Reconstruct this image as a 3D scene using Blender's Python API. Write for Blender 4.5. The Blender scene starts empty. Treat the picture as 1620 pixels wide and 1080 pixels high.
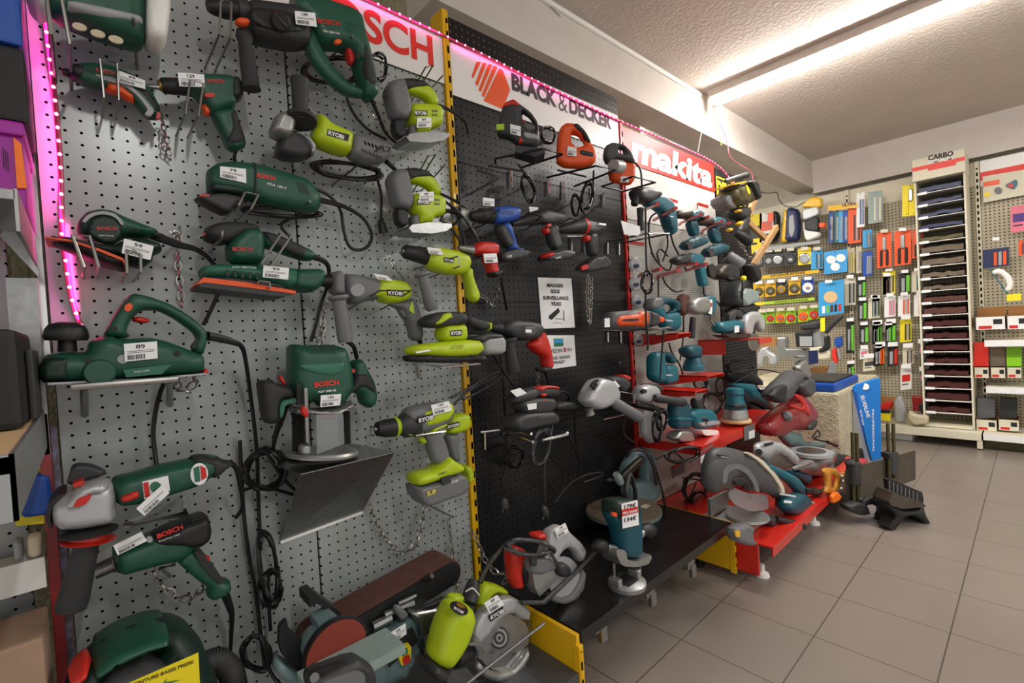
import bpy, bmesh, math, random
import numpy as np
from mathutils import Vector, Matrix
from mathutils.geometry import delaunay_2d_cdt
random.seed(7)
SC = bpy.context.scene
COL = SC.collection
# ---------------------------------------------------------------- camera
FPX, YAW, PIT, ROL = 752.2, .8362, -.0213, -.0583
CAMP = np.array([0.0, -1.33, 1.085])
Fw = np.array([math.cos(YAW)*math.cos(PIT), math.sin(YAW)*math.cos(PIT), math.sin(PIT)])
_r = np.cross(Fw, [0, 0, 1.0]); _r /= np.linalg.norm(_r); _u = np.cross(_r, Fw)
_c, _s = math.cos(ROL), math.sin(ROL)
Rt = _c*_r + _s*_u; Up = -_s*_r + _c*_u
cd = bpy.data.cameras.new('camera'); cam = bpy.data.objects.new('camera', cd); COL.objects.link(cam)
cd.sensor_width = 36; cd.lens = FPX/1620*36; cd.clip_start = .02; cd.clip_end = 60
M = Matrix.Identity(4)
for i in range(3):
    M[i][0] = Rt[i]; M[i][1] = Up[i]; M[i][2] = -Fw[i]; M[i][3] = CAMP[i]
cam.matrix_world = M
SC.camera = cam
# ---------------------------------------------------------------- exposure and world
SC.view_settings.view_transform = 'Standard'; SC.view_settings.look = 'None'
SC.view_settings.exposure = 0.9; SC.view_settings.gamma = 1.0; SC.view_settings.use_curve_mapping = False
w = bpy.data.worlds.new('world'); SC.world = w; w.use_nodes = True
w.node_tree.nodes['Background'].inputs[0].default_value = (.99, .95, .92, 1)
w.node_tree.nodes['Background'].inputs[1].default_value = .5
# ---------------------------------------------------------------- lights: the shop's ceiling tubes
def lamp(name, loc, sx, sy, power, col=(1, .97, .93)):
    l = bpy.data.lights.new(name, 'AREA'); l.shape = 'RECTANGLE'; l.size = sx; l.size_y = sy
    l.energy = power; l.color = col
    o = bpy.data.objects.new(name, l); COL.objects.link(o); o.location = loc
    return o
lamp('tube_light', (3.1, -.78, 2.435), .05, 1.4, 13)
lamp('tube_light', (.28, -2.4, 2.435), .06, .7, 10)
lamp('tube_light', (2.75, -2.9, 2.435), .06, 1.2, 21)
lamp('tube_light', (4.6, -2.6, 2.435), .05, 1.5, 8)
lamp('tube_light', (3.1, 1.3, 2.435), .05, 1.4, 30)
# ---------------------------------------------------------------- projection helpers: a point of the photograph on a real plane
Z = [0, 0, 1.0]
def zoom(x, y, s): Z[0], Z[1], Z[2] = x, y, s
def ray(px, py):
    x = Z[0] + px/Z[2]; y = Z[1] + py/Z[2]
    return (x-810)*Rt + (540-y)*Up + FPX*Fw
YO = [0.0]                                                # whole-thing shift towards (-) or away from (+) the room
def P(px, py, y=0.0):
    y = y + YO[0]; d = ray(px, py); t = (y - CAMP[1])/d[1]
    return CAMP + d*t
def PX(px, py, x):
    d = ray(px, py); return CAMP + d*(x/d[0])
def PZ(px, py, z):
    d = ray(px, py); return CAMP + d*((z - CAMP[2])/d[2])
class Plane:
    """vertical plane through point o, facing the room; a = how far its face is turned towards -x (radians)"""
    def __init__(s, o, a=0.0, tilt=0.0):
        s.o = np.array(o, float); s.n = np.array([-math.sin(a)*math.cos(tilt), -math.cos(a)*math.cos(tilt), math.sin(tilt)])
        s.u = np.array([math.cos(a), -math.sin(a), 0.0]); s.v = np.cross(s.u, s.n)*-1
        s.v = np.cross(s.n, s.u); s.v = s.v if s.v[2] > 0 or tilt > 1.5 else -s.v
    def hit(s, px, py):
        d = ray(px, py); t = np.dot(s.o - CAMP, s.n)/np.dot(d, s.n); return CAMP + d*t
    def uv(s, px, py):
        q = s.hit(px, py) - s.o; return (float(np.dot(q, s.u)), float(np.dot(q, s.v)))
    def w(s, u, v, h=0.0): return s.o + s.u*u + s.v*v + s.n*h
def YP(y): return Plane((0, y + YO[0], 0))
# ---------------------------------------------------------------- materials
MATS = {}
def lin(c): return c/12.92 if c <= .04045 else ((c+.055)/1.055)**2.4
def rgb(h): return tuple(lin(int(h[i:i+2], 16)/255) for i in (0, 2, 4)) + (1,)
def mat(name, h, rough=.5, metal=0.0, noise=0.0, nscale=30, bump=0.0, bscale=200, emit=0.0, trans=0.0, dark=None, spec=.5, coat=0.0):
    m = bpy.data.materials.new(name); m.use_nodes = True; nt = m.node_tree; b = nt.nodes['Principled BSDF']
    b.inputs['Base Color'].default_value = rgb(h); b.inputs['Roughness'].default_value = rough; b.inputs['Metallic'].default_value = metal
    b.inputs['Specular IOR Level'].default_value = spec
    if coat: b.inputs['Coat Weight'].default_value = coat; b.inputs['Coat Roughness'].default_value = .15
    if emit: b.inputs['Emission Color'].default_value = rgb(h); b.inputs['Emission Strength'].default_value = emit
    if trans: b.inputs['Transmission Weight'].default_value = trans
    tc = nt.nodes.new('ShaderNodeTexCoord')
    if noise:
        n = nt.nodes.new('ShaderNodeTexNoise'); n.inputs['Scale'].default_value = nscale; n.inputs['Detail'].default_value = 5
        nt.links.new(tc.outputs['Object'], n.inputs['Vector'])
        mx = nt.nodes.new('ShaderNodeMix'); mx.data_type = 'RGBA'
        c = rgb(h); d = rgb(dark) if dark else tuple(v*(1-noise) for v in c[:3]) + (1,)
        mx.inputs[6].default_value = d; mx.inputs[7].default_value = c
        mr = nt.nodes.new('ShaderNodeMapRange'); mr.inputs[1].default_value = .35; mr.inputs[2].default_value = .62
        nt.links.new(n.outputs['Fac'], mr.inputs[0]); nt.links.new(mr.outputs[0], mx.inputs[0]); nt.links.new(mx.outputs[2], b.inputs['Base Color'])
    if bump:
        n2 = nt.nodes.new('ShaderNodeTexNoise'); n2.inputs['Scale'].default_value = bscale; n2.inputs['Detail'].default_value = 4
        nt.links.new(tc.outputs['Object'], n2.inputs['Vector'])
        bp = nt.nodes.new('ShaderNodeBump'); bp.inputs['Strength'].default_value = bump; bp.inputs['Distance'].default_value = .01
        nt.links.new(n2.outputs['Fac'], bp.inputs['Height']); nt.links.new(bp.outputs[0], b.inputs['Normal'])
    MATS[name] = m
    return m
def pegmat(name, h, pitch, rad, rough, metal, axis='xz', noise=.12, see=True, hole_shade='0a0a0a'):
    """painted steel sheet with real see-through round holes (or unpierced ones, the shade inside them painted as a dark colour)"""
    m = mat(name, h, rough, metal, noise, 3.0); nt = m.node_tree; b = nt.nodes['Principled BSDF']; out = nt.nodes['Material Output']
    g = nt.nodes.new('ShaderNodeNewGeometry'); sep = nt.nodes.new('ShaderNodeSeparateXYZ'); nt.links.new(g.outputs['Position'], sep.inputs[0])
    def mth(op, a, bb=None):
        n = nt.nodes.new('ShaderNodeMath'); n.operation = op
        for i, v in enumerate((a, bb)):
            if v is None: continue
            if isinstance(v, (int, float)): n.inputs[i].default_value = v
            else: nt.links.new(v, n.inputs[i])
        return n.outputs[0]
    ds = []
    for ax in axis:
        f = mth('PINGPONG', sep.outputs['XYZ'.index(ax.upper())], pitch/2)
        ds.append(mth('POWER', f, 2.0))
    dist = mth('SQRT', mth('ADD', ds[0], ds[1] if len(ds) > 1 else 0.0)); msk = mth('LESS_THAN', dist, rad)
    if see:
        t = nt.nodes.new('ShaderNodeBsdfTransparent'); mix = nt.nodes.new('ShaderNodeMixShader')
        nt.links.new(msk, mix.inputs[0]); nt.links.new(b.outputs[0], mix.inputs[1]); nt.links.new(t.outputs[0], mix.inputs[2]); nt.links.new(mix.outputs[0], out.inputs[0])
    else:
        d = nt.nodes.new('ShaderNodeBsdfDiffuse'); d.inputs[0].default_value = rgb(hole_shade); mix = nt.nodes.new('ShaderNodeMixShader')  # shade inside holes and slots painted on as one flat dark colour
        nt.links.new(msk, mix.inputs[0]); nt.links.new(b.outputs[0], mix.inputs[1]); nt.links.new(d.outputs[0], mix.inputs[2]); nt.links.new(mix.outputs[0], out.inputs[0])
    return m
# ---------------------------------------------------------------- object helpers
THINGS = []
def thing(name, label, cat, group=None):
    o = bpy.data.objects.new(name, None); COL.objects.link(o); o.empty_display_size = .05
    o['label'] = label; o['category'] = cat
    if group: o['group'] = group
    THINGS.append(o); return o
def tagp(o, label, cat, group=None):
    o['label'] = label; o['category'] = cat
    if group: o['group'] = group
    THINGS.append(o); return o
def mesh_obj(name, verts, faces, m, par=None, smooth=True, label=None):
    me = bpy.data.meshes.new(name); me.from_pydata([tuple(float(c) for c in v) for v in verts], [], faces); me.update()
    if smooth: me.shade_smooth()
    me.materials.append(MATS[m] if isinstance(m, str) else m)
    o = bpy.data.objects.new(name, me); COL.objects.link(o)
    if par is not None: o.parent = par
    if label: o['label'] = label
    return o
def finish(o):
    """put a thing's origin at its base"""
    ms = [c for c in [o] + list(o.children_recursive) if c.type == 'MESH']
    if not ms: return
    co = np.concatenate([np.array([v.co[:] for v in c.data.vertices]) for c in ms])
    lo, hi = co.min(0), co.max(0); b = Vector(((lo[0]+hi[0])/2, (lo[1]+hi[1])/2, lo[2]))
    for me in {c.data for c in ms}: me.transform(Matrix.Translation(-b))
    o.location = b; o['fin'] = 1
def dup(root, off, label=None, rz=None):
    """copy of a finished thing with copies of its parts and sub-parts"""
    r = root.copy(); COL.objects.link(r); r.location = Vector(root.location) + Vector(off)
    if rz is not None: r.rotation_euler.z = rz
    if label: r['label'] = label
    for ch in list(root.children):
        c = ch.copy(); COL.objects.link(c); c.parent = r
        for g in list(ch.children):
            d = g.copy(); COL.objects.link(d); d.parent = c
    return r
def struct(o): o['kind'] = 'structure'; return o
class MB:
    def __init__(s): s.v = []; s.f = []
    def add(s, v, f):
        n = len(s.v); s.v += [tuple(x) for x in v]; s.f += [tuple(i+n for i in q) for q in f]; return s
    def box(s, lo, hi, bev=0.0):
        (x0, y0, z0), (x1, y1, z1) = lo, hi
        x0, x1 = min(x0, x1), max(x0, x1); y0, y1 = min(y0, y1), max(y0, y1); z0, z1 = min(z0, z1), max(z0, z1)
        return s.obox(np.array([(x0+x1)/2, (y0+y1)/2, (z0+z1)/2]), np.array([(x1-x0)/2, 0, 0]), np.array([0, (y1-y0)/2, 0]), np.array([0, 0, (z1-z0)/2]), bev)
    def obox(s, c, a, b, d, bev=0.0):
        """box of centre c and half axes a, b, d; bev = chamfer in metres"""
        c, a, b, d = (np.array(q, float) for q in (c, a, b, d))
        if bev <= 0:
            v = [c + i*a + j*b + k*d for k in (-1, 1) for j in (-1, 1) for i in (-1, 1)]
            f = [(0, 2, 3, 1), (4, 5, 7, 6), (0, 1, 5, 4), (2, 6, 7, 3), (0, 4, 6, 2), (1, 3, 7, 5)]
            return s.add(v, f)
        bm = bmesh.new(); bmesh.ops.create_cube(bm, size=2.0)
        la, lb, ld = (np.linalg.norm(q) for q in (a, b, d))
        for v in bm.verts: v.co = Vector((v.co.x*la, v.co.y*lb, v.co.z*ld))
        bv = min(bev, .9*min(la, lb, ld))
        bmesh.ops.bevel(bm, geom=bm.edges[:] , offset=bv, segments=2, affect='EDGES', profile=.6)
        ua, ub, ud = a/la, b/lb, d/ld
        vs = [c + ua*v.co.x + ub*v.co.y + ud*v.co.z for v in bm.verts]; fs = [tuple(v.index for v in q.verts) for q in bm.faces]
        bm.free(); return s.add(vs, fs)
    def tube(s, pts, r, n=8, cap=True, closed=False):
        pts = [np.array(p, float) for p in pts]; N = len(pts)
        rr = r if isinstance(r, (list, tuple)) else [r]*N
        tg = []
        for i in range(N):
            if closed: t = pts[(i+1) % N] - pts[(i-1) % N]
            else: t = pts[min(i+1, N-1)] - pts[max(i-1, 0)]
            L = np.linalg.norm(t); tg.append(t/L if L > 1e-9 else np.array([0, 0, 1.0]))
        ref = np.array([0, 0, 1.0]) if abs(tg[0][2]) < .9 else np.array([1.0, 0, 0])
        nx = np.cross(tg[0], ref); nx /= np.linalg.norm(nx); vs = []
        for i in range(N):
            nx = nx - tg[i]*np.dot(nx, tg[i]); nx /= max(np.linalg.norm(nx), 1e-9); ny = np.cross(tg[i], nx)
            for k in range(n):
                a = 2*math.pi*k/n; vs.append(pts[i] + rr[i]*(math.cos(a)*nx + math.sin(a)*ny))
        fs = []
        for i in range(N if closed else N-1):
            j = (i+1) % N
            for k in range(n): fs.append((i*n+k, i*n+(k+1) % n, j*n+(k+1) % n, j*n+k))
        if cap and not closed: fs.append(tuple(range(n-1, -1, -1))); fs.append(tuple((N-1)*n+k for k in range(n)))
        return s.add(vs, fs)
    def lathe(s, p0, p1, prof, n=24):
        """prof: [(t along p0->p1 in 0..1, radius)]"""
        p0, p1 = np.array(p0, float), np.array(p1, float); ax = p1-p0; L = np.linalg.norm(ax); a = ax/L
        ref = np.array([0, 0, 1.0]) if abs(a[2]) < .9 else np.array([1.0, 0, 0]); e = np.cross(a, ref); e /= np.linalg.norm(e); g = np.cross(a, e)
        vs = []; fs = []
        for t, r in prof:
            for k in range(n):
                th = 2*math.pi*k/n; vs.append(p0 + ax*t + max(r, 1e-5)*(math.cos(th)*e + math.sin(th)*g))
        for i in range(len(prof)-1):
            for k in range(n): fs.append((i*n+k, i*n+(k+1) % n, (i+1)*n+(k+1) % n, (i+1)*n+k))
        fs.append(tuple(range(n-1, -1, -1))); fs.append(tuple((len(prof)-1)*n+k for k in range(n)))
        return s.add(vs, fs)
    def build(s, name, m, par=None, smooth=False, label=None):
        o = mesh_obj(name, s.v, s.f, m, par, smooth, label)
        bm = bmesh.new(); bm.from_mesh(o.data); bmesh.ops.recalc_face_normals(bm, faces=bm.faces); bm.to_mesh(o.data); bm.free()
        if smooth:
            try: o.data.set_sharp_from_angle(angle=math.radians(40))
            except Exception: pass
        return o
def chaikin(p, n, closed=True):
    p = [np.array(q, float) for q in p]
    for _ in range(n):
        q = []; N = len(p)
        for i in range(N if closed else N-1):
            a, b = p[i], p[(i+1) % N]; f = .17 if _ == 0 and closed else .25; q += [a*(1-f)+b*f, a*f+b*(1-f)]
        if not closed: q = [p[0]] + q + [p[-1]]
        p = q
    return p
def spline(p, k=6):
    p = [np.array(q, float) for q in p]; out = []
    for i in range(len(p)-1):
        a = p[max(i-1, 0)]; b = p[i]; c = p[i+1]; d = p[min(i+2, len(p)-1)]
        for j in range(k):
            t = j/k; out.append(.5*((2*b) + (-a+c)*t + (2*a-5*b+4*c-d)*t*t + (-a+3*b-3*c+d)*t**3))
    out.append(p[-1]); return out
def _inside(px, py, poly):
    n = len(poly); ins = np.zeros(len(px), bool); j = n-1
    for i in range(n):
        xi, yi = poly[i]; xj, yj = poly[j]
        c = ((yi > py) != (yj > py)) & (px < (xj-xi)*(py-yi)/((yj-yi) if yj != yi else 1e-12)+xi)
        ins ^= c; j = i
    return ins
def _dist(q, loops):
    best = np.full(len(q), 1e9)
    for L in loops:
        A = np.array(L); B = np.roll(A, -1, 0)
        for a, b in zip(A, B):
            ab = b-a; l2 = max(float(ab@ab), 1e-14); t = np.clip(((q-a)@ab)/l2, 0, 1)
            best = np.minimum(best, np.hypot(*(q - a - t[:, None]*ab).T))
    return best
def slab(name, m, pts, y=-.05, tf=.02, tb=None, R=.012, par=None, sm=1, holes=(), pl=None, label=None, uv=False, res=1.0):
    """a body with this outline in its own plane, its faces rounded off over R; tf/tb = thickness towards the room / the wall"""
    pl = pl or YP(y); tb = tf if tb is None else tb
    def cv(L, s_):
        q = list(L) if uv else [pl.uv(*p) for p in L]
        return [tuple(a) for a in chaikin(q, s_)]
    out = cv(pts, sm); hs = [cv(h, sm) for h in holes]; loops = [out] + hs
    A = np.array(out); lo, hi = A.min(0), A.max(0); size = max(hi-lo); R = max(min(R*.75 if R > .0045 else R, .5*min(hi-lo)), 1e-4)
    dense = []
    for L in loops:
        Q = []
        for i in range(len(L)):
            a, b = np.array(L[i]), np.array(L[(i+1) % len(L)]); d = np.linalg.norm(b-a)
            k = max(1, int(d/max(size/22, .006)))
            for j in range(k): Q.append(tuple(a + (b-a)*j/k))
        R_ = [Q[0]]
        for q in Q[1:]:
            if np.hypot(q[0]-R_[-1][0], q[1]-R_[-1][1]) > size/400: R_.append(q)
        dense.append(R_)
    loops = dense
    V = []; E = []
    for L in loops:
        n0 = len(V); V += L; E += [(n0+i, n0+(i+1) % len(L)) for i in range(len(L))]
    cand = []
    for L in loops:
        for i in range(len(L)):
            a, b, c = np.array(L[i-1]), np.array(L[i]), np.array(L[(i+1) % len(L)]); t = c-a; l = np.hypot(*t)
            if l < 1e-9: continue
            n = np.array([-t[1], t[0]])/l
            for f in (.12, .4, 1.0):
                for sg in (-1, 1): cand.append((b + sg*n*R*f, R*f*.93))
    step = max(size/(16*res), .004); gx = np.arange(lo[0]+step/2, hi[0], step); gy = np.arange(lo[1]+step/2, hi[1], step)
    for i, x in enumerate(gx):
        for yv in gy: cand.append((np.array([x + (.001*((i*7) % 3)), yv]), max(R*.5, step*.45)))
    if cand:
        C = np.array([c[0] for c in cand]); th = np.array([c[1] for c in cand]); d = _dist(C, loops)
        ok = (d >= th) & _inside(C[:, 0], C[:, 1], out)
        for h in hs: ok &= ~_inside(C[:, 0], C[:, 1], h)
        keep = []; cell = {}; mn = step*.33
        for p in C[ok]:
            k = (int(p[0]/mn), int(p[1]/mn))
            if any(np.hypot(p[0]-q[0], p[1]-q[1]) < mn for dx in (-1, 0, 1) for dy in (-1, 0, 1) for q in cell.get((k[0]+dx, k[1]+dy), ())): continue
            cell.setdefault(k, []).append(p); keep.append(tuple(p))
        V = V + keep
    vo, eo, fo = delaunay_2d_cdt([Vector(v) for v in V], E, [], 0, 1e-7)[:3]
    vv = np.array([v[:] for v in vo]); tri = []
    cen = np.array([[sum(vv[i][0] for i in f)/len(f), sum(vv[i][1] for i in f)/len(f)] for f in fo])
    ins = _inside(cen[:, 0], cen[:, 1], out)
    for h in hs: ins &= ~_inside(cen[:, 0], cen[:, 1], h)
    for f, k in zip(fo, ins):
        if k: tri.append(tuple(f))
    d = _dist(vv, loops); bd = d < 1e-5
    if R <= .0045 or d.max() < .5*R:                      # thin plate or strip: straight sides
        n = len(vv); s_ = np.dot(np.cross(pl.u, pl.v), pl.n); verts = [pl.w(q[0], q[1], tf) for q in vv] + [pl.w(q[0], q[1], -tb) for q in vv]; faces = []; ec = {}
        for f in tri:
            a, b, c = (vv[i] for i in f[:3]); cr = (b[0]-a[0])*(c[1]-a[1])-(b[1]-a[1])*(c[0]-a[0])
            f1 = f if cr*s_ > 0 else f[::-1]; faces.append(f1); faces.append(tuple(i+n for i in f1[::-1]))
            for i in range(len(f1)): ec[(f1[i], f1[(i+1) % len(f1)])] = 1
        for (a, b) in list(ec):
            if (b, a) not in ec: faces.append((b, a, a+n, b+n))
        o = mesh_obj(name, verts, faces, m, par, True, label)
        try: o.data.set_sharp_from_angle(angle=math.radians(35))
        except Exception: pass
        return o
    R = min(R, .66*float(d.max())); t = np.clip(d/R, 0, 1); prof = np.maximum(1-(1-t)**2.4, 0)**(1/2.4); prof[bd] = 0
    verts = [pl.w(q[0], q[1], h*tf) for q, h in zip(vv, prof)]; bi = {}
    for i, (q, h) in enumerate(zip(vv, prof)):
        if bd[i]: bi[i] = i
        else: bi[i] = len(verts); verts.append(pl.w(q[0], q[1], -h*tb))
    faces = []
    for f in tri:
        a, b, c = (vv[i] for i in f[:3]); cr = (b[0]-a[0])*(c[1]-a[1])-(b[1]-a[1])*(c[0]-a[0])
        # u x v must point along +n
        s_ = np.dot(np.cross(pl.u, pl.v), pl.n)
        f1 = f if cr*s_ > 0 else f[::-1]
        faces.append(f1); faces.append(tuple(bi[i] for i in f1[::-1]))
    return mesh_obj(name, verts, faces, m, par, True, label)
def ell(cx, cy, rx, ry, n=14, a0=0, rot=0):
    o = []
    for k in range(n):
        t = a0 + 2*math.pi*k/n; x, y = rx*math.cos(t), ry*math.sin(t)
        o.append((cx + x*math.cos(rot) - y*math.sin(rot), cy + x*math.sin(rot) + y*math.cos(rot)))
    return o
def pt(q): return P(*q) if len(q) == 3 else np.array(q[3])
def tube(name, m, pts, r, par=None, k=5, n=8, label=None, raw=False):
    q = [np.array(p) for p in pts] if raw else [P(*p) for p in pts]
    if k > 1 and len(q) > 2: q = spline(q, k)
    return MB().tube(q, r if not isinstance(r, (list, tuple)) else list(np.interp(np.linspace(0, 1, len(q)), np.linspace(0, 1, len(r)), r)), n).build(name, m, par, True, label)
def lathe(name, m, a, b, prof, par=None, n=24, label=None, raw=False):
    p0, p1 = (np.array(a), np.array(b)) if raw else (P(*a), P(*b))
    if max(q[1] for q in prof) > .5:                      # radii given in zoomed photo pixels: turn into metres at this distance
        k = float(np.dot((p0+p1)/2 - CAMP, Fw))/FPX/Z[2]; prof = [(t, r*k) for t, r in prof]
    return MB().lathe(p0, p1, prof, n).build(name, m, par, True, label)
def text(s, p0, p1, hpx, m, par, y=-.05, bold=.0, pl=None, shear=0.0, lift=.0012, name='lettering', up=None, ext=.0004, back=False):
    """writing with its baseline from p0 to p1 and capitals hpx tall on a plane"""
    pl = pl or YP(y)
    a = np.array(pl.uv(*p0)); b = np.array(pl.uv(*p1)); bs = b-a; L = np.hypot(*bs); ang = math.atan2(bs[1], bs[0])
    um = up or (p0[0], p0[1]-hpx); c = np.array(pl.uv(*um)); h = float(np.hypot(*(c-a)))
    if up is None: h = abs(float(np.dot(c-a, np.array([-math.sin(ang), math.cos(ang)]))))
    cu = bpy.data.curves.new(name, 'FONT'); cu.body = s; cu.offset = bold; cu.resolution_u = 3; cu.shear = shear
    tmp = bpy.data.objects.new('tmp', cu); me = bpy.data.meshes.new_from_object(tmp)
    bpy.data.objects.remove(tmp); bpy.data.curves.remove(cu)
    co = np.array([v.co[:] for v in me.vertices]); lo, hi = co.min(0), co.max(0); sx = L/max(hi[0]-lo[0], 1e-6); sy = h/max(hi[1]-lo[1], 1e-6)
    ca, sa = math.cos(ang), math.sin(ang)
    for v in me.vertices:
        x = (v.co.x-lo[0])*sx; yv = (v.co.y-lo[1])*sy
        v.co = Vector(pl.w(a[0] + x*ca - yv*sa, a[1] + x*sa + yv*ca, lift))
    me.name = name; me.materials.clear(); me.materials.append(MATS[m]); o = bpy.data.objects.new(name, me); COL.objects.link(o)
    if par is not None: o.parent = par
    return o
def card(name, m, q, par=None, y=-.05, pl=None, th=.001, lift=0.0, label=None):
    """thin flat card with four corners TL TR BR BL"""
    pl = pl or YP(y); uv = [pl.uv(*p) for p in q]
    v = [pl.w(a, b, lift+th) for a, b in uv] + [pl.w(a, b, lift) for a, b in uv]
    return MB().add(v, [(0, 1, 2, 3), (7, 6, 5, 4), (0, 4, 5, 1), (1, 5, 6, 2), (2, 6, 7, 3), (3, 7, 4, 0)]).build(name, m, par, False, label)
def lerp(a, b, t): return (a[0]+(b[0]-a[0])*t, a[1]+(b[1]-a[1])*t)
def ptag(q, par, price='', y=-.05, pl=None, bars=True):
    """white price ticket with price and barcode"""
    pl = pl or YP(y)
    c = card('price_tag', 'paper', q, par, pl=pl, th=.0012)
    TL, TR, BR, BL = q
    def at(s, t): return lerp(lerp(TL, TR, s), lerp(BL, BR, s), t)
    if price:
        text(price, at(.36, .34), at(.64, .34), 1, 'ink', c, pl=pl, lift=.0016, up=at(.36, .1), bold=.02, name='price')
    if bars:
        mb = MB(); rr = random.Random(int(abs(TL[0])*7+abs(TL[1])))
        s = .08
        while s < .62:
            wd = rr.choice((.012, .02, .035)); k = [pl.uv(*at(s, .66)), pl.uv(*at(s+wd, .66)), pl.uv(*at(s+wd, .93)), pl.uv(*at(s, .93))]
            mb.add([pl.w(a, b, .0016) for a, b in k], [(0, 1, 2, 3)]); s += wd + rr.choice((.012, .02))
        for t in (.44, .53):
            k = [pl.uv(*at(.08, t)), pl.uv(*at(.9, t)), pl.uv(*at(.9, t+.03)), pl.uv(*at(.08, t+.03))]
            mb.add([pl.w(a, b, .0016) for a, b in k], [(0, 1, 2, 3)])
        mb.build('barcode', 'greyink', c)
    return c
def wire(pts, r=.0022, m='wire', label='bent steel wire hook', group=None, k=1, name='wire_hook'):
    if len(pts) >= 4 and pts[0][2] == 0 == pts[-1][2] and 'cradle' not in label and 'prong' not in label and m == 'wire':
        d = min(p[2] for p in pts); a, b = P(pts[0][0], pts[0][1], d), P(pts[-1][0], pts[-1][1], d)   # arms come straight out of the panel, then turn up in front of the tool
        q = [a*[1, 0, 1], a] + [P(*p) for p in pts[1:-1]] + [b, b*[1, 0, 1]]; o = tube(name, m, q, r, None, 1, 6, raw=True)
    else: o = tube(name, m, pts, r, None, k, 6)
    return tagp(o, label, 'hook', group)
def chain(pts, label, r=.0022, L=.02, m='chain', k=6):
    q = spline([P(*p) for p in pts], k) if len(pts) > 2 else [P(*p) for p in pts]
    d = [0]
    for i in range(1, len(q)): d.append(d[-1] + float(np.linalg.norm(q[i]-q[i-1])))
    n = max(2, int(d[-1]/(L*.78))); mb = MB()
    for i in range(n):
        s = (i+.5)/n*d[-1]; j = max(1, int(np.searchsorted(d, s))); j = min(j, len(q)-1)
        t = (s-d[j-1])/max(d[j]-d[j-1], 1e-9); c = q[j-1] + (q[j]-q[j-1])*t; a = q[j]-q[j-1]; a = a/max(np.linalg.norm(a), 1e-9)
        side = np.array([0, -1, .2]) if i % 2 else np.cross(a, np.array([0, -1, .2])); side = side - a*np.dot(side, a); side /= max(np.linalg.norm(side), 1e-9)
        ring = []
        for kk in range(12):
            th = 2*math.pi*kk/12; ring.append(c + a*(math.cos(th)*.5*L) + side*(math.sin(th)*.28*L))
        mb.tube(ring, r, 5, False, True)
    return tagp(mb.build('security_chain', m, None, True), label, 'chain')
def loops(c, rx, ry, n, y, rot=0.0, jit=.18, tail=None, seed=1, depth=.02, lead=None):
    """hand-wound loops of cable around pixel c"""
    rr = random.Random(seed); out = list(lead or [])
    for k in range(n*9):
        t = 2*math.pi*k/9; f = 1 + rr.uniform(-jit, jit)*.6 - .12*(k//9 % 2); x = rx*f*math.cos(t); z = ry*f*math.sin(t)
        out.append((c[0] + x*math.cos(rot) - z*math.sin(rot), c[1] + x*math.sin(rot) + z*math.cos(rot), y + depth*math.sin(k*1.7+seed)))
    return out + list(tail or [])
# ---------------------------------------------------------------- material list
mat('paper', 'f2f3f4', .6); mat('ink', '1a1a1c', .6); mat('greyink', '3c3c40', .6); mat('white', 'eeeeea', .45); mat('sheetwhite', 'e9e9e6', .35)
mat('green', '1d5340', .42, noise=.12, nscale=25); mat('greenlight', '2c6b55', .45); mat('darkgreen', '0f2a22', .5)
mat('black', '1b1c1e', .5); mat('rubber', '2a2b2c', .62, bump=.12, bscale=500); mat('grey', '6c6e70', .5); mat('midgrey', '4b4c4e', .5); mat('lightgrey', '9fa2a3', .45); mat('darkgrey', '303234', .5)
mat('red', 'c8281e', .4); mat('orange', 'e8561a', .42); mat('signred', 'e23122', .45); mat('darkred', '8c1214', .4, coat=.4)
mat('lime', 'b4cc18', .4, noise=.06); mat('limedark', '7d9012', .45)
mat('blue', '1c4fa8', .4); mat('teal', '0f6575', .4); mat('tealdark', '0a4d5c', .45); mat('bluebox', '1279d0', .35); mat('navy', '1b2852', .45)
mat('yellow', 'e8b50c', .35, coat=.3); mat('sunyellow', 'f0dc20', .5); mat('redshelf', 'd4271a', .3, coat=.4, noise=.12, nscale=8)
mat('wire', '8d8b85', .3, .9); mat('darkwire', '45444a', .35, .8); mat('chain', 'b5b2aa', .3, 1.0); mat('chrome', 'd2d2d2', .15, 1.0); mat('steel', 'a4a5a4', .32, .95, noise=.15, nscale=60); mat('castalu', 'a9aba9', .42, .75, noise=.12, nscale=40)
mat('darksteel', '55504a', .45, .8, noise=.3, nscale=20); mat('brass', 'b08a3a', .35, .9); mat('silverpaint', 'b9bcbf', .38, .35)
mat('cable', '17181a', .45); mat('greycable', '3c3e40', .45)
mat('brown', '5f3c33', .9, noise=.2, nscale=40, bump=.2, bscale=900); mat('redgrit', '8a3a2c', .9, bump=.15, bscale=900); mat('machine', '6b8385', .4, noise=.1); mat('machinepale', '8fa09a', .45)
mat('cork', '6f6150', .7, noise=.2, nscale=30); mat('wood', 'a98458', .55, noise=.25, nscale=20); mat('cardboard', 'a0703c', .8); mat('magenta', 'a1169c', .4); mat('hotorange', 'ff7a10', .45)
mat('bag', 'dfe4e8', .25, trans=.7); mat('plastic', 'c9d0d2', .2, trans=.75); mat('smoke', '5f6a5c', .15, trans=.5); mat('beige', 'c9bda0', .5, noise=.06); mat('cream', 'd9d3bc', .5); mat('sprout', '6cc23a', .5); mat('palegreen', 'a8cc30', .5)
mat('sky', '3aa0dc', .45); mat('pink', 'e0738a', .5); mat('purple', '4a2a78', .5); mat('limebag', '8ccf1a', .45)
mat('olive', '5c5638', .45, .5, noise=.2); mat('blade', '6e685e', .35, .85, noise=.25, nscale=14); mat('palewood', 'd9b98a', .6)
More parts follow.
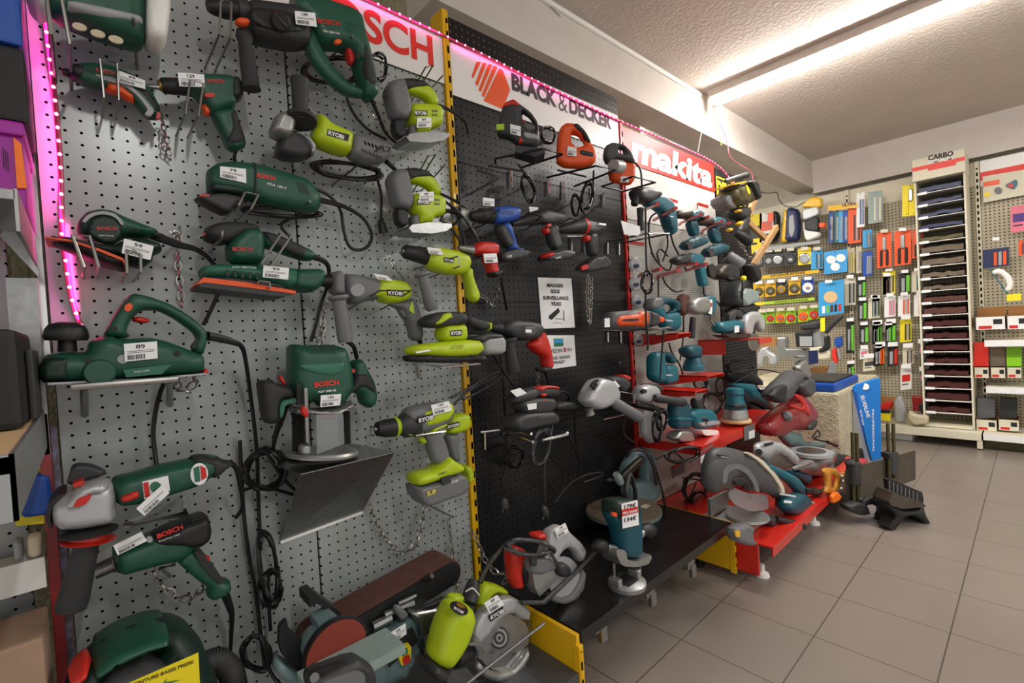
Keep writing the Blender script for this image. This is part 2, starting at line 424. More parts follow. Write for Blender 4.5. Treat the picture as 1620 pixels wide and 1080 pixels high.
mat('tubeglow', 'fff8f0', .4, emit=42.0); mat('led', 'ff7cb8', .4, emit=3.2); mat('ledstrip', 'd8406a', .3, emit=.0); mat('switch', '1f7a52', .4)
pegmat('peg_grey', 'a9b0ae', .025, .0028, .27, .12, see=False, hole_shade='0c0c0c')
pegmat('peg_black', '26272a', .025, .0028, .32, .3, noise=.3, see=False, hole_shade='030303')
pegmat('peg_black_open', '1f1f22', .025, .0042, .32, .3, noise=.3, see=True)
pegmat('peg_white', 'c9c8c0', .012, .0026, .45, .1, see=False, hole_shade='55554f')
pegmat('peg_dark', '26262a', .02, .005, .45, .2, see=False, hole_shade='0b0b0b')
pegmat('peg_beige', 'a79d86', .025, .0055, .5, .1, axis='yz', see=False, hole_shade='4c4436')
pegmat('peg_beige2', 'b3aa92', .025, .0055, .5, .1, axis='yz', see=False, hole_shade='574f40')
pegmat('yellow_slots', 'e8b50c', .05, .012, .35, 0, axis='z', see=False, noise=.02)
pegmat('redshelf_slots', 'd4271a', .05, .012, .35, 0, axis='z', see=False, noise=.02)
pegmat('ink_slots', 'd9d3bc', .05, .014, .5, 0, axis='z', see=False, noise=.02)
# tiled floor
m = mat('tiles', '8b8178', .32, noise=.08, nscale=2.0, bump=.05, bscale=60); nt = m.node_tree; b = nt.nodes['Principled BSDF']
g = nt.nodes.new('ShaderNodeNewGeometry'); mp = nt.nodes.new('ShaderNodeMapping'); nt.links.new(g.outputs['Position'], mp.inputs[0])
TS = .3115; mp.inputs['Location'].default_value = (-(1.770 % TS), -(-.488 % TS), 0)
sp = nt.nodes.new('ShaderNodeSeparateXYZ'); nt.links.new(mp.outputs[0], sp.inputs[0])
mk = []
for k in (0, 1):
    a = nt.nodes.new('ShaderNodeMath'); a.operation = 'PINGPONG'; a.inputs[1].default_value = TS/2; nt.links.new(sp.outputs[k], a.inputs[0])
    l = nt.nodes.new('ShaderNodeMath'); l.operation = 'LESS_THAN'; l.inputs[1].default_value = .0022; nt.links.new(a.outputs[0], l.inputs[0]); mk.append(l)
mxm = nt.nodes.new('ShaderNodeMath'); mxm.operation = 'MAXIMUM'; nt.links.new(mk[0].outputs[0], mxm.inputs[0]); nt.links.new(mk[1].outputs[0], mxm.inputs[1])
mx = nt.nodes.new('ShaderNodeMix'); mx.data_type = 'RGBA'; mx.inputs[7].default_value = rgb('574f46')
src = b.inputs['Base Color'].links[0].from_socket; nt.links.new(mxm.outputs[0], mx.inputs[0]); nt.links.new(src, mx.inputs[6]); nt.links.new(mx.outputs[2], b.inputs['Base Color'])
mat('plaster', 'cfc8ba', .8, noise=.08, nscale=6, bump=.6, bscale=60); mat('rough_plaster', 'c6bda0', .9, noise=.2, nscale=25, bump=1.0, bscale=70)
mat('ceilingpaint', 'cfc5bd', .75, noise=.06, nscale=3, bump=.5, bscale=55); mat('smoothbeam', 'd6cfc8', .7, noise=.05, nscale=8, bump=.15, bscale=40)
mat('backwall', 'cfc9b8', .8)
# ---------------------------------------------------------------- the room
def sbox(name, m, lo, hi, bev=0): return struct(MB().box(lo, hi, bev).build(name, m))
sbox('floor', 'tiles', (-2.5, -5.0, -.05), (6.2, 3.0, 0))
sbox('ceiling', 'ceilingpaint', (-2.5, -5.0, 2.55), (6.2, 3.0, 2.65))
sbox('wall_back', 'backwall', (5.42, -5.0, 0), (5.6, 3.0, 2.55))
sbox('wall_left', 'rough_plaster', (-2.5, .47, 0), (1.32, .6, 2.55))
sbox('wall_far', 'backwall', (-2.5, 2.9, 0), (6.0, 3.0, 2.55))
sbox('trim_1', 'smoothbeam', (1.0, .09, 2.29), (5.42, .27, 2.55))           # long concrete beam
sbox('trim_2', 'smoothbeam', (5.30, -5.0, 2.24), (5.42, .09, 2.55))         # beam over the back wall
sbox('trim_3', 'rough_plaster', (1.0, .27, 2.2), (2.6, .47, 2.55))         # rough plastered strip behind the beam
sbox('trim_4', 'smoothbeam', (1.32, .47, 2.42), (1.5, 2.9, 2.55))
# conduit in the corner of beam and ceiling
o = MB().tube([(1.2, .085, 2.525), (3.02, .085, 2.525)], .013, 10).build('trim_5', 'white', None, True); struct(o)
mat('skirt', '57544e', .6)
# stone block of wall beside the saws
sbox('wall_pier', 'rough_plaster', (3.58, -.46, 0), (4.75, .35, .565), .02)
# ---------------------------------------------------------------- tool display bays
def bay(x0, x1, sheets, label, cat='display panel', up=None, side='black'):
    t = thing('pegboard_bay', label, cat)
    for (z0, z1, m) in sheets: MB().box((x0+.002, -.002, z0+.0012), (x1-.002, .012, z1-.0012)).build('panel_sheet', m, t)
    MB().box((x0, .02, 0.02), (x1, .05, 2.02)).build('added_dark_backing', 'black', t)  # unseen black sheet, added so the space behind the panel stays dark
    return t
t1 = bay(-.045, .445, [(.1, 1.93, 'peg_grey')], 'left half of the grey pegboard wall full of green corded power tools')
t2 = bay(.446, .958, [(.1, 1.93, 'peg_grey')], 'right half of the grey pegboard wall with lime green tools')
t3 = bay(.985, 1.965, [(.21, .707, 'peg_black'), (.707, 1.193, 'peg_black'), (1.193, 1.679, 'peg_black'), (1.679, 1.905, 'peg_black')], 'black pegboard bay with the shop video surveillance notice')
MB().box((.985, -.002, 2.06), (1.965, .001, 2.172)).build('panel_sheet', 'peg_black_open', t3)
t4 = bay(1.99, 2.965, [(.17, .52, 'peg_white'), (.52, 1.79, 'peg_white')], 'white perforated bay with red shelves and teal tools')
t5 = bay(2.98, 3.5, [(.17, 1.79, 'peg_dark'), (1.79, 2.03, 'black')], 'black slotted bay at the far end with yellow and black tools')
MB().box((1.992, -.005, 1.60), (2.96, -.003, 1.868)).build('upper_sheet', 'sheetwhite', t4)
# uprights
def upright(x, m, z1, label, z0=.02, w=.012):
    t = thing('shelving_upright', label, 'shelving post')
    MB().box((x-w, -.012, z0), (x+w, .06, z1), .003).build('post', m, t)
    MB().box((x+w*.1, -.0135, z0+.03), (x+w*.7, -.0122, z1-.03)).build('slot_strip', m+'_slots', t)
    return t
upright(.972, 'yellow', 2.185, 'yellow slotted steel upright between the grey and black bays')
upright(1.977, 'redshelf', 2.07, 'red slotted steel upright between the black and white bays')
# header signs
zoom(0, 0, 1)
sg = thing('brand_sign', 'white header sign with large red letters above the grey pegboard', 'sign')
MB().box((-.045, -.006, 1.932), (.958, -.003, 2.092)).build('sign_board', 'sheetwhite', sg)
def signtext(s, x0, x1, z0, z1, m, par, bold=.0, shear=0.0, y=-.007, name='lettering'):
    cu = bpy.data.curves.new('t', 'FONT'); cu.body = s; cu.offset = bold; cu.resolution_u = 6; cu.shear = shear
    tmp = bpy.data.objects.new('tmp', cu); me = bpy.data.meshes.new_from_object(tmp); bpy.data.objects.remove(tmp); bpy.data.curves.remove(cu)
    co = np.array([v.co[:] for v in me.vertices]); lo, hi = co.min(0), co.max(0)
    for v in me.vertices: v.co = Vector((x0 + (v.co.x-lo[0])/(hi[0]-lo[0])*(x1-x0), y, z0 + (v.co.y-lo[1])/(hi[1]-lo[1])*(z1-z0)))
    me.materials.clear(); me.materials.append(MATS[m]); o = bpy.data.objects.new(name, me); COL.objects.link(o); o.parent = par; return o
signtext('BOSCH', .50, .918, 1.975, 2.075, 'signred', sg, .03)
sg = thing('brand_sign', 'white header sign with orange hexagon and black condensed letters on the black bay', 'sign')
MB().box((.99, -.006, 1.905), (1.962, -.003, 2.085)).build('sign_board', 'sheetwhite', sg)
# hexagon emblem and words of the black bay's header
yy = -.0068
zoom(560, 0, 4.5)
hx = [[(872, 440), (905, 440), (848, 560), (838, 540)], [(918, 445), (945, 450), (880, 615), (862, 595)], [(955, 455), (985, 462), (905, 655), (885, 640)],
      [(995, 465), (1022, 480), (925, 695), (908, 675)], [(1035, 485), (1060, 500), (1112, 640), (1060, 778), (922, 718)]]
mb = MB()
for q in hx:
    v = [P(a, b, yy) for a, b in q]; mb.add(v, [tuple(range(len(v)))])
mb.build('emblem', 'orange', sg)
def pz(a, b): p = P(a, b, 0); return p[0], p[2]
zoom(680, 20, 3.857)
x0, z0 = pz(495, 476); x1, _ = pz(768, 573); _, z1 = pz(495, 371)
signtext('BLACK', x0, x1, z0, z1, 'ink', sg, .05)
xa, _ = pz(780, 590); xb, _ = pz(833, 610); signtext('&', xa, xb, z0-.005, z1, 'ink', sg, -.01)
xa, _ = pz(845, 600); xb, _ = pz(1100, 705); signtext('DECKER', xa, xb, z0, z1, 'ink', sg, .045)
mk_ = thing('brand_sign', 'red header sign with large white lowercase letters above the white bay', 'sign')
MB().box((1.992, -.006, 1.872), (2.962, -.003, 2.045)).build('sign_board', 'signred', mk_)
signtext('makita', 2.05, 2.93, 1.888, 2.028, 'white', mk_, .045, .12)
MB().box((2.99, -.006, 1.83), (3.42, -.003, 1.98)).build('sign_board', 'sunyellow', (dw := thing('brand_sign', 'small yellow and black header sign at the far black bay', 'sign')))
MB().box((3.0, -.0065, 1.84), (3.41, -.006, 1.97)).build('sign_field', 'ink', dw)
signtext('DEWALT', 2.995, 3.40, 1.85, 1.955, 'sunyellow', dw, .04)
# ---------------------------------------------------------------- pink LED tape
def ledtape(path, label, n):
    t = thing('led_strip', label, 'light strip')
    q = spline([np.array(p) for p in path], 5); MB().tube(q, .0045, 8).build('tape', 'ledstrip', t, True)
    d = [0]
    for i in range(1, len(q)): d.append(d[-1] + float(np.linalg.norm(q[i]-q[i-1])))
    mb = MB()
    for i in range(n):
        s = (i+.5)/n*d[-1]; j = max(1, min(len(q)-1, int(np.searchsorted(d, s)))); f = (s-d[j-1])/max(d[j]-d[j-1], 1e-9); c = q[j-1]+(q[j]-q[j-1])*f
        mb.lathe(c + np.array([0, -.001, 0]), c + np.array([0, -.0062, 0]), [(0, .0034), (.8, .0034), (1, .002)], 8)
    o = mb.build('light_chips', 'led', t); o['kind'] = 'stuff'
    return t
ledtape([(-.02, -.012, 2.10), (.45, -.012, 2.098), (.965, -.014, 2.09), (1.45, -.012, 2.072), (1.965, -.012, 2.058), (2.45, -.012, 2.062), (2.95, -.012, 2.05), (3.2, -.02, 1.97), (3.42, -.03, 1.88)], 'pink glowing LED tape running along the tops of the header signs', 96)
zoom(0, 0, 1)
ledtape([P(70, 20, -.012), P(77, 80, -.012), P(88, 170, -.012), P(96, 270, -.012), P(98, 375, -.012), P(103, 405, -.012), P(110, 455, -.012), P(120, 495, -.012), P(134, 525, -.012)], 'pink LED tape hanging down the left edge of the grey pegboard', 24)
def ledlamp(a, b, power, zax=(0, -1, 0)):
    a, b = Vector(a), Vector(b); l = bpy.data.lights.new('led_glow', 'AREA'); l.shape = 'RECTANGLE'; l.size = (b-a).length; l.size_y = .006; l.energy = power; l.color = (1, .08, .45)
    o = bpy.data.objects.new('led_glow', l); COL.objects.link(o); d = (b-a).normalized()
    zax = Vector(zax).normalized(); yax = zax.cross(d); mm = Matrix((d, yax, zax)).transposed().to_4x4(); mm.translation = (a+b)/2; o.matrix_world = mm
ledlamp((-.016, -.02, 1.80), (-.016, -.02, 1.36), .22, (1, -.45, 0)); ledlamp((-.010, -.02, 1.36), (.0, -.02, 1.16), .11, (1, -.45, 0))
ledlamp((.0, -.02, 2.09), (.95, -.02, 2.09), .10, (0, -1, .6)); ledlamp((1.0, -.02, 2.08), (1.95, -.02, 2.055), .08, (0, -1, .6)); ledlamp((2.0, -.02, 2.06), (2.95, -.02, 2.05), .05, (0, -1, .6))
# ---------------------------------------------------------------- ceiling tube fittings
def fitting(x, y0, y1, label):
    t = thing('ceiling_light', label, 'light')
    MB().box((x-.05, y0, 2.50), (x+.03, y1, 2.549), .004).build('housing', 'ceilingpaint', t)
    MB().lathe((x, y0+.03, 2.468), (x, y1-.03, 2.468), [(0, .006), (.01, .0165), (.99, .0165), (1, .006)], 14).build('tube', 'tubeglow', t, True)
    for yv in (y0+.02, y1-.02): MB().box((x-.016, yv-.012, 2.45), (x+.016, yv+.012, 2.505), .003).build('tube_socket', 'white', t)
fitting(3.1, -1.5, .05, 'long fluorescent tube fitting on the ceiling near the beam')
fitting(3.1, .6, 2.05, 'second fluorescent tube fitting glimpsed beyond the beam')
# loose cables under the beam
def cableth(pts, r, m, label, k=6):
    return tagp(tube('hanging_cable', m, None or pts, r, None, k, 6, raw=True), label, 'cable')
zoom(640, 0, 2.7)
cableth([PZ(590, 0, 2.53), PZ(660, 60, 2.5), PZ(700, 140, 2.5), PZ(790, 210, 2.5), PZ(860, 240, 2.5), PZ(930, 320, 2.5), PZ(1010, 360, 2.5), PZ(1150, 420, 2.5), PZ(1255, 400, 2.52)], .004, 'plaster', 'thin pale cable sagging below the ceiling beside the white conduit')
zoom(1100, 100, 5.4)
cableth([P(150, 240, .05), P(160, 400, .05), P(240, 580, .04), P(275, 700, .04), P(300, 800, .04), P(400, 880, .04), P(470, 920, .04), P(495, 1000, .04), P(520, 1070, .03)], .003, 'pink', 'thin pink cable drooping from the tube fitting towards the wooden bracket')
cableth([P(150, 260, .03), P(110, 400, .03), P(60, 560, .03), P(20, 760, .03)], .003, 'cream', 'pale cable hanging straight down behind the red header sign')
cableth([P(140, 300, .05), P(170, 420, .05), P(180, 580, .05), P(215, 640, .05), P(222, 700, .05)], .0025, 'palegreen', 'yellow green earth wire dangling at the end of the tube fitting')
zoom(1120, 260, 9)
cableth([PX(630, 100, 4.6), PX(650, 270, 4.6), PX(740, 380, 4.6), PX(860, 410, 4.7), PX(980, 400, 4.8), PX(1010, 500, 4.9), PX(1100, 590, 5.0), PX(1250, 605, 5.1), PX(1330, 560, 5.2), PX(1500, 480, 5.25)], .004, 'greycable', 'thin dark cable looping under the far ceiling towards the back wall')
# ---------------------------------------------------------------- deck shelves of the bays
sh = thing('base_shelf', 'black steel deck shelf of the black bay carrying saws and a router', 'shelf')
MB().box((.985, -.452, .228), (1.965, -.002, .236), .001).build('deck', 'deckblack' if 'deckblack' in MATS else (mat('deckblack', '1c1b1b', .22, noise=.25, nscale=7) and 'deckblack'), sh)
MB().box((.985, -.456, .203), (1.965, -.450, .2365), .001).build('front_lip', 'deckblack', sh)
for x in (.968, 1.966):
    p = thing('shelf_end_panel', 'yellow steel end panel %s the black deck shelf' % ('at the near end of' if x < 1 else 'at the far end of'), 'shelf panel')
    MB().box((x, -.452, .03), (x+.014, -.002, .232), .002).build('panel', 'yellow', p)
    MB().box((x-.002, -.462, .02), (x+.016, -.440, .205), .002).build('front_post', 'yellow', p)
    MB().box((x+.003, -.4635, .05), (x+.009, -.4615, .19)).build('slot_strip', 'yellow_slots', p)
    MB().lathe((x+.007, -.30, 0), (x+.007, -.30, .03), [(0, .022), (.4, .022), (.6, .01), (1, .01)], 12).build('foot', 'black', p, True)
for x, yv in ((1.10, -.40), (1.36, -.41), (1.62, -.42)):
    b_ = thing('shelf_bracket', 'small bare steel bracket under the black deck shelf, ' + {1.10: 'nearest the yellow panel', 1.36: 'the middle of three', 1.62: 'farthest from the camera'}[x], 'bracket')
    MB().box((x-.02, yv-.03, .17), (x+.03, yv+.0, .20), .002).box((x+.0, yv-.035, .135), (x+.03, yv-.02, .18), .002).build('angle', 'steel', b_)
    MB().lathe((x, yv, .19), (x, yv, .228), [(0, .012), (1, .012)], 10).build('bolt', 'steel', b_, True)
sh = thing('base_shelf', 'dark grey deck shelf below the grey pegboard under the belt sander', 'shelf')
MB().box((-.045, -.452, .122), (.966, -.002, .130), .001).build('deck', 'midgrey', sh); MB().box((-.045, -.456, .06), (.966, -.450, .1305), .001).build('front_lip', 'midgrey', sh)
sh = thing('base_shelf', 'red steel deck shelf on the floor holding the mitre saws', 'shelf')
MB().box((1.986, -.60, .160), (3.56, -.002, .168), .001).build('deck', 'redshelf', sh); MB().box((1.986, -.605, .128), (3.56, -.599, .1685), .001).build('front_lip', 'redshelf', sh)
MB().box((1.988, -.545, .03), (2.004, -.004, .158), .002).build('end_panel', 'redshelf', sh)
for x in (2.06, 2.75, 3.45):
    MB().lathe((x, -.53, 0), (x, -.53, .05), [(0, .028), (.25, .026), (.4, .010), (1, .010)], 14).build('foot', 'white', sh, True)
sh = thing('wall_shelf', 'long red steel shelf across the white bay carrying teal sanders', 'shelf')
MB().box((1.992, -.322, .522), (2.99, -.004, .530), .001).build('deck', 'redshelf', sh); MB().box((1.992, -.327, .488), (2.99, -.320, .5305), .001).build('front_lip', 'redshelf', sh)
MB().box((1.990, -.32, .488), (1.996, -.004, .522)).build('side_bracket', 'redshelf', sh)
# ---------------------------------------------------------------- shelving along the back wall
XB = 5.30
def BP(X): return Plane((X, 0, 0), math.pi/2)
for y0, y1, lab in ((-.18, 1.05, 'beige perforated back panel behind the abrasive discs'), (-1.03, -.185, 'beige perforated back panel behind the sandpaper rack'), (-2.15, -1.045, 'beige perforated back panel at the right edge')):
    t = thing('display_board', lab, 'display panel'); MB().box((XB, y0, .12), (XB+.02, y1, 2.02)).build('sheet', 'peg_beige2' if y0 < -1 else 'peg_beige', t)
    MB().box((XB, y0, 2.02), (XB+.02, y1, 2.2)).build('plain_top', 'cream', t)
for yv, lab in ((-.183, 'behind the blue abrasive cards'), (-1.037, 'right of the sandpaper rack')):
    t = thing('shelving_upright', 'cream slotted steel upright on the back wall ' + lab, 'shelving post')
    MB().box((XB-.03, yv-.013, .02), (XB, yv+.013, 2.2), .002).build('post', 'cream', t)
    mb = MB(); 
    MB().box((XB-.032, yv-.005, .1), (XB-.0305, yv+.005, 2.15)).build('slot_strip', 'ink_slots', t)
sh = thing('base_shelf', 'cream steel base shelf along the back wall', 'shelf')
MB().box((4.9, -1.03, .115), (XB, .9, .125), .001).build('deck', 'cream', sh); MB().box((4.895, -1.03, .070), (4.902, .9, .126), .001).build('front_lip', 'cream', sh)
MB().box((4.90, -1.035, 0.01), (4.93, -1.005, .07), .002).build('foot', 'cream', sh)
sh = thing('base_shelf', 'white lipped base shelf at the right edge of the back wall', 'shelf')
MB().box((4.9, -2.1, .115), (XB, -1.04, .125), .001).build('deck', 'cream', sh); MB().box((4.893, -2.1, .080), (4.902, -1.04, .128), .001).build('front_lip', 'white', sh)
MB().box((5.0, -2.1, .0), (5.02, -1.04, .08), .001).build('kick_plate', 'olive', sh)
# right unit shelves
for z0, lab in ((.80, 'upper white lipped shelf at the right edge holding open cartons'), (.455, 'lower white lipped shelf at the right edge holding small cartons')):
    sh = thing('wall_shelf', lab, 'shelf'); MB().box((4.98, -2.1, z0), (XB, -1.06, z0+.01), .001).build('deck', 'cream', sh)
    MB().box((4.972, -2.1, z0-.035), (4.982, -1.06, z0+.012), .001).build('front_lip', 'white', sh)
    zoom(0, 0, 1)
    for yv in (-1.15, -1.24): MB().box((4.970, yv-.03, z0-.028), (4.9722, yv+.03, z0)).build('price_label', 'paper', sh)
hd = thing('header_board', 'white header board with a red stripe at the right edge of the back wall', 'sign')
MB().box((XB-.02, -2.1, 2.0), (XB-.012, -1.055, 2.2)).build('board', 'sheetwhite', hd); MB().box((XB-.0215, -2.1, 2.045), (XB-.0205, -1.055, 2.11)).build('stripe', 'signred', hd)
# sandpaper rack
rk = thing('sandpaper_rack', 'tall cream wire rack with twenty shelves of sandpaper sheets', 'rack')
ya, yb = -.70, -.985
for yv in (ya, yb): MB().box((4.99, yv-.006, .13), (5.28, yv+.006, 2.10), .002).build('side_panel', 'cream', rk)
MB().box((5.27, yb, .13), (5.285, ya, 2.1)).build('back_panel', 'peg_beige', rk)
MB().box((4.99, yb, .13), (5.28, ya, .15)).build('base', 'cream', rk)
hb = MB().box((4.95, yb-.01, 2.08), (5.28, ya+.01, 2.25), .004).build('header_box', 'cream', rk)
MB().box((4.9485, yb-.01, 2.16), (4.9495, ya+.01, 2.19)).build('red_band', 'signred', hb)
bp = BP(4.947); zoom(1380, 220, 6.75)
text('CARBO', (595, 232), (865, 178), 55, 'ink', hb, pl=bp, bold=.04); MB().box((4.9475, -.945, 2.140), (4.9485, -.785, 2.185)).build('red_plate', 'signred', hb)
text('SMAM', (600, 272), (862, 218), 40, 'white', hb, pl=BP(4.946), bold=.02)
zoom(0, 0, 1)
grit = ['navy', 'navy', 'navy', 'navy', 'olive', 'cork', 'cork', 'cork', 'cork', 'brown', 'brown', 'sandred', 'sandred', 'sandred', 'sandred', 'sandred', 'sandred', 'sandred', 'sandred']
mat('sandred', '4a1f1d', .9, bump=.2, bscale=600)
names = {'navy': 'dark blue', 'olive': 'olive', 'cork': 'grey brown', 'brown': 'brown', 'sandred': 'dark red'}
ordn = ['top', 'second', 'third', 'fourth', 'fifth', 'sixth', 'seventh', 'eighth', 'ninth', 'tenth', 'eleventh', 'twelfth', 'thirteenth', 'fourteenth', 'fifteenth', 'sixteenth', 'seventeenth', 'eighteenth', 'nineteenth', 'twentieth']
for i, g_ in enumerate(grit):
    z = 1.985 - i*.0965
    MB().box((5.0, yb+.006, z-.004), (5.27, ya-.006, z), .0005).build('shelf', 'cream', rk); MB().box((4.992, yb+.006, z-.006), (4.998, ya-.006, z-.001), .001).build('front_wire', 'white', rk)
    MB().box((4.988, ya-.07, z-.012), (4.9915, ya-.012, z+.008)).build('label', 'paper', rk)
    rr = random.Random(i); v = []; N = 9; hgt = rr.choice((.026, .034, .044))
    for k in range(N):
        yv = yb+.02 + (ya-yb-.04)*k/(N-1); sag = .012*math.sin(math.pi*k/(N-1))*rr.uniform(-.6, 1)+.006
        for xx, zz in ((5.005, 0), (5.255, .02), (5.005, hgt), (5.255, hgt+.02)): v.append((xx, yv, z+zz+abs(sag)+.001))
    f = []
    for k in range(N-1):
        a = k*4; b = a+4; f += [(a, b, b+1, a+1), (a+2, a+3, b+3, b+2), (a, a+2, b+2, b), (a+1, b+1, b+3, a+3)]
    f += [(0, 1, 3, 2), ((N-1)*4, (N-1)*4+2, (N-1)*4+3, (N-1)*4+1)]
    o = MB().add(v, f).build('sandpaper_stack', g_, None); tagp(o, 'stack of %s sandpaper sheets on the %s shelf of the cream rack' % (names[g_], ordn[i]), 'sandpaper', 'sandpaper stacks in the rack')
# ================================================================ tools on the grey pegboard
S = slab
def slots(m, quads, par, y=None, pl=None, lift=.001, name='vent_slots'):
    pl = pl or YP(y); mb = MB()
    for q in quads: mb.add([pl.w(*pl.uv(*p), lift) for p in q], [tuple(range(len(q)))])
    return mb.build(name, m, par)
def vents(x0, y0, dx, dy, sx, sy, n, wx, par, y, m='ink', lift=.001, pl=None):
    """n parallel vent slits, each going (sx,sy) px long and wx wide, stepped by (dx,dy)"""
    return slots(m, [[(x0+i*dx, y0+i*dy), (x0+i*dx+wx, y0+i*dy), (x0+i*dx+wx+sx, y0+i*dy+sy), (x0+i*dx+sx, y0+i*dy+sy)] for i in range(n)], par, y, pl, lift)
HG = 'wire hooks on the grey pegboard'
# --- packed tool at the very top
zoom(0, 0, 3.857)
t = thing('packaged_tool', 'large green plastic tool pack with white end caps hanging at the very top left', 'tool pack')
S('green_case', 'green', [(280, -60), (900, -60), (885, 300), (800, 285), (600, 225), (430, 160), (300, 100)], -.13, .05, .05, R=.04, par=t)
S('silver_band', 'lightgrey', [(385, 25), (870, 125), (872, 185), (600, 140), (390, 85)], -.155, .028, .01, R=.02, par=t)
S('end_cap', 'white', [(880, -60), (1030, -60), (1037, 110), (1012, 285), (960, 308), (872, 265)], -.13, .054, .05, R=.03, par=t)
S('end_cap', 'white', [(150, -60), (292, -60), (300, 92), (230, 80), (165, 30)], -.13, .054, .05, R=.03, par=t)
for cx, cy in ((485, 165), (597, 207), (707, 243)): S('picture_window', 'beige', ell(cx, cy, 48, 22, rot=.3), -.183, .002, .002, R=.002, par=t)
wire([(840, 425, 0), (812, 105, -.20)], .003, label='long wire peg running up under the white-capped tool pack')
wire([(425, 260, 0), (375, -10, -.20), (285, -10, -.20), (310, 200, 0)], .003, label='wide wire hook holding up the large green tool pack')
# --- cordless screwdriver
t = thing('cordless_screwdriver', 'slim green cordless screwdriver with orange trigger hanging at upper left', 'power tool')
b = S('body', 'green', [(410, 440), (440, 405), (520, 390), (640, 398), (740, 430), (870, 500), (930, 570), (985, 680), (962, 728), (905, 735), (860, 690), (790, 600), (700, 562), (600, 548), (500, 520), (425, 468)], -.07, .022, .02, R=.02, par=t)
S('nose', 'black', [(405, 440), (440, 405), (500, 397), (545, 470), (490, 512), (425, 470)], -.07, .024, .02, R=.02, par=t)
lathe('bit_holder', 'darksteel', (378, 440, -.07), (415, 444, -.07), [(0, .006), (1, .009)], t)
S('stripe', 'lightgrey', [(565, 455), (700, 482), (800, 530), (872, 600), (942, 682), (918, 715), (880, 705), (903, 672), (835, 585), (760, 530), (620, 490)], -.088, .006, .004, R=.004, par=t)
S('grip', 'black', [(805, 522), (890, 545), (978, 660), (958, 690), (880, 600)], -.086, .007, .004, R=.008, par=t)
S('trigger', 'orange', [(640, 515), (740, 535), (822, 600), (820, 638), (770, 615), (725, 585), (640, 565)], -.075, .018, .01, R=.008, par=t)
S('battery_cap', 'red', [(955, 690), (975, 695), (975, 725), (950, 735)], -.085, .008, .004, R=.005, par=t)
text('BOSCH', (590, 440), (705, 462), 26, 'red', b, y=-.0925, bold=.03)
ptag([(720, 430), (885, 492), (887, 545), (720, 500)], t, '49', y=-.10)
wire([(635, 590, 0), (610, 360, -.11), (715, 385, -.11), (724, 605, 0)], label='wire hook around the slim green cordless screwdriver')
chain([(975, 690, -.05), (1000, 780, -.03), (990, 900, -.02), (1030, 960, -.02), (1015, 850, -.03), (985, 720, -.05)], 'short steel chain hanging from the slim cordless screwdriver', .0016, .016)
# --- small green drill
t = thing('drill', 'small green corded drill driver with black chuck at upper left', 'power tool')
lathe('bit', 'steel', (900, 525, -.08), (985, 535, -.08), [(0, 8), (.3, 14), (1, 16)], t)
lathe('chuck', 'black', (975, 522, -.08), (1135, 530, -.08), [(0, 30), (.12, 45), (.7, 50), (1, 52)], t)
lathe('chuck_ring', 'brass', (968, 521, -.08), (985, 522, -.08), [(0, 30), (1, 36)], t)
b = S('housing', 'green', [(1115, 478), (1180, 462), (1360, 466), (1430, 482), (1470, 530), (1478, 600), (1430, 632), (1440, 660), (1360, 690), (1290, 715), (1235, 640), (1180, 580), (1115, 568)], -.08, .032, .03, R=.025, par=t)
S('motor_cap', 'black', [(1405, 480), (1440, 488), (1475, 535), (1480, 600), (1440, 628), (1395, 620), (1385, 540)], -.082, .033, .03, R=.025, par=t)
S('handle', 'green', [(1280, 690), (1360, 670), (1430, 665), (1450, 740), (1485, 830), (1500, 900), (1440, 928), (1385, 915), (1350, 830), (1310, 750)], -.08, .026, .024, R=.02, par=t)
S('grip', 'rubber', [(1380, 690), (1432, 680), (1460, 770), (1492, 860), (1480, 890), (1395, 905), (1370, 850), (1400, 790)], -.085, .025, .024, R=.018, par=t)
S('trigger', 'orange', [(1225, 635), (1262, 640), (1282, 685), (1275, 712), (1245, 710), (1235, 675)], -.08, .015, .012, R=.008, par=t)
S('switch', 'red', [(1245, 572), (1308, 574), (1305, 600), (1250, 598)], -.108, .006, .004, R=.004, par=t)
text('BOSCH', (1268, 505), (1370, 508), 22, 'red', b, y=-.1125, bold=.03)
ptag([(1083, 443), (1245, 455), (1250, 532), (1095, 527)], t, '129', y=-.125)
wire([(1133, 690, 0), (1160, 490, -.14), (1243, 510, -.14), (1210, 705, 0)], label='wire hook around the small green drill')
tube('power_cord', 'cable', [(1440, 920, -.08), (1430, 960, -.05), (1440, 1010, -.03)], .004, t)
# --- large rotary hammer
zoom(300, 0, 3.857)
t = thing('rotary_hammer', 'large dark green corded rotary hammer with black side handle', 'power tool')
lathe('tool_holder', 'black', (108, 38, -.12), (290, 62, -.12), [(0, 32), (.15, 44), (.55, 58), (.9, 55), (1, 60)], t)
lathe('collar', 'darkgrey', (285, 60, -.12), (350, 75, -.12), [(0, 72), (.8, 80), (1, 75)], t)
b = S('gear_housing', 'rubber', [(330, 15), (430, 28), (640, 55), (730, 130), (725, 290), (640, 302), (500, 280), (400, 255), (350, 190)], -.12, .04, .04, R=.03, par=t)
S('side_panel', 'black', [(370, 45), (600, 70), (650, 120), (690, 200), (560, 195), (420, 165), (375, 110)], -.158, .006, .004, R=.008, par=t)
lathe('mode_knob', 'black', (556, 132, -.155), (556, 132, -.185), [(0, 60), (.7, 57), (1, 45)], t)
S('knob_pointer', 'darkgrey', [(515, 90), (530, 85), (600, 160), (590, 175)], -.185, .003, .002, R=.002, par=t)
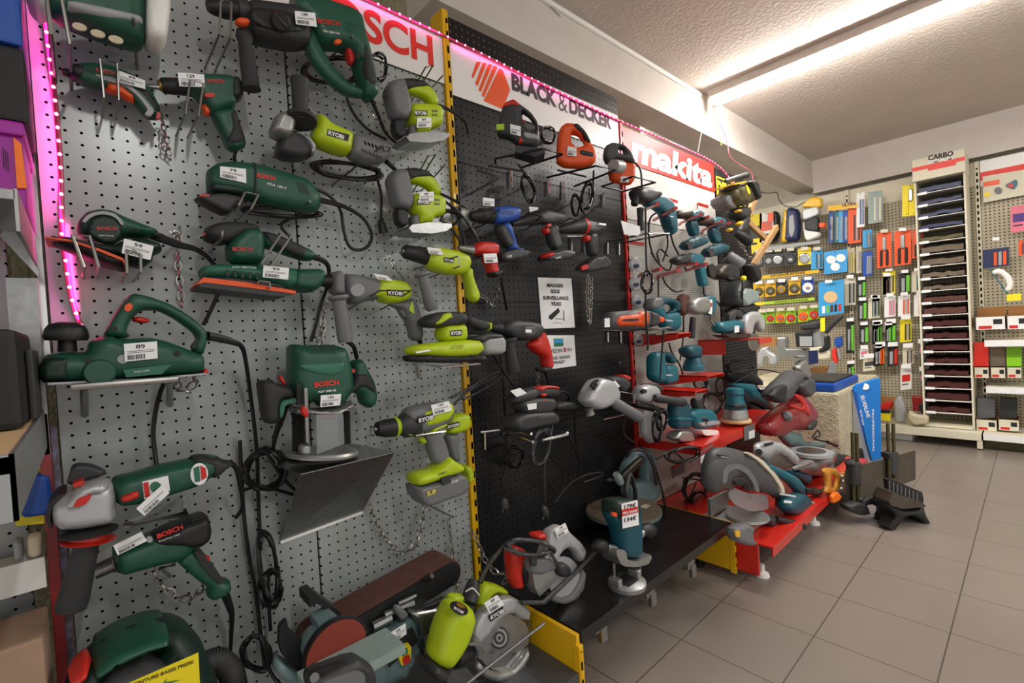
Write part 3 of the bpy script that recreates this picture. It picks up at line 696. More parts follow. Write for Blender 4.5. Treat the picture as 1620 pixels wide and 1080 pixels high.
g_ = S('motor_housing', 'green', [(600, -20), (780, 10), (985, 80), (1035, 130), (1055, 220), (1085, 330), (1115, 460), (1135, 590), (1105, 622), (1045, 600), (1040, 530), (1010, 420), (985, 330), (930, 300), (800, 295), (745, 240), (700, 150), (640, 110)], -.12, .042, .04, R=.03, par=t)
S('front_grip_arm', 'green', [(665, 150), (750, 165), (790, 290), (870, 420), (960, 510), (1060, 555), (1062, 600), (950, 585), (840, 500), (740, 375), (700, 290)], -.12, .02, .018, R=.015, par=t)
vents(700, 290, 0, 22, 30, 10, 4, 12, t, -.139)
vents(940, 135, 8, 24, 45, 18, 4, 6, g_, -.161)
S('rubber_grip', 'rubber', [(1015, 290), (1060, 320), (1090, 430), (1120, 555), (1075, 565), (1030, 470)], -.125, .04, .03, R=.02, par=t)
S('trigger', 'red', [(935, 282), (975, 285), (1003, 375), (990, 402), (965, 390), (950, 320)], -.12, .016, .012, R=.008, par=t)
S('button', 'orange', ell(902, 258, 22, 14), -.16, .005, .003, R=.004, par=t)
lathe('speed_dial', 'black', (1030, 338, -.158), (1030, 338, -.170), [(0, .008), (1, .007)], t)
S('release_button', 'orange', ell(320, 138, 46, 23, rot=.15), -.15, .012, .01, R=.01, par=t)
lathe('side_handle', 'rubber', (330, 190, -.125), (378, 545, -.125), [(0, 40), (.1, 50), (.2, 38), (.6, 46), (.93, 48), (1, 54)], t)
text('BOSCH', (785, 143), (921, 160), 30, 'red', g_, y=-.1622, bold=.03); text('PBH 2800 FRE', (817, 196), (915, 212), 12, 'paper', g_, y=-.1622)
ptag([(640, 68), (765, 80), (776, 165), (648, 148)], t, '199', y=-.172)
tube('power_cord', 'cable', [(1110, 610, -.12), (1150, 700, -.10), (1190, 800, -.08), (1260, 870, -.06), (1360, 905, -.05), (1450, 880, -.05)], [.007, .005, .0045, .004, .004, .004], t)
tube('power_cord', 'cable', loops((880, 430), 190, 80, 3, -.05, seed=3, lead=[(1085, 400, -.06)], tail=[(960, 560, -.05), (1000, 690, -.04), (1090, 790, -.04), (1200, 850, -.03)]), .0042, t, k=3)
tube('power_cord', 'cable', loops((1145, 410), 55, 90, 2, -.06, seed=5), .0042, t, k=3)
wire([(183, 205, 0), (190, 10, -.17), (222, -4, -.17), (255, 12, -.17), (250, 230, 0)], .0025, label='rounded wire hook around the nose of the rotary hammer', k=3)
wire([(850, 360, 0), (995, 220, -.17)], .0028, label='straight wire peg passing behind the trigger of the rotary hammer')
chain([(1050, 570, -.12), (1110, 680, -.08), (1190, 780, -.04), (1215, 820, -.01)], 'steel chain hanging below the rotary hammer', .0018, .02)
# --- lime angle grinder
t = thing('angle_grinder', 'lime green and grey angle grinder with an upright black handle', 'power tool')
lathe('auxiliary_handle', 'rubber', (676, 735, -.17), (672, 475, -.17), [(0, 44), (.35, 46), (.8, 50), (.9, 56), (.97, 54), (1, 30)], t)
lathe('handle_flange', 'rubber', (682, 742, -.17), (680, 700, -.165), [(0, 88), (.5, 90), (1, 60)], t)
S('gear_head', 'castalu', [(520, 705), (590, 690), (640, 760), (610, 850), (560, 850), (490, 820), (490, 780)], -.14, .035, .04, R=.02, par=t)
S('spindle_guard', 'darkgrey', [(535, 850), (620, 790), (700, 830), (752, 890), (750, 955), (690, 978), (600, 970), (530, 940)], -.12, .03, .05, R=.02, par=t)
S('guard_rim', 'castalu', [(650, 800), (730, 850), (768, 900), (745, 965), (735, 900), (690, 840), (640, 815)], -.145, .018, .02, R=.006, par=t)
b = S('body', 'lime', [(765, 700), (800, 718), (850, 765), (975, 818), (985, 840), (968, 955), (900, 940), (770, 890), (742, 850), (750, 770)], -.14, .038, .038, R=.03, par=t)
S('motor_end', 'grey', [(970, 815), (1100, 850), (1190, 885), (1230, 925), (1210, 970), (1170, 1000), (1080, 1005), (960, 958)], -.14, .034, .034, R=.03, par=t)
vents(1060, 860, 22, 8, 12, 25, 6, 10, t, -.173); vents(1045, 905, 22, 9, 12, 25, 6, 10, t, -.173)
card('logo_plate', 'ink', [(843, 788), (975, 822), (965, 862), (838, 825)], b, y=-.178); text('RYOBI', (846, 822), (940, 853), 28, 'paper', b, y=-.1795, bold=.03)
tube('power_cord', 'cable', [(1200, 985, -.14), (1260, 1040, -.12), (1330, 1120, -.10), (1350, 1200, -.09), (1325, 1290, -.09), (1280, 1350, -.07)], [.007, .005, .0045, .0045], t)
tube('power_cord', 'cable', loops((960, 1040), 220, 50, 4, -.07, seed=9, rot=.12, tail=[(1150, 1110, -.06), (1170, 1200, -.05), (1165, 1350, -.04)]), .004, t, k=3)
lathe('plug', 'black', (1165, 1340, -.04), (1185, 1420, -.04), [(0, 12), (.3, 26), (1, 30)], t)
wire([(870, 1130, 0), (1175, 890, -.2), (1225, 905, -.2), (1150, 1010, 0)], .0028, label='wire cradle hook under the motor end of the lime angle grinder')
# --- two lime jigsaws
def jigsaw(zx, zy, label, tag_y):
    zoom(zx, zy, 3.857); t = thing('jigsaw', label, 'power tool', None)
    S('front_housing', 'grey', [(1215, 500), (1290, 490), (1310, 560), (1342, 700), (1310, 745), (1235, 725), (1205, 620), (1190, 550)], -.12, .032, .034, R=.02, par=t)
    S('blade_guide', 'black', [(1230, 725), (1305, 740), (1312, 830), (1270, 855), (1240, 810)], -.12, .018, .02, R=.01, par=t)
    b = S('body', 'lime', [(1322, 648), (1380, 640), (1500, 650), (1527, 690), (1524, 780), (1452, 795), (1458, 826), (1360, 828), (1372, 795), (1335, 745)], -.12, .034, .034, R=.022, par=t)
    S('handle', 'lime', [(1275, 490), (1340, 486), (1420, 505), (1480, 565), (1517, 645), (1470, 652), (1440, 610), (1400, 590), (1330, 570), (1290, 560)], -.12, .022, .022, R=.02, par=t)
    S('handle_grip', 'rubber', [(1275, 490), (1345, 484), (1425, 505), (1480, 560), (1440, 545), (1370, 552), (1300, 562)], -.125, .022, .022, R=.02, par=t)
    S('sole_plate', 'steel', [(1300, 845), (1400, 830), (1538, 838), (1540, 858), (1505, 882), (1420, 897), (1300, 890), (1280, 865)], -.12, .04, .04, R=.004, par=t, sm=0)
    S('foot_post', 'grey', [(1330, 780), (1365, 760), (1375, 840), (1335, 845)], -.12, .02, .02, R=.006, par=t)
    card('logo_plate', 'ink', [(1372, 672), (1450, 675), (1450, 705), (1374, 705)], b, y=-.155); text('RYOBI', (1379, 700), (1446, 702), 22, 'paper', b, y=-.1565, bold=.03)
    ptag([(1388, tag_y), (1474, tag_y-4), (1474, tag_y+55), (1385, tag_y+60)], t, '89', y=-.158)
    vents(1475, 670, 9, 0, 5, 14, 4, 5, t, -.1535); vents(1475, 695, 9, 0, 5, 14, 4, 5, t, -.1535)
    tube('power_cord', 'cable', [(1515, 640, -.12), (1600, 680, -.13), (1680, 740, -.12), (1700, 820, -.10)], .005, t)
    wire([(1310, 640, 0), (1440, 410, -.22), (1485, 400, -.22), (1330, 655, 0)], .0024, label='tall wire prong hook above ' + label.split(' hanging')[0])
    wire([(1400, 620, 0), (1545, 460, -.22)], .0024, label='single wire peg right of ' + label.split(' hanging')[0])
    return t
jigsaw(300, 0, 'upper lime green jigsaw hanging beside the yellow upright', 720)
jigsaw(303.9, 140.7, 'lower lime green jigsaw hanging beside the yellow upright', 630)
zoom(680, 20, 3.857)
# --- delta sander
zoom(300, 260, 3.857)
t = thing('delta_sander', 'green delta sander with black triangular pad and long body', 'power tool')
b = S('body', 'green', [(100, 40), (150, 5), (250, -10), (400, 5), (520, 40), (700, 95), (745, 140), (785, 200), (788, 280), (740, 300), (600, 280), (460, 250), (330, 205), (200, 190), (112, 180), (98, 110)], -.10, .038, .035, R=.03, par=t)
S('lower_skirt', 'darkgreen', [(100, 125), (300, 150), (330, 205), (200, 192), (112, 182)], -.105, .036, .03, R=.01, par=t)
S('sanding_pad', 'darkgrey', [(22, 215), (70, 190), (200, 185), (300, 205), (305, 240), (240, 305), (200, 308), (120, 270)], -.12, .03, .03, R=.012, par=t, sm=0)
S('release_tab', 'red', [(55, 192), (115, 188), (118, 200), (60, 202)], -.14, .01, .01, R=.004, par=t)
text('BOSCH', (412, 78), (520, 100), 26, 'signred', b, y=-.1385, bold=.03); text('PDA 180 E', (472, 125), (590, 155), 16, 'paper', b, y=-.1385, shear=.2)
vents(648, 105, 17, 4, 28, 68, 4, 6, t, -.138)
ptag([(186, 12), (343, 28), (345, 115), (186, 78)], t, '79', y=-.142)
tube('cable_tie', 'ink', [(402, -5, -.137), (404, 100, -.141), (400, 180, -.139), (385, 250, -.12)], .0022, t)
tube('power_cord', 'cable', [(780, 215, -.10), (870, 235, -.09), (960, 265, -.08), (1060, 330, -.07), (1110, 420, -.06), (1095, 490, -.05), (1040, 522, -.05), (975, 500, -.05), (940, 400, -.05), (920, 280, -.05), (850, 190, -.05), (730, 135, -.06)], [.008, .005, .0045, .0045, .0045], t)
tube('power_cord', 'cable', loops((560, 290), 240, 28, 3, -.07, seed=11, rot=.06, tail=[(560, 360, -.05), (610, 440, -.04), (615, 470, -.02)]), .0042, t, k=3)
wire([(300, 245, 0), (340, 170, -.16), (420, 185, -.16), (375, 270, 0)], .0025, label='wire hook under the front of the delta sander')
wire([(635, 330, 0), (735, 225, -.16)], .0028, label='straight wire peg under the rear of the delta sander')
# --- half-sheet orbital sander with long handle
t = thing('orbital_sander', 'green orbital sander with a long handle and orange-edged sanding plate', 'power tool')
b = S('motor_body', 'green', [(215, 480), (320, 385), (430, 400), (450, 470), (442, 612), (380, 615), (228, 608)], -.11, .045, .04, R=.035, par=t)
S('front_knob', 'rubber', [(80, 420), (95, 385), (170, 360), (290, 357), (380, 372), (430, 400), (400, 440), (320, 440), (260, 480), (200, 495), (120, 475), (82, 450)], -.11, .042, .04, R=.035, par=t)
S('rear_handle', 'green', [(420, 405), (520, 430), (640, 480), (740, 530), (760, 560), (745, 590), (700, 590), (600, 560), (500, 520), (440, 510)], -.11, .026, .026, R=.022, par=t)
S('handle_grip', 'rubber', [(430, 405), (520, 432), (640, 482), (700, 515), (690, 585), (640, 570), (560, 535), (470, 500), (445, 470)], -.114, .026, .026, R=.022, par=t)
S('red_dot', 'red', ell(86, 428, 5, 9), -.14, .006, .004, R=.003, par=t)
vents(320, 405, 5, 15, 65, 8, 4, 5, b, -.156)
text('BOSCH', (262, 528), (385, 530), 24, 'red', b, y=-.1565, bold=.03)
S('sanding_base', 'greenlight', [(52, 650), (75, 622), (160, 615), (460, 622), (700, 650), (800, 650), (810, 680), (790, 740), (740, 780), (600, 770), (400, 730), (200, 700), (55, 695)], -.115, .05, .045, R=.02, par=t)
S('dust_box', 'green', [(600, 645), (790, 640), (812, 680), (790, 745), (740, 785), (620, 780), (590, 740)], -.12, .052, .045, R=.03, par=t)
vents(225, 640, 45, 5, 0, 42, 5, 16, t, -.165, m='darkgreen')
S('clamp_plate', 'darkgrey', [(60, 700), (200, 695), (500, 730), (600, 775), (590, 790), (400, 765), (60, 715)], -.12, .052, .045, R=.01, par=t, sm=0)
S('pad_edge', 'orange', [(20, 750), (55, 708), (300, 735), (600, 785), (600, 803), (300, 765), (60, 738)], -.12, .056, .05, R=.004, par=t, sm=0)
S('sandpaper', 'darkgrey', [(25, 755), (58, 738), (300, 765), (598, 803), (540, 820), (300, 795), (25, 762)], -.12, .054, .05, R=.004, par=t, sm=0)
text('LOW VIBRATION', (262, 632), (405, 636), 12, 'paper', t, y=-.1662)
ptag([(450, 615), (606, 632), (600, 703), (446, 688)], t, '99', y=-.172)
tube('power_cord', 'cable', [(745, 560, -.11), (820, 590, -.10), (850, 640, -.09), (840, 740, -.08), (800, 860, -.07), (770, 980, -.06), (740, 1080, -.05)], [.009, .006, .0045, .0045, .0045], t)
wire([(130, 540, 0), (140, 500, -.1), (190, 460, -.18), (200, 405, -.19)], .003, label='bent wire peg at the front knob of the orbital sander', k=4)
wire([(440, 600, 0), (555, 430, -.19), (620, 435, -.19), (505, 605, 0)], .0025, label='wire hook under the long handle of the orbital sander')
wire([(420, 720, -.0), (425, 710, -.19), (490, 718, -.19), (490, 750, 0)], .0025, label='wire hook gripping the plate of the orbital sander')
# --- green corded sander on left with triangular plate
zoom(0, 260, 3.857)
t = thing('multi_sander', 'green multi sander with round silver-ringed head at the left edge', 'power tool')
b = S('head', 'green', [(465, 400), (475, 350), (520, 300), (600, 282), (680, 290), (760, 330), (860, 370), (965, 410), (960, 440), (900, 455), (800, 448), (750, 455), (690, 492), (600, 470), (480, 440)], -.09, .045, .04, R=.03, par=t)
S('logo_face', 'darkgreen', [(530, 375), (560, 330), (630, 310), (700, 330), (745, 375), (740, 440), (700, 485), (640, 490), (560, 450), (530, 420)], -.13, .012, .01, R=.006, par=t)
ro = ell(640, 400, 122, 112, 26); S('silver_ring', 'lightgrey', [(500, 350), (530, 315), (580, 295), (640, 290), (700, 305), (745, 345), (755, 375), (735, 372), (715, 340), (680, 318), (630, 308), (580, 315), (545, 335), (520, 362)], -.135, .008, .006, R=.004, par=t)
text('BOSCH', (594, 402), (718, 402), 22, 'red', b, y=-.1425, bold=.03); text('PSM Primo', (604, 438), (694, 440), 9, 'paper', b, y=-.1425)
vents(770, 385, 18, 2, 6, 26, 5, 5, b, -.134)
S('rear_boot', 'rubber', [(905, 420), (960, 412), (985, 440), (960, 460), (905, 455)], -.09, .03, .03, R=.02, par=t)
S('base_plate', 'darkgreen', [(330, 445), (440, 455), (560, 490), (680, 505), (760, 470), (870, 455), (985, 495), (985, 535), (930, 560), (930, 590), (870, 635), (800, 625), (760, 600), (650, 560), (420, 490)], -.10, .045, .04, R=.02, par=t)
S('sanding_plate', 'black', [(275, 470), (300, 443), (420, 470), (580, 515), (720, 570), (765, 610), (775, 645), (765, 655), (640, 625), (480, 560), (360, 505)], -.11, .05, .045, R=.01, par=t, sm=0)
S('orange_edge', 'orange', [(280, 470), (440, 490), (600, 540), (740, 595), (775, 640), (768, 650), (735, 610), (600, 556), (440, 502), (285, 478)], -.115, .052, .045, R=.003, par=t, sm=0)
ptag([(758, 452), (938, 498), (918, 584), (742, 541)], t, '59', y=-.168)
tube('power_cord', 'cable', [(955, 440, -.09), (1090, 490, -.09), (1200, 520, -.09), (1290, 590, -.08), (1335, 680, -.07), (1330, 780, -.06), (1290, 880, -.05), (1240, 980, -.04)], [.010, .006, .0045, .0045, .0045], t)
wire([(510, 620, 0), (440, 430, -.18), (548, 435, -.18), (602, 620, 0)], .0028, label='wide wire hook around the plate of the silver-ringed sander')
wire([(777, 655, 0), (770, 550, -.17), (815, 525, -.17), (860, 550, -.17), (860, 650, 0)], .0028, label='rounded wire hook at the rear of the silver-ringed sander', k=3)
chain([(1070, 410, -.03), (1095, 470, -.03), (1085, 600, -.02), (1100, 740, -.02), (1110, 870, -.02)], 'steel chain hanging straight down right of the silver-ringed sander', .0018, .022)
wire([(1095, 380, 0), (1095, 430, -.03), (1040, 415, -.08)], .004, label='short eye hook holding a hanging steel chain', m='chrome')
# --- planer
zoom(0, 520, 3.857)
t = thing('planer', 'green electric planer with round black knob resting on a steel rail', 'power tool')
b = S('body', 'green', [(232, 240), (275, 160), (340, 145), (500, 140), (525, 135), (540, 80), (600, 50), (640, 35), (700, 45), (760, 62), (900, 52), (1000, 70), (1120, 115), (1185, 140), (1240, 160), (1242, 262), (1170, 275), (900, 295), (500, 322), (260, 328), (240, 300)], -.14, .05, .05, R=.03, par=t)
S('front_shoe', 'darkgreen', [(232, 240), (275, 165), (440, 160), (440, 320), (260, 328), (240, 300)], -.145, .05, .05, R=.02, par=t, sm=0)
S('handle', 'green', [(625, 45), (660, -25), (720, -130), (800, -218), (900, -200), (1040, -150), (1180, -60), (1260, 20), (1258, 80), (1235, 165), (1170, 150), (1160, 100), (1195, 60), (1170, 20), (1060, -60), (960, -110), (860, -110), (800, -60), (770, 10), (790, 60)], -.14, .03, .03, R=.026, par=t)
S('handle_button', 'orange', ell(783, -130, 28, 22, rot=-.8), -.168, .006, .004, R=.005, par=t)
S('trigger', 'red', [(805, -70), (850, -75), (915, -60), (910, -38), (860, -32), (805, -45)], -.14, .018, .016, R=.008, par=t)
lathe('depth_knob', 'black', (405, 70, -.14), (405, -40, -.14), [(0, 98), (.2, 106), (.6, 98), (.85, 82), (1, 40)], t)
lathe('knob_stem', 'black', (412, 140, -.14), (410, 60, -.14), [(0, 46), (1, 42)], t)
lathe('belt_cover', 'green', (608, 265, -.18), (608, 265, -.196), [(0, 84), (.8, 80), (1, 70)], t, n=32)
lathe('badge', 'lightgrey', (750, 185, -.188), (750, 185, -.193), [(0, 27), (1, 27)], t)
S('model_plate', 'greenlight', [(750, 250), (1050, 215), (985, 275), (770, 295)], -.187, .005, .004, R=.004, par=t, sm=0)
text('PHO 1500', (820, 270), (912, 258), 11, 'paper', t, y=-.1945)
for sx, sy in ((372, 245), (540, 195), (1083, 150), (1188, 105), (698, 0)): lathe('screw', 'ink', (sx, sy, -.165), (sx, sy, -.1935 if sy > 120 else -.172), [(0, 16), (1, 16)], t, n=10)
S('orange_lever', 'red', [(1200, 275), (1235, 245), (1262, 240), (1268, 265), (1250, 288)], -.14, .02, .016, R=.008, par=t)
S('sole', 'steel', [(300, 322), (900, 295), (1235, 265), (1235, 275), (900, 308), (300, 335)], -.14, .048, .048, R=.003, par=t, sm=0)
ptag([(755, 92), (958, 76), (962, 180), (762, 200)], t, '89', y=-.1955)
tube('power_cord', 'cable', [(1265, 45, -.14), (1330, 55, -.13), (1420, 80, -.12), (1475, 110, -.11), (1500, 200, -.09), (1530, 420, -.06), (1555, 620, -.05), (1570, 800, -.04), (1575, 1000, -.03), (1590, 1350, -.02)], [.010, .009, .006, .0045, .0045, .0045, .0045, .0045], t)
t = thing('display_rail', 'bright steel rail bracket carrying the green electric planer', 'bracket')
tube('rail', 'chrome', [(435, 357, -.21), (700, 335, -.21), (1085, 305, -.21)], .006, t, k=1)
lathe('post', 'steel', (518, 525, -.005), (512, 360, -.20), [(0, .006), (1, .006)], t); lathe('post', 'steel', (1040, 462, -.005), (1030, 320, -.20), [(0, .006), (1, .006)], t)
chain([(1185, 290, -.10), (1190, 320, -.06), (1130, 385, -.04), (1080, 340, -.05), (1090, 310, -.08)], 'short steel chain under the rear of the green planer', .002, .026)
tagp(tube('loose_cable', 'cable', [(1000, 330, -.06), (960, 450, -.04), (935, 620, -.03), (945, 750, -.03), (955, 830, -.04)], .0045), 'black cable hanging straight down below the green planer', 'cable')
# --- silver green angle grinder
t = thing('angle_grinder', 'green and silver angle grinder with red switch and black side handle, lower left', 'power tool')
b = S('motor_body', 'green', [(680, 900), (800, 880), (960, 830), (1160, 790), (1230, 770), (1300, 765), (1355, 800), (1345, 850), (1250, 920), (1180, 960), (1000, 1015), (850, 1060), (720, 1075), (690, 1000)], -.15, .042, .042, R=.035, par=t)
S('end_cap', 'rubber', [(1130, 790), (1220, 768), (1310, 770), (1370, 800), (1410, 805), (1415, 825), (1370, 840), (1330, 880), (1270, 915), (1262, 830)], -.15, .043, .043, R=.03, par=t)
S('gear_head', 'silverpaint', [(310, 1100), (320, 1050), (380, 990), (500, 940), (590, 915), (690, 920), (712, 1000), (712, 1160), (640, 1180), (480, 1205), (370, 1210), (320, 1170)], -.15, .05, .05, R=.03, par=t)
S('gear_ridge', 'silverpaint', [(480, 950), (590, 915), (680, 935), (640, 1000), (560, 990), (500, 1080), (400, 1090), (390, 1050)], -.175, .036, .02, R=.02, par=t)
S('red_patch', 'red', [(445, 1080), (475, 1030), (550, 1005), (558, 1020), (520, 1070), (460, 1082)], -.208, .006, .004, R=.004, par=t)
S('lock_button', 'red', [(445, 930), (510, 912), (515, 938), (450, 955)], -.17, .02, .01, R=.008, par=t)
S('slide_switch', 'red', [(738, 1015), (845, 975), (852, 1010), (845, 1030), (748, 1060), (736, 1045)], -.185, .014, .01, R=.01, par=t)
S('disc_guard', 'darkgrey', [(440, 818), (560, 825), (640, 860), (655, 885), (560, 915), (400, 960)], -.12, .012, .03, R=.008, par=t)
S('disc_guard', 'black', [(285, 1100), (300, 1040), (350, 985), (420, 960), (350, 1020), (320, 1060), (315, 1130), (330, 1185), (300, 1160)], -.13, .05, .03, R=.012, par=t)
S('guard_foot', 'black', [(355, 1190), (490, 1210), (475, 1300), (370, 1320)], -.13, .02, .03, R=.01, par=t)
lathe('handle_flange', 'rubber', (550, 1225, -.17), (550, 1252, -.17), [(0, 80), (.3, 136), (.7, 132), (1, 80)], t, n=32)
lathe('damping_ring', 'red', (547, 1245, -.17), (540, 1292, -.17), [(0, 92), (.6, 98), (.8, 134), (1, 128)], t, n=32)
lathe('side_handle', 'rubber', (535, 1290, -.17), (430, 1725, -.17), [(0, 66), (.1, 62), (.5, 72), (.85, 78), (.97, 74), (1, 50)], t)
b2 = card('sticker', 'paper', [(868, 932), (1025, 895), (1038, 985), (880, 1040)], t, y=-.1935); card('sticker_field', 'red', [(873, 940), (905, 932), (915, 1020), (885, 1030)], b2, y=-.195)
S('dial_icon', 'greenlight', ell(950, 965, 34, 34), -.1955, .001, .001, R=.001, par=b2)
sb = S('round_sticker', 'paper', ell(1215, 885, 54, 68, rot=.1), -.1935, .0015, .001, R=.001, par=t); card('sticker_lines', 'greenlight', [(1180, 850), (1215, 835), (1222, 930), (1190, 935)], sb, y=-.196); card('sticker_red', 'red', [(1222, 832), (1255, 850), (1262, 905), (1230, 925)], sb, y=-.196)
ptag([(830, 1095), (990, 950), (1035, 1000), (880, 1140)], t, '', y=-.21)
tube('power_cord', 'cable', [(1400, 815, -.15), (1440, 850, -.14), (1465, 950, -.12), (1480, 1080, -.09), (1440, 1150, -.06)], [.007, .005, .0045, .0045, .0045], t)
wire([(990, 1090, 0), (775, 1195, -.24), (1130, 1130, -.24), (1125, 1030, -.02)], .006, m='chrome', label='thick chrome bracket rail under the silver green angle grinder')
# --- heat gun
zoom(0, 800, 3.857)
t = thing('heat_gun', 'green and black heat gun with a steel nozzle, below the angle grinder', 'power tool')
lathe('nozzle', 'steel', (575, 405, -.12), (700, 350, -.12), [(0, 44), (.9, 46), (1, 52)], t)
b = S('barrel', 'green', [(680, 275), (700, 255), (860, 190), (1000, 130), (1100, 100), (1200, 150), (1190, 250), (1100, 325), (960, 350), (720, 418), (700, 360)], -.12, .04, .04, R=.035, par=t)
S('motor_cap', 'black', [(895, 180), (1000, 125), (1180, 55), (1240, 38), (1270, 60), (1287, 130), (1275, 190), (1220, 235), (1130, 245), (1090, 235), (950, 230)], -.125, .042, .04, R=.035, par=t)
S('handle', 'green', [(1060, 320), (1150, 245), (1215, 260), (1290, 360), (1350, 440), (1400, 448), (1408, 490), (1385, 530), (1290, 565), (1255, 545), (1265, 490), (1190, 440), (1120, 380)], -.12, .03, .03, R=.025, par=t)
S('grip', 'rubber', [(1165, 250), (1215, 258), (1300, 360), (1355, 440), (1310, 440), (1230, 360)], -.125, .03, .03, R=.02, par=t)
S('switch', 'red', [(1250, 310), (1275, 305), (1278, 325), (1258, 330)], -.14, .012, .01, R=.005, par=t)
vents(1165, 85, 22, -10, 22, 10, 4, 10, t, -.1665); vents(1185, 105, 22, -10, 22, 10, 4, 10, t, -.1665); vents(1205, 128, 22, -10, 22, 10, 3, 10, t, -.1665)
text('BOSCH', (962, 200), (1118, 138), 30, 'signred', b, y=-.1675, bold=.035); text('EasyHeat 500', (972, 222), (1098, 178), 12, 'paper', b, y=-.1675)
S('badge', 'lightgrey', ell(912, 203, 20, 20), -.167, .002, .001, R=.001, par=t)
ptag([(690, 242), (862, 157), (898, 212), (718, 300)], t, '', y=-.169)
tube('power_cord', 'cable', [(1370, 530, -.12), (1400, 610, -.11), (1415, 670, -.10), (1410, 800, -.07), (1405, 900, -.05), (1410, 960, -.05)], [.009, .007, .005, .004, .004], t)
wire([(1040, 430, 0), (980, 380, -.15), (1070, 355, -.15)], .0035, label='bent wire peg under the heat gun', m='wire')
chain([(910, 360, -.06), (980, 470, -.05), (1060, 540, -.05), (1150, 565, -.05), (1220, 520, -.07), (1240, 480, -.09)], 'steel chain slung under the green heat gun', .002, .024)
# --- paint sprayer case
t = thing('paint_sprayer', 'big dark green paint sprayer with a red catch and yellow leaflet, bottom left', 'power tool')
b = S('housing', 'darkgreen', [(370, 1250), (400, 1030), (480, 950), (620, 820), (800, 730), (960, 690), (1060, 682), (1150, 720), (1220, 800), (1260, 900), (1330, 1050), (1350, 1300), (600, 1400)], -.16, .09, .07, R=.05, par=t, sm=2, holes=[[(625, 915), (780, 830), (950, 772), (985, 780), (940, 850), (800, 900), (680, 985)]])
S('handle_grip', 'green', [(540, 890), (700, 780), (900, 705), (1020, 695), (1010, 735), (860, 775), (700, 850), (590, 925)], -.165, .095, .07, R=.02, par=t)
S('lid', 'midgrey', [(600, 1050), (720, 960), (900, 905), (1040, 910), (1130, 960), (1220, 1080), (1240, 1300), (620, 1300)], -.20, .062, .02, R=.02, par=t)
S('catch', 'red', [(410, 1005), (520, 900), (560, 935), (450, 1040)], -.20, .06, .04, R=.015, par=t, sm=0)
lf = card('leaflet', 'sunyellow', [(760, 1090), (1210, 893), (1225, 1200), (760, 1250)], t, y=-.275)
text('PEINTURE BASSE PRESSI', (800, 1105), (1180, 958), 22, 'ink', lf, y=-.2765, bold=.02); card('leaf_green', 'switch', [(980, 1100), (1020, 1050), (1010, 1075), (1100, 1060)], lf, y=-.2768)
tube('air_hose', 'rubber', [(1260, 960, -.13), (1330, 940, -.13), (1400, 1000, -.14), (1430, 1080, -.15), (1440, 1200, -.15)], .022, t, n=12)
mb = MB(); q = spline([P(*p) for p in ((1260, 960, -.13), (1330, 940, -.13), (1400, 1000, -.14), (1430, 1080, -.15), (1440, 1200, -.15))], 8)
for i in range(1, len(q)-1): 
    d = q[i+1]-q[i-1]; d /= np.linalg.norm(d); mb.lathe(q[i]-d*.002, q[i]+d*.002, [(0, .0245), (1, .0245)], 12)
mb.build('hose_ribs', 'rubber', t, True)['kind'] = 'stuff'
# --- loose cable bundles hanging on the grey panel
zoom(360, 520, 3.857)
def bundle(fr, specs, label, m='cable', r=.0042):
    zoom(*fr); t = thing('cable_bundle', label, 'cable')
    for sp in specs: tube('cable', m, sp, r, t, k=3)
    return t
bundle((360, 520, 3.857), [loops((230, 860), 130, 120, 4, -.05, seed=21, rot=-.9, lead=[(370, 440, -.1), (300, 600, -.08), (280, 720, -.06)], tail=[(330, 900, -.05), (420, 990, -.04)]), [(80, 990, -.04), (200, 960, -.06), (330, 990, -.05), (400, 1010, -.03)]], 'tangled bundle of black router cable left of the steel corner shelf')
bundle((360, 800, 3.857), [loops((250, 380), 55, 230, 4, -.05, seed=23, rot=-.12), loops((260, 500), 70, 110, 2, -.06, seed=24), [(250, 420, -.05), (250, 560, -.05), (262, 760, -.05)]], 'long tied skein of black cable hanging beside the seam')
bundle((360, 800, 3.857), [loops((175, 900), 85, 110, 4, -.10, seed=27, rot=-.3, tail=[(260, 1010, -.12), (330, 1100, -.14)]), [(40, 940, -.1), (60, 1010, -.12), (120, 1100, -.14)]], 'coiled black cable heap beside the belt sander')
zoom(360, 800, 3.857)
tagp(tube('loose_cable', 'cable', [(75, -400, -.03), (95, 0, -.03), (130, 300, -.03), (170, 520, -.03), (200, 760, -.04), (230, 1010, -.05)], .0045), 'straight black cable running down the grey pegboard left of the seam', 'cable')
# --- plunge router on its corner shelf
zoom(360, 520, 3.857)
cs = thing('corner_shelf', 'brushed steel sloping bracket shelf under the plunge router', 'shelf')
A_, B_, C_, D_ = P(300, 755, -.01), P(445, 885, -.215), P(1022, 750, -.215), P(790, 690, -.01)
zt = (B_[2]+C_[2])/2
A_ = np.array([B_[0]-.02, -.004, zt]); B_ = np.array([B_[0], -.215, zt]); C_ = np.array([C_[0], -.215, zt]); D_ = np.array([C_[0]-.03, -.004, zt])
E1, F1 = P(300, 1165, -.004), P(815, 1080, -.004)
zoom(0, 0, 1)
E1 = P(443, 858, -.004); F1 = P(573, 810, -.004)
MB().add([A_, B_, C_, D_, A_-[0, 0, .002], B_-[0, 0, .002], C_-[0, 0, .002], D_-[0, 0, .002]], [(0, 1, 2, 3), (7, 6, 5, 4), (0, 4, 5, 1), (1, 5, 6, 2), (2, 6, 7, 3)]).build('top_plate', 'steel', cs)
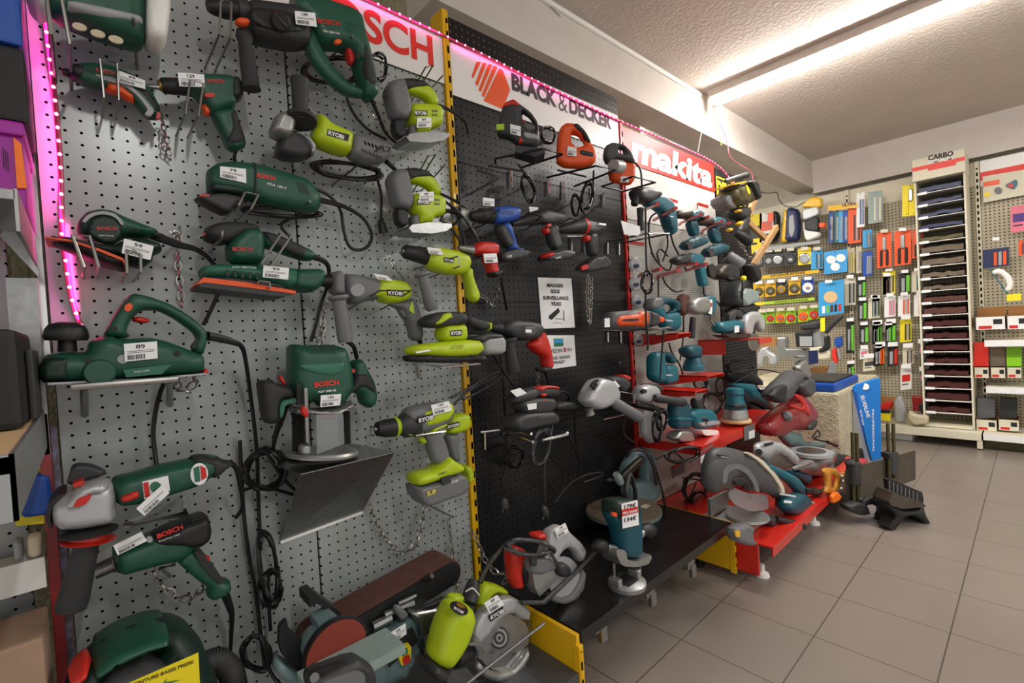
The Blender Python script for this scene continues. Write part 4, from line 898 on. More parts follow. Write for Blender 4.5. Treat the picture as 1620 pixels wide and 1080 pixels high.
MB().add([B_, C_, F1, E1, B_+[0, .003, 0], C_+[0, .003, 0], F1+[0, .003, 0], E1+[0, .003, 0]], [(0, 1, 2, 3), (7, 6, 5, 4), (0, 4, 5, 1), (1, 5, 6, 2), (2, 6, 7, 3), (3, 7, 4, 0)]).build('sloping_face', 'steel', cs)
tube('lower_lip', 'white', [E1, F1], .006, cs, k=1, raw=True)
zoom(360, 520, 3.857)
YR = -.13
t = thing('plunge_router', 'green plunge router with two rubber handles standing on the steel bracket shelf', 'power tool')
b = S('motor_housing', 'green', [(368, 110), (385, 92), (430, 95), (460, 100), (640, 95), (700, 115), (722, 180), (745, 260), (750, 370), (705, 430), (690, 465), (560, 480), (520, 440), (420, 455), (385, 420), (365, 330), (368, 240)], YR, .055, .05, R=.045, par=t)
S('front_shield', 'greenlight', [(420, 215), (600, 205), (722, 200), (700, 270), (640, 290), (560, 282), (470, 262)], YR-.05, .008, .01, R=.012, par=t)
vents(510, 108, 32, 0, 14, 40, 5, 8, t, YR-.056)
text('BOSCH', (530, 358), (678, 342), 34, 'signred', b, y=YR-.0565, bold=.035); text('POF 1300 AE', (553, 392), (662, 380), 13, 'paper', b, y=YR-.0565, bold=.02)
S('gauge', 'ink', [(415, 330), (440, 340), (470, 460), (420, 462)], YR-.05, .008, .004, R=.002, par=t, sm=0)
tube('depth_rod', 'steel', [(476, 360, YR-.07), (480, 470, YR-.07), (488, 690, YR-.07)], .005, t, k=1)
S('left_handle', 'rubber', [(178, 335), (190, 312), (270, 308), (285, 330), (370, 345), (400, 380), (395, 430), (320, 430), (310, 480), (320, 540), (270, 582), (215, 570), (200, 500)], YR-.01, .035, .03, R=.03, par=t)
S('left_handle_trim', 'greenlight', [(295, 480), (310, 435), (400, 415), (415, 440), (330, 455), (315, 520), (300, 540)], YR-.02, .03, .02, R=.015, par=t)
S('right_handle', 'green', [(748, 190), (815, 182), (835, 240), (880, 320), (898, 400), (885, 470), (850, 485), (810, 460), (795, 400), (760, 390), (745, 300)], YR-.01, .035, .03, R=.03, par=t)
S('right_handle_grip', 'rubber', [(760, 270), (830, 262), (870, 320), (890, 400), (880, 450), (855, 390), (800, 355), (735, 395), (712, 420), (712, 380), (745, 330)], YR-.02, .032, .02, R=.025, par=t)
S('clamp_lever', 'red', [(308, 285), (325, 282), (345, 320), (358, 340), (345, 342), (325, 320)], YR-.03, .01, .01, R=.006, par=t)
S('lock_lever', 'red', ell(468, 505, 22, 38, rot=-.35), YR-.07, .01, .01, R=.01, par=t)
S('switch', 'red', ell(758, 256, 12, 12), YR-.03, .01, .01, R=.005, par=t)
S('base_neck', 'castalu', [(370, 465), (500, 490), (700, 470), (755, 430), (750, 470), (690, 490), (640, 530), (500, 520), (385, 515)], YR, .055, .05, R=.01, par=t)
S('lever_plate', 'red', ell(602, 540, 45, 14, rot=-.08), YR-.06, .01, .01, R=.006, par=t)
for xx in (432, 710):
    mb = MB(); a = P(xx, 505, YR-.0); c = P(xx+5, 750 if xx < 500 else 700, YR-.0); n = 22
    prof = []
    for i in range(n): prof += [(i/n, .013), ((i+.5)/n, .0165)]
    prof.append((1, .013)); mb.lathe(a, c, prof, 16); mb.build('plunge_bellows', 'rubber', t, True)
lathe('base_plate', 'castalu', (580, 768, YR-.02), (582, 740, YR-.02), [(0, 208), (.5, 210), (1, 200)], t, n=40)
lathe('base_ring', 'black', (580, 780, YR-.02), (580, 768, YR-.02), [(0, 206), (1, 208)], t, n=40)
S('chip_shield', 'plastic', [(540, 525), (705, 518), (712, 700), (545, 765)], YR-.08, .001, .001, R=.001, par=t, sm=0)
S('column_foot', 'castalu', [(435, 705), (500, 695), (505, 770), (438, 765)], YR-.05, .02, .02, R=.006, par=t)
ptag([(568, 405), (692, 397), (686, 465), (565, 478)], t, '144', y=YR-.062)
tube('power_cord', 'cable', [(370, 440, YR), (340, 540, -.10), (300, 640, -.07), (275, 740, -.05)], .0048, t)
chain([(590, -30, -.02), (565, 40, -.03), (560, 95, -.06)], 'steel chain reaching down to the top of the plunge router', .002, .028)
# ================================================================ rest of the grey bay and the black bay
# --- belt and disc sander on the deck
zoom(380, 880, 5.4)
t = thing('belt_disc_sander', 'grey green bench sander with brown belt and round red sanding disc on the deck', 'machine')
# belt body: long box from the drum at lower left to the end roller at upper right
import itertools
def belt_frame():
    a = P(560, 560, -.135); zc = .375
    zoom(360, 800, 3.857)
    tl, tr = P(490, 600, -.06), P(1150, 300, -.06)      # top far edge
    bl, br = P(760, 665, -.185), P(1310, 365, -.185)    # top near edge
    return tl, tr, bl, br
tl, tr, bl, br = belt_frame()
x0, x1 = .42, .915; zt0 = .335; yb_, yf_ = -.06, -.185
zoom(360, 800, 3.857)
pA = P(600, 690, -.12); pB = P(1230, 335, -.12)
ax = pB-pA; ax[1] = 0; L_ = np.linalg.norm(ax); au = ax/L_; nu = np.array([-au[2], 0, au[0]])
cen = (pA+pB)/2 - nu*.035; cen[1] = -.125
def rbelt(w, r, l, m, name, mat_=None):
    mb = MB(); pr = []
    for k in range(13): a = -math.pi/2 + math.pi*k/12; pr.append((l/2 + r*math.cos(a), r*math.sin(a)))
    for k in range(13): a = math.pi/2 + math.pi*k/12; pr.append((-l/2 + r*math.cos(a), r*math.sin(a)))
    n = len(pr); v = [cen + au*p[0] + nu*p[1] + np.array([0, s*w/2, 0]) for s in (-1, 1) for p in pr]
    f = [(i, (i+1) % n, n+(i+1) % n, n+i) for i in range(n)] + [tuple(range(n)), tuple(range(2*n-1, n-1, -1))]
    return mb.add(v, f).build(name, m, t, True)
rbelt(.105, .036, L_+.06, 'brown', 'sanding_belt'); rbelt(.118, .033, L_+.055, 'black', 'belt_side_frame')
zoom(380, 880, 5.4)
S('belt_stop', 'black', [(575, 340), (640, 312), (850, 465), (840, 500), (820, 495), (640, 385), (580, 420)], -.16, .012, .06, R=.002, par=t, sm=0)
S('drum_guard', 'black', [(330, 590), (395, 530), (400, 590), (440, 630), (530, 710), (520, 790), (545, 1000), (360, 850), (325, 740)], -.185, .006, .01, R=.004, par=t)
S('disc_housing', 'machine', [(520, 800), (545, 700), (600, 630), (700, 570), (860, 530), (960, 560), (900, 640), (700, 760), (560, 920)], -.20, .03, .03, R=.015, par=t)
S('housing_block', 'machine', [(630, 530), (770, 460), (818, 495), (815, 525), (665, 605), (640, 600)], -.185, .025, .03, R=.004, par=t, sm=0)
S('disc_backing', 'black', [(530, 940), (560, 800), (640, 660), (760, 560), (880, 510), (980, 515), (1060, 560), (1090, 640), (1080, 720), (1000, 860), (860, 1000), (700, 1090), (580, 1080)], -.235, .006, .01, R=.004, par=t, sm=2)
S('sanding_disc', 'redgrit', [(556, 950), (580, 820), (655, 690), (760, 590), (870, 540), (970, 535), (1040, 580), (1072, 650), (1060, 740), (980, 870), (850, 1000), (700, 1075), (600, 1070)], -.243, .002, .002, R=.0015, par=t, sm=2)
base = S('base_housing', 'machine', [(300, 870), (520, 1010), (900, 1010), (1090, 720), (1470, 490), (1520, 760), (1400, 1000), (1180, 1110), (500, 1160), (280, 960)], -.20, .03, .09, R=.006, par=t, sm=0)
# disc table with ribs
pT = [PZ(1050, 665, .285), PZ(1200, 785, .285)]
def tri_pt(px, py, z): return PZ(px, py, z)
zt = .262
c1, c2, c3, c4 = P(1055, 672, -.235), P(1395, 905, -.335), P(1010, 1130, -.335), P(560, 1100, -.235)
q1 = np.array([c1[0], -.235, c1[2]-.0]); q2 = np.array([c2[0], -.335, c1[2]]); 
xl = c4[0]-.02; xr = c1[0]+.0; zt = c1[2]
MB().box((xl, -.345, zt-.018), (xr+.05, -.246, zt), .002).build('work_table', 'machinepale', t)
mb = MB()
for k in range(12): yy_ = -.252-k*.0078; mb.box((xl, yy_-.0022, zt), (xr+.05, yy_+.0022, zt+.002))
mb.build('table_ribs', 'machinepale', t)
S('mitre_gauge_plate', 'beige', [(1085, 860), (1150, 825), (1165, 850), (1100, 885)], -.30, .004, .004, R=.003, par=t, sm=0)
sp_ = card('switch_plate', 'ink', [(1215, 770), (1470, 600), (1520, 720), (1270, 950)], t, y=-.236)
ps = S('switch_box', 'sunyellow', [(1340, 790), (1430, 735), (1447, 760), (1445, 860), (1400, 905), (1370, 920), (1345, 850)], -.240, .008, .004, R=.004, par=t, sm=0)
S('start_button', 'switch', [(1378, 800), (1420, 775), (1425, 820), (1382, 850)], -.249, .004, .003, R=.003, par=ps, sm=0); S('stop_button', 'red', [(1382, 870), (1440, 830), (1445, 890), (1395, 925)], -.249, .005, .003, R=.003, par=ps)
ptag([(1283, 650), (1410, 568), (1420, 660), (1292, 748)], t, '209', y=-.252)
for a, bb, r in (((1230, 500, -.2), (1480, 390, -.2), .008), ((1130, 600, -.2), (1285, 520, -.2), .012), ((1350, 400, -.2), (1500, 330, -.2), .005)): tube('tracking_rod', 'steel', [a, bb], r, t, k=1)
S('clamp_knob', 'grey', [(1300, 430), (1340, 400), (1440, 490), (1370, 550), (1320, 480)], -.21, .012, .01, R=.006, par=t)
lathe('end_knob', 'darksteel', P(0, 0, 0) if False else (1590, 190, -.19), (1640, 165, -.215), [(0, 30), (.5, 34), (1, 20)], t)
# --- small black device at the bottom of the frame
t = thing('jigsaw_stand', 'black handled saw case with a clear window in front of the bench sander', 'machine')
S('frame', 'darkgrey', [(560, 1020), (580, 990), (800, 900), (965, 845), (1000, 850), (1120, 920), (1130, 1130), (560, 1130)], -.40, .03, .03, R=.01, par=t)
S('window', 'plastic', [(700, 1060), (1000, 965), (1060, 1000), (1065, 1120), (700, 1130)], -.432, .004, .004, R=.003, par=t)
S('dark_slot', 'ink', [(560, 985), (900, 880), (930, 900), (600, 1030)], -.43, .004, .004, R=.003, par=t); lathe('knob', 'grey', (635, 1035, -.43), (635, 1035, -.445), [(0, 40), (1, 36)], t)
# --- lime circular saw with its blade guard, and its motor
zoom(640, 860, 4.91); YO[0] = .045
t = thing('circular_saw', 'lime green circular saw with silver blade guard at the front corner of the deck', 'power tool')
b = S('motor_body', 'lime', [(325, 470), (350, 440), (420, 435), (490, 470), (512, 540), (480, 660), (440, 760), (370, 870), (320, 930), (290, 945), (220, 920), (192, 860), (250, 640)], -.36, .045, .045, R=.04, par=t)
S('motor_cap', 'darkgrey', [(185, 880), (290, 945), (320, 935), (245, 1045), (175, 1010), (158, 960)], -.36, .044, .044, R=.03, par=t)
S('round_label', 'ink', ell(423, 500, 72, 45, rot=.5), -.408, .003, .003, R=.001, par=t); text('RYOBI', (378, 503), (450, 543), 24, 'paper', b, y=-.4125, bold=.02); S('label_art', 'brass', ell(435, 478, 38, 14, rot=.5), -.4118, .001, .001, R=.001, par=b)
S('handle', 'lime', [(545, 460), (560, 380), (610, 290), (690, 300), (780, 345), (785, 385), (740, 380), (690, 370), (650, 395), (620, 450), (570, 475)], -.33, .022, .022, R=.02, par=t)
S('front_handle', 'lime', [(335, 420), (370, 388), (470, 390), (470, 430), (420, 440), (345, 432)], -.33, .02, .02, R=.015, par=t)
lathe('grip_post', 'darkgrey', (540, 285, -.33), (500, 460, -.35), [(0, 45), (.4, 60), (1, 66)], t)
S('upper_guard', 'silverpaint', [(515, 700), (540, 600), (600, 500), (690, 430), (800, 395), (880, 430), (950, 500), (975, 545), (945, 590), (880, 570), (830, 530), (760, 545), (700, 600), (640, 680), (560, 780), (540, 900), (525, 850)], -.355, .018, .02, R=.01, par=t)
S('upper_guard_face', 'castalu', [(560, 760), (620, 620), (740, 530), (860, 550), (940, 620), (955, 760), (880, 830), (700, 840), (560, 900)], -.35, .008, .01, R=.004, par=t)
S('blade', 'chrome', ell(745, 760, 190, 225, 36), -.352, .0015, .0015, R=.001, par=t, sm=0)
S('lower_guard', 'castalu', [(560, 900), (620, 960), (720, 1000), (830, 970), (910, 880), (955, 790), (958, 860), (900, 980), (810, 1050), (710, 1065), (610, 1030), (550, 970)], -.36, .014, .014, R=.008, par=t)
for r, m in ((75, 'darkgrey'), (60, 'steel'), (45, 'darkgrey'), (26, 'steel'), (12, 'ink')): lathe('blade_flange', m, (737, 730, -.36-.0004*(80-r)*.3), (737, 730, -.366-.0004*(80-r)*.3), [(0, r), (1, r)], t, n=28)
card('logo_plate', 'ink', [(648, 560), (762, 485), (778, 525), (668, 605)], t, y=-.375); text('RYOBI', (668, 590), (770, 530), 34, 'paper', t, y=-.377, bold=.03)
tube('edge_guide_bar', 'steel', [(470, 1095, -.41), (780, 850, -.41), (1085, 615, -.41)], .0042, t, k=1)
S('sole_plate', 'steel', [(320, 1000), (480, 960), (560, 1060), (900, 1020), (960, 600), (980, 590), (985, 640), (930, 1090), (330, 1100)], -.33, .003, .003, R=.002, par=t, sm=0)
lathe('dust_nozzle', 'black', (395, 900, -.38), (520, 840, -.36), [(0, 58), (.1, 60), (1, 54)], t)
S('depth_lever', 'steel', [(480, 765), (560, 738), (700, 820), (700, 850), (640, 850), (560, 775), (490, 782)], -.385, .008, .008, R=.005, par=t)
ptag([(615, 460), (718, 395), (772, 470), (660, 540)], t, '99', y=-.39)
tube('power_cord', 'rubber', [(590, 290, -.33), (640, 180, -.30), (700, 90, -.26), (790, 20, -.22), (860, -10, -.2)], [.008, .006, .0048, .0048, .0048], t)
tube('cord_tie', 'white', [(475, 370, -.36), (530, 345, -.37), (580, 400, -.36)], .002, t)
YO[0] = 0
chain([(365, 0, -.02), (390, 180, -.06), (415, 370, -.2)], 'steel chain reaching down from the panel to the lime circular saw', .0018, .02)
t = thing('spare_saw_parts', 'grey saw base casting and plug lying behind the lime circular saw', 'power tool part')
S('casting', 'steel', [(20, 520), (200, 490), (340, 460), (320, 620), (260, 800), (150, 850), (120, 700), (60, 560)], -.22, .02, .04, R=.02, par=t)
tube('power_cord', 'cable', [(0, 540, -.2), (100, 510, -.22), (200, 490, -.22), (300, 440, -.2)], [.004, .004, .011, .011], t)
tube('power_cord', 'cable', [(250, 660, -.27), (150, 700, -.28), (115, 760, -.28), (150, 880, -.27)], .004, t)
# --- two lime cordless drills stacked beyond the router
zoom(360, 520, 3.857)
DRL = ''
t = thing('cordless_drill', 'lime green cordless combi drill with a large battery, nearest of the pair', 'power tool')
lathe('chuck', 'black', (905, 612, -.17), (1020, 600, -.17), [(0, 14), (.05, 42), (.5, 56), (1, 58)], t); lathe('bit_hole', 'chrome', (895, 610, -.17), (910, 611, -.17), [(0, 12), (1, 14)], t)
lathe('lime_ring', 'lime', (1012, 600, -.17), (1040, 597, -.17), [(0, 55), (.5, 62), (1, 52)], t)
lathe('torque_collar', 'darkgrey', (1040, 597, -.17), (1150, 570, -.17), [(0, 48), (.3, 76), (.9, 82), (1, 78)], t)
b = S('housing', 'grey', [(1070, 490), (1140, 465), (1260, 440), (1340, 450), (1365, 500), (1350, 560), (1300, 600), (1200, 630), (1110, 640), (1080, 580)], -.17, .032, .032, R=.03, par=t)
S('housing_top', 'lime', [(1155, 500), (1240, 460), (1340, 440), (1370, 490), (1330, 560), (1240, 590), (1180, 600), (1165, 560)], -.175, .032, .03, R=.025, par=t)
card('logo_plate', 'ink', [(1155, 540), (1258, 515), (1262, 548), (1165, 580)], t, y=-.209); text('RYOBI', (1168, 573), (1256, 549), 26, 'paper', t, y=-.2105, bold=.03)
S('handle', 'grey', [(1195, 640), (1290, 620), (1330, 720), (1350, 800), (1300, 830), (1250, 820), (1220, 740)], -.17, .022, .022, R=.02, par=t)
S('handle_trim', 'lime', [(1230, 640), (1250, 600), (1330, 570), (1330, 590), (1262, 620), (1250, 650)], -.185, .016, .01, R=.006, par=t)
S('trigger', 'lime', [(1160, 670), (1200, 655), (1205, 700), (1185, 705)], -.17, .014, .012, R=.008, par=t)
S('battery_collar', 'lime', [(1115, 890), (1150, 870), (1240, 850), (1330, 760), (1350, 790), (1405, 820), (1412, 860), (1300, 900), (1150, 950), (1115, 945)], -.17, .045, .04, R=.02, par=t)
bt = S('battery', 'grey', [(1115, 940), (1160, 952), (1412, 865), (1430, 950), (1420, 985), (1200, 1068), (1160, 1060), (1130, 1020)], -.17, .045, .042, R=.007, par=t)
S('battery_catch', 'darkgrey', [(1300, 910), (1355, 890), (1358, 935), (1310, 955)], -.215, .004, .003, R=.003, par=bt, sm=0)
text('5.0', (1218, 1022), (1270, 1003), 28, 'sunyellow', bt, y=-.2185, bold=.03); text('RYOBI', (1370, 945), (1405, 930), 14, 'paper', bt, y=-.2185)
text('ONE+', (1285, 895), (1335, 878), 14, 'ink', t, y=-.2165, bold=.02)
ptag([(1240, 465), (1350, 440), (1368, 498), (1256, 528)], t, '199', y=-.212)
tk = thing('cordless_drill', 'second lime green cordless drill tucked behind the one with the large battery', 'power tool')
S('housing', 'lime', [(1355, 525), (1420, 510), (1465, 520), (1468, 580), (1450, 620), (1380, 640), (1330, 640), (1335, 570)], -.10, .028, .028, R=.025, par=tk)
card('logo_plate', 'ink', [(1342, 582), (1412, 565), (1418, 592), (1350, 612)], tk, y=-.1315); text('RYOBI', (1348, 607), (1412, 590), 18, 'paper', tk, y=-.1328, bold=.02)
S('handle', 'grey', [(1320, 640), (1410, 640), (1395, 720), (1415, 810), (1360, 810), (1340, 730)], -.10, .02, .02, R=.018, par=tk)
S('battery', 'lime', [(1400, 820), (1450, 825), (1468, 860), (1465, 920), (1430, 940), (1420, 880)], -.10, .04, .03, R=.012, par=tk)
wire([(880, 650, 0), (870, 595, -.06), (1150, 655, -.22), (1325, 622, -.22), (1320, 560, 0)], .003, m='chrome', label='chrome wire cradle carrying the pair of lime cordless drills')
# --- lime rotary hammer
zoom(300, 260, 3.857)
t = thing('rotary_hammer', 'lime green and grey rotary hammer with a long grey side handle', 'power tool')
lathe('tool_holder', 'black', (790, 710, -.13), (880, 715, -.13), [(0, 30), (.5, 40), (1, 48)], t)
S('clamp_ring', 'grey', [(860, 660), (900, 650), (930, 665), (930, 760), (940, 800), (860, 800)], -.135, .03, .03, R=.015, par=t)
lathe('side_handle', 'grey', (905, 800, -.17), (955, 1085, -.17), [(0, 60), (.06, 62), (.12, 42), (.5, 44), (.9, 48), (1, 44)], t)
b = S('gear_housing', 'grey', [(925, 668), (1000, 672), (1120, 695), (1180, 740), (1160, 820), (1080, 835), (1000, 860), (960, 850), (930, 790)], -.13, .036, .036, R=.03, par=t)
S('body', 'lime', [(1140, 690), (1200, 700), (1300, 715), (1340, 760), (1330, 830), (1240, 855), (1180, 850), (1140, 820), (1080, 815)], -.135, .036, .034, R=.028, par=t)
S('handle', 'grey', [(1190, 850), (1330, 830), (1360, 810), (1400, 920), (1415, 1040), (1400, 1080), (1350, 1075), (1330, 980), (1290, 890)], -.13, .026, .026, R=.024, par=t)
S('handle_flash', 'lime', [(1355, 830), (1365, 870), (1370, 915), (1335, 890)], -.156, .003, .002, R=.003, par=t)
S('trigger', 'grey', [(1262, 880), (1300, 880), (1318, 935), (1300, 945)], -.13, .014, .012, R=.008, par=t)
lathe('mode_knob', 'lightgrey', (1022, 768, -.162), (1022, 768, -.18), [(0, 45), (.7, 43), (1, 36)], t)
card('logo_plate', 'ink', [(1205, 762), (1305, 772), (1303, 806), (1205, 796)], t, y=-.173); text('RYOBI', (1211, 792), (1298, 800), 22, 'paper', t, y=-.1745, bold=.03)
vents(1155, 712, 0, 22, 20, 6, 5, 3, t, -.172)
ptag([(1120, 665), (1205, 680), (1240, 712), (1150, 700)], t, '', y=-.178)
tube('power_cord', 'cable', [(1400, 1070, -.13), (1410, 1100, -.12), (1408, 1170, -.1)], [.008, .006, .0045], t)
tube('power_cord', 'cable', [(960, 1080, -.14), (1000, 1110, -.12), (1020, 1180, -.10)], .006, t)
wire([(960, 890, 0), (1160, 770, -.22), (1350, 770, -.22), (1180, 880, 0)], .0026, label='wire cradle under the lime rotary hammer')
# --- lime impact drill near the upright
t = thing('impact_drill', 'lime green impact drill with keyless chuck and vertical grey handle', 'power tool')
lathe('chuck', 'black', (1302, 530, -.15), (1440, 560, -.15), [(0, 30), (.1, 42), (.6, 48), (1, 56)], t); lathe('jaw', 'steel', (1297, 529, -.15), (1306, 531, -.15), [(0, 14), (1, 18)], t)
lathe('lime_ring', 'lime', (1435, 560, -.15), (1462, 564, -.15), [(0, 50), (.5, 56), (1, 50)], t)
b = S('body', 'lime', [(1440, 520), (1500, 505), (1620, 530), (1690, 560), (1700, 610), (1680, 670), (1600, 680), (1500, 660), (1440, 620)], -.15, .034, .034, R=.03, par=t)
S('rear_grip', 'lime', [(1660, 640), (1710, 620), (1720, 700), (1760, 800), (1745, 850), (1700, 830), (1690, 740)], -.15, .022, .022, R=.02, par=t)
card('logo_plate', 'ink', [(1553, 565), (1612, 575), (1610, 600), (1553, 592)], t, y=-.186); text('RYOBI', (1557, 588), (1608, 597), 15, 'paper', t, y=-.1872, bold=.02)
lathe('side_handle', 'grey', (1415, 660, -.18), (1480, 890, -.18), [(0, 48), (.06, 50), (.1, 34), (.5, 34), (.92, 38), (1, 30)], t)
ptag([(1446, 505), (1530, 515), (1548, 552), (1462, 545)], t, '', y=-.19)
wire([(1370, 640, 0), (1640, 560, -.22), (1650, 620, -.22), (1440, 700, 0)], .0025, label='wire cradle under the lime impact drill')
# --- lime finishing sander on bracket
zoom(680, 280, 3.857)
t = thing('finishing_sander', 'lime green finishing sander with grey side box on a wire bracket', 'power tool')
S('top_grip', 'rubber', [(-60, 880), (-20, 840), (60, 822), (170, 820), (210, 850), (205, 900), (140, 915), (0, 925), (-50, 910)], -.20, .035, .035, R=.03, par=t)
S('top_grip_lime', 'lime', [(-10, 905), (30, 870), (60, 835), (110, 825), (120, 860), (80, 880), (40, 905)], -.215, .026, .02, R=.015, par=t)
b = S('motor_body', 'lime', [(50, 905), (200, 895), (205, 985), (190, 1000), (50, 1005)], -.20, .034, .034, R=.02, par=t)
S('base', 'lime', [(-145, 1040), (-80, 1020), (40, 1005), (200, 990), (290, 1000), (300, 1085), (220, 1095), (100, 1100), (-150, 1085)], -.205, .042, .04, R=.015, par=t)
S('rear_arm', 'rubber', [(200, 840), (300, 870), (350, 890), (355, 930), (300, 940), (220, 900)], -.19, .022, .022, R=.02, par=t); S('lime_tip', 'lime', [(338, 880), (356, 885), (352, 940), (338, 935)], -.19, .024, .024, R=.01, par=t)
S('dust_box', 'lightgrey', [(230, 960), (400, 965), (430, 990), (428, 1085), (290, 1085), (285, 1010)], -.18, .04, .03, R=.02, par=t)
S('dust_box_lid', 'darkgrey', [(205, 985), (300, 950), (400, 955), (430, 985), (330, 1000), (290, 1020)], -.182, .04, .03, R=.01, par=t)
S('sanding_pad', 'ink', [(-175, 1095), (-120, 1085), (300, 1085), (330, 1100), (325, 1125), (100, 1135), (-150, 1128)], -.205, .046, .044, R=.008, par=t)
card('logo_plate', 'ink', [(125, 936), (195, 932), (195, 966), (126, 970)], b, y=-.236); text('RYOBI', (130, 964), (190, 960), 22, 'paper', b, y=-.2375, bold=.03)
vents(125, 1050, 16, -1, 14, -26, 5, 5, t, -.2485, m='limedark')
ptag([(-90, 1065), (-10, 1052), (10, 1060), (-80, 1075)], t, '', y=-.249, bars=False)
wire([(-210, 1140, 0), (-220, 1110, -.0), (70, 1160, -.24), (305, 1140, -.24), (260, 1120, 0)], .003, m='chrome', label='chrome wire bracket under the lime finishing sander')
wire([(-75, 1130, -.01), (-60, 1230, -.01)], .004, label='short steel bracket leg below the lime finishing sander')
zoom(360, 800, 3.857)
chain([(870, -10, -.03), (910, 110, -.03), (985, 225, -.03), (1065, 282, -.03), (1145, 235, -.03), (1185, 110, -.03), (1205, 0, -.03)], 'bright steel chain hanging in a deep loop right of the steel corner shelf', .002, .024)
chain([(1345, 80, -.02), (1370, 250, -.02), (1405, 500, -.03)], 'thin steel chain hanging straight beside the yellow upright above the lime circular saw', .0014, .018)
wire([(1225, -5, -.02), (1380, 70, -.16)], .003, label='bare steel T peg below the lime cordless drills')
zoom(300, 260, 3.857)
chain([(840, 850, -.03), (815, 930, -.03), (800, 1080, -.03)], 'steel chain hanging below the clamp ring of the lime rotary hammer', .0018, .024)
chain([(1175, 500, -.03), (1290, 680, -.03), (1390, 810, -.03), (1460, 905, -.05)], 'steel chain running diagonally from the lower lime jigsaw to the finishing sander', .0014, .016)
tagp(tube('loose_cable', 'cable', [(1520, 200, -.12), (1600, 260, -.13), (1640, 330, -.12), (1600, 370, -.12), (1540, 340, -.12), (1560, 290, -.12), (1640, 300, -.12)], .0045), 'black cable loop beside the lower lime jigsaw', 'cable')
# ================================================================ black bay
def jig2(label, base, quads, texts, y, a):
    pass
zoom(680, 20, 3.857)
VA = .75
def vp(px, py, y, a=VA): return Plane(P(px, py, y), a)
t = thing('jigsaw', 'grey and red jigsaw on the black wire rack, first of three below the header', 'power tool'); pl = vp(540, 700, -.20)
S('body', 'darkgrey', [(405, 720), (430, 620), (455, 570), (510, 545), (540, 560), (620, 620), (660, 680), (672, 780), (650, 830), (560, 830), (480, 770), (415, 760)], pl=pl, tf=.028, R=.02, par=t, holes=[[(560, 610), (600, 630), (645, 690), (640, 740), (600, 735), (570, 680)]])
S('red_top', 'red', [(432, 610), (455, 568), (510, 543), (560, 580), (545, 600), (500, 592)], pl=pl, tf=.031, R=.015, par=t)
S('trigger', 'red', [(540, 645), (575, 660), (582, 682), (550, 680)], pl=pl, tf=.012, R=.006, par=t)
S('red_switch', 'red', [(535, 780), (570, 775), (572, 815), (538, 822)], pl=pl, tf=.032, R=.006, par=t)
S('motor_end', 'lightgrey', [(560, 740), (660, 760), (665, 800), (575, 790)], pl=pl, tf=.032, R=.008, par=t)
S('warning_sticker', 'palegreen', [(408, 705), (455, 702), (455, 738), (410, 738)], pl=pl, tf=.0305, R=.003, par=t, sm=0)
S('sole_plate', 'darkgrey', [(520, 830), (700, 850), (700, 875), (640, 900), (520, 870)], pl=pl, tf=.03, R=.003, par=t, sm=0)
ptag([(490, 680), (555, 695), (555, 755), (492, 738)], t, '', pl=Plane(pl.o + pl.n*.034, VA))
t = thing('jigsaw', 'orange and black jigsaw on the wire rack, middle of three below the header', 'power tool'); pl = vp(890, 830, -.20)
S('body', 'orange', [(770, 900), (775, 780), (790, 710), (830, 680), (880, 685), (940, 730), (980, 800), (1015, 860), (1010, 920), (920, 950), (820, 945), (775, 920)], pl=pl, tf=.028, R=.02, par=t, holes=[[(860, 740), (900, 745), (940, 790), (935, 820), (890, 830), (862, 800)]])
S('handle_grip', 'black', [(860, 692), (900, 690), (950, 740), (985, 810), (960, 825), (915, 750), (870, 720)], pl=pl, tf=.031, R=.012, par=t)
S('motor_end', 'darkgrey', [(905, 845), (1000, 868), (998, 905), (900, 885)], pl=pl, tf=.032, R=.01, par=t)
ptag([(840, 815), (895, 825), (895, 878), (838, 872)], t, '', pl=Plane(pl.o + pl.n*.033, VA))
t = thing('jigsaw', 'black and orange jigsaw on the wire rack, farthest of three below the header', 'power tool'); pl = vp(1150, 920, -.20)
S('body', 'orange', [(1085, 960), (1130, 900), (1200, 920), (1250, 930), (1250, 1020), (1220, 1055), (1100, 1030)], pl=pl, tf=.028, R=.02, par=t)
S('black_head', 'midgrey', [(1055, 880), (1065, 820), (1110, 798), (1180, 810), (1230, 860), (1252, 920), (1230, 925), (1180, 910), (1130, 900), (1080, 935)], pl=pl, tf=.029, R=.02, par=t, holes=[[(1145, 830), (1180, 835), (1185, 870), (1150, 868)]])
lathe('lamp', 'lightgrey', (1165, 940, -.24), (1120, 935, -.25), [(0, 38), (1, 38)], t)
ptag([(1165, 1000), (1215, 1000), (1215, 1035), (1162, 1035)], t, '', pl=Plane(pl.o + pl.n*.033, VA))
tube('power_cord', 'cable', [(1245, 910, -.2), (1285, 960, -.22), (1295, 1080, -.22)], .004, t)
def rack3(label, pts, legs, tool):
    t = thing('wire_rack', label, 'bracket')
    for p in pts: tube('wire_frame', 'darkwire', p, .0042, t, k=1)
    for l in legs: tube('bracket_leg', 'chrome', l, .0045, t, k=1)
rack3('black wire rack under the grey and red jigsaw', [[(400, 890, -.12), (690, 830, -.30), (805, 865, -.30), (560, 945, -.06)], [(360, 935, -.04), (560, 965, -.06)], [(400, 890, -.12), (400, 920, -.10)], [(480, 870, -.10), (640, 920, -.12)]], [[(497, 960, -.01), (497, 1065, -.01)]], 0)
rack3('black wire rack under the orange jigsaw', [[(715, 1005, -.05), (1010, 935, -.30), (1135, 960, -.30), (880, 1060, -.06)], [(780, 960, -.1), (950, 1000, -.1)]], [[(730, 1020, -.01), (730, 1110, -.01)], [(818, 1030, -.01), (818, 1130, -.01)]], 0)
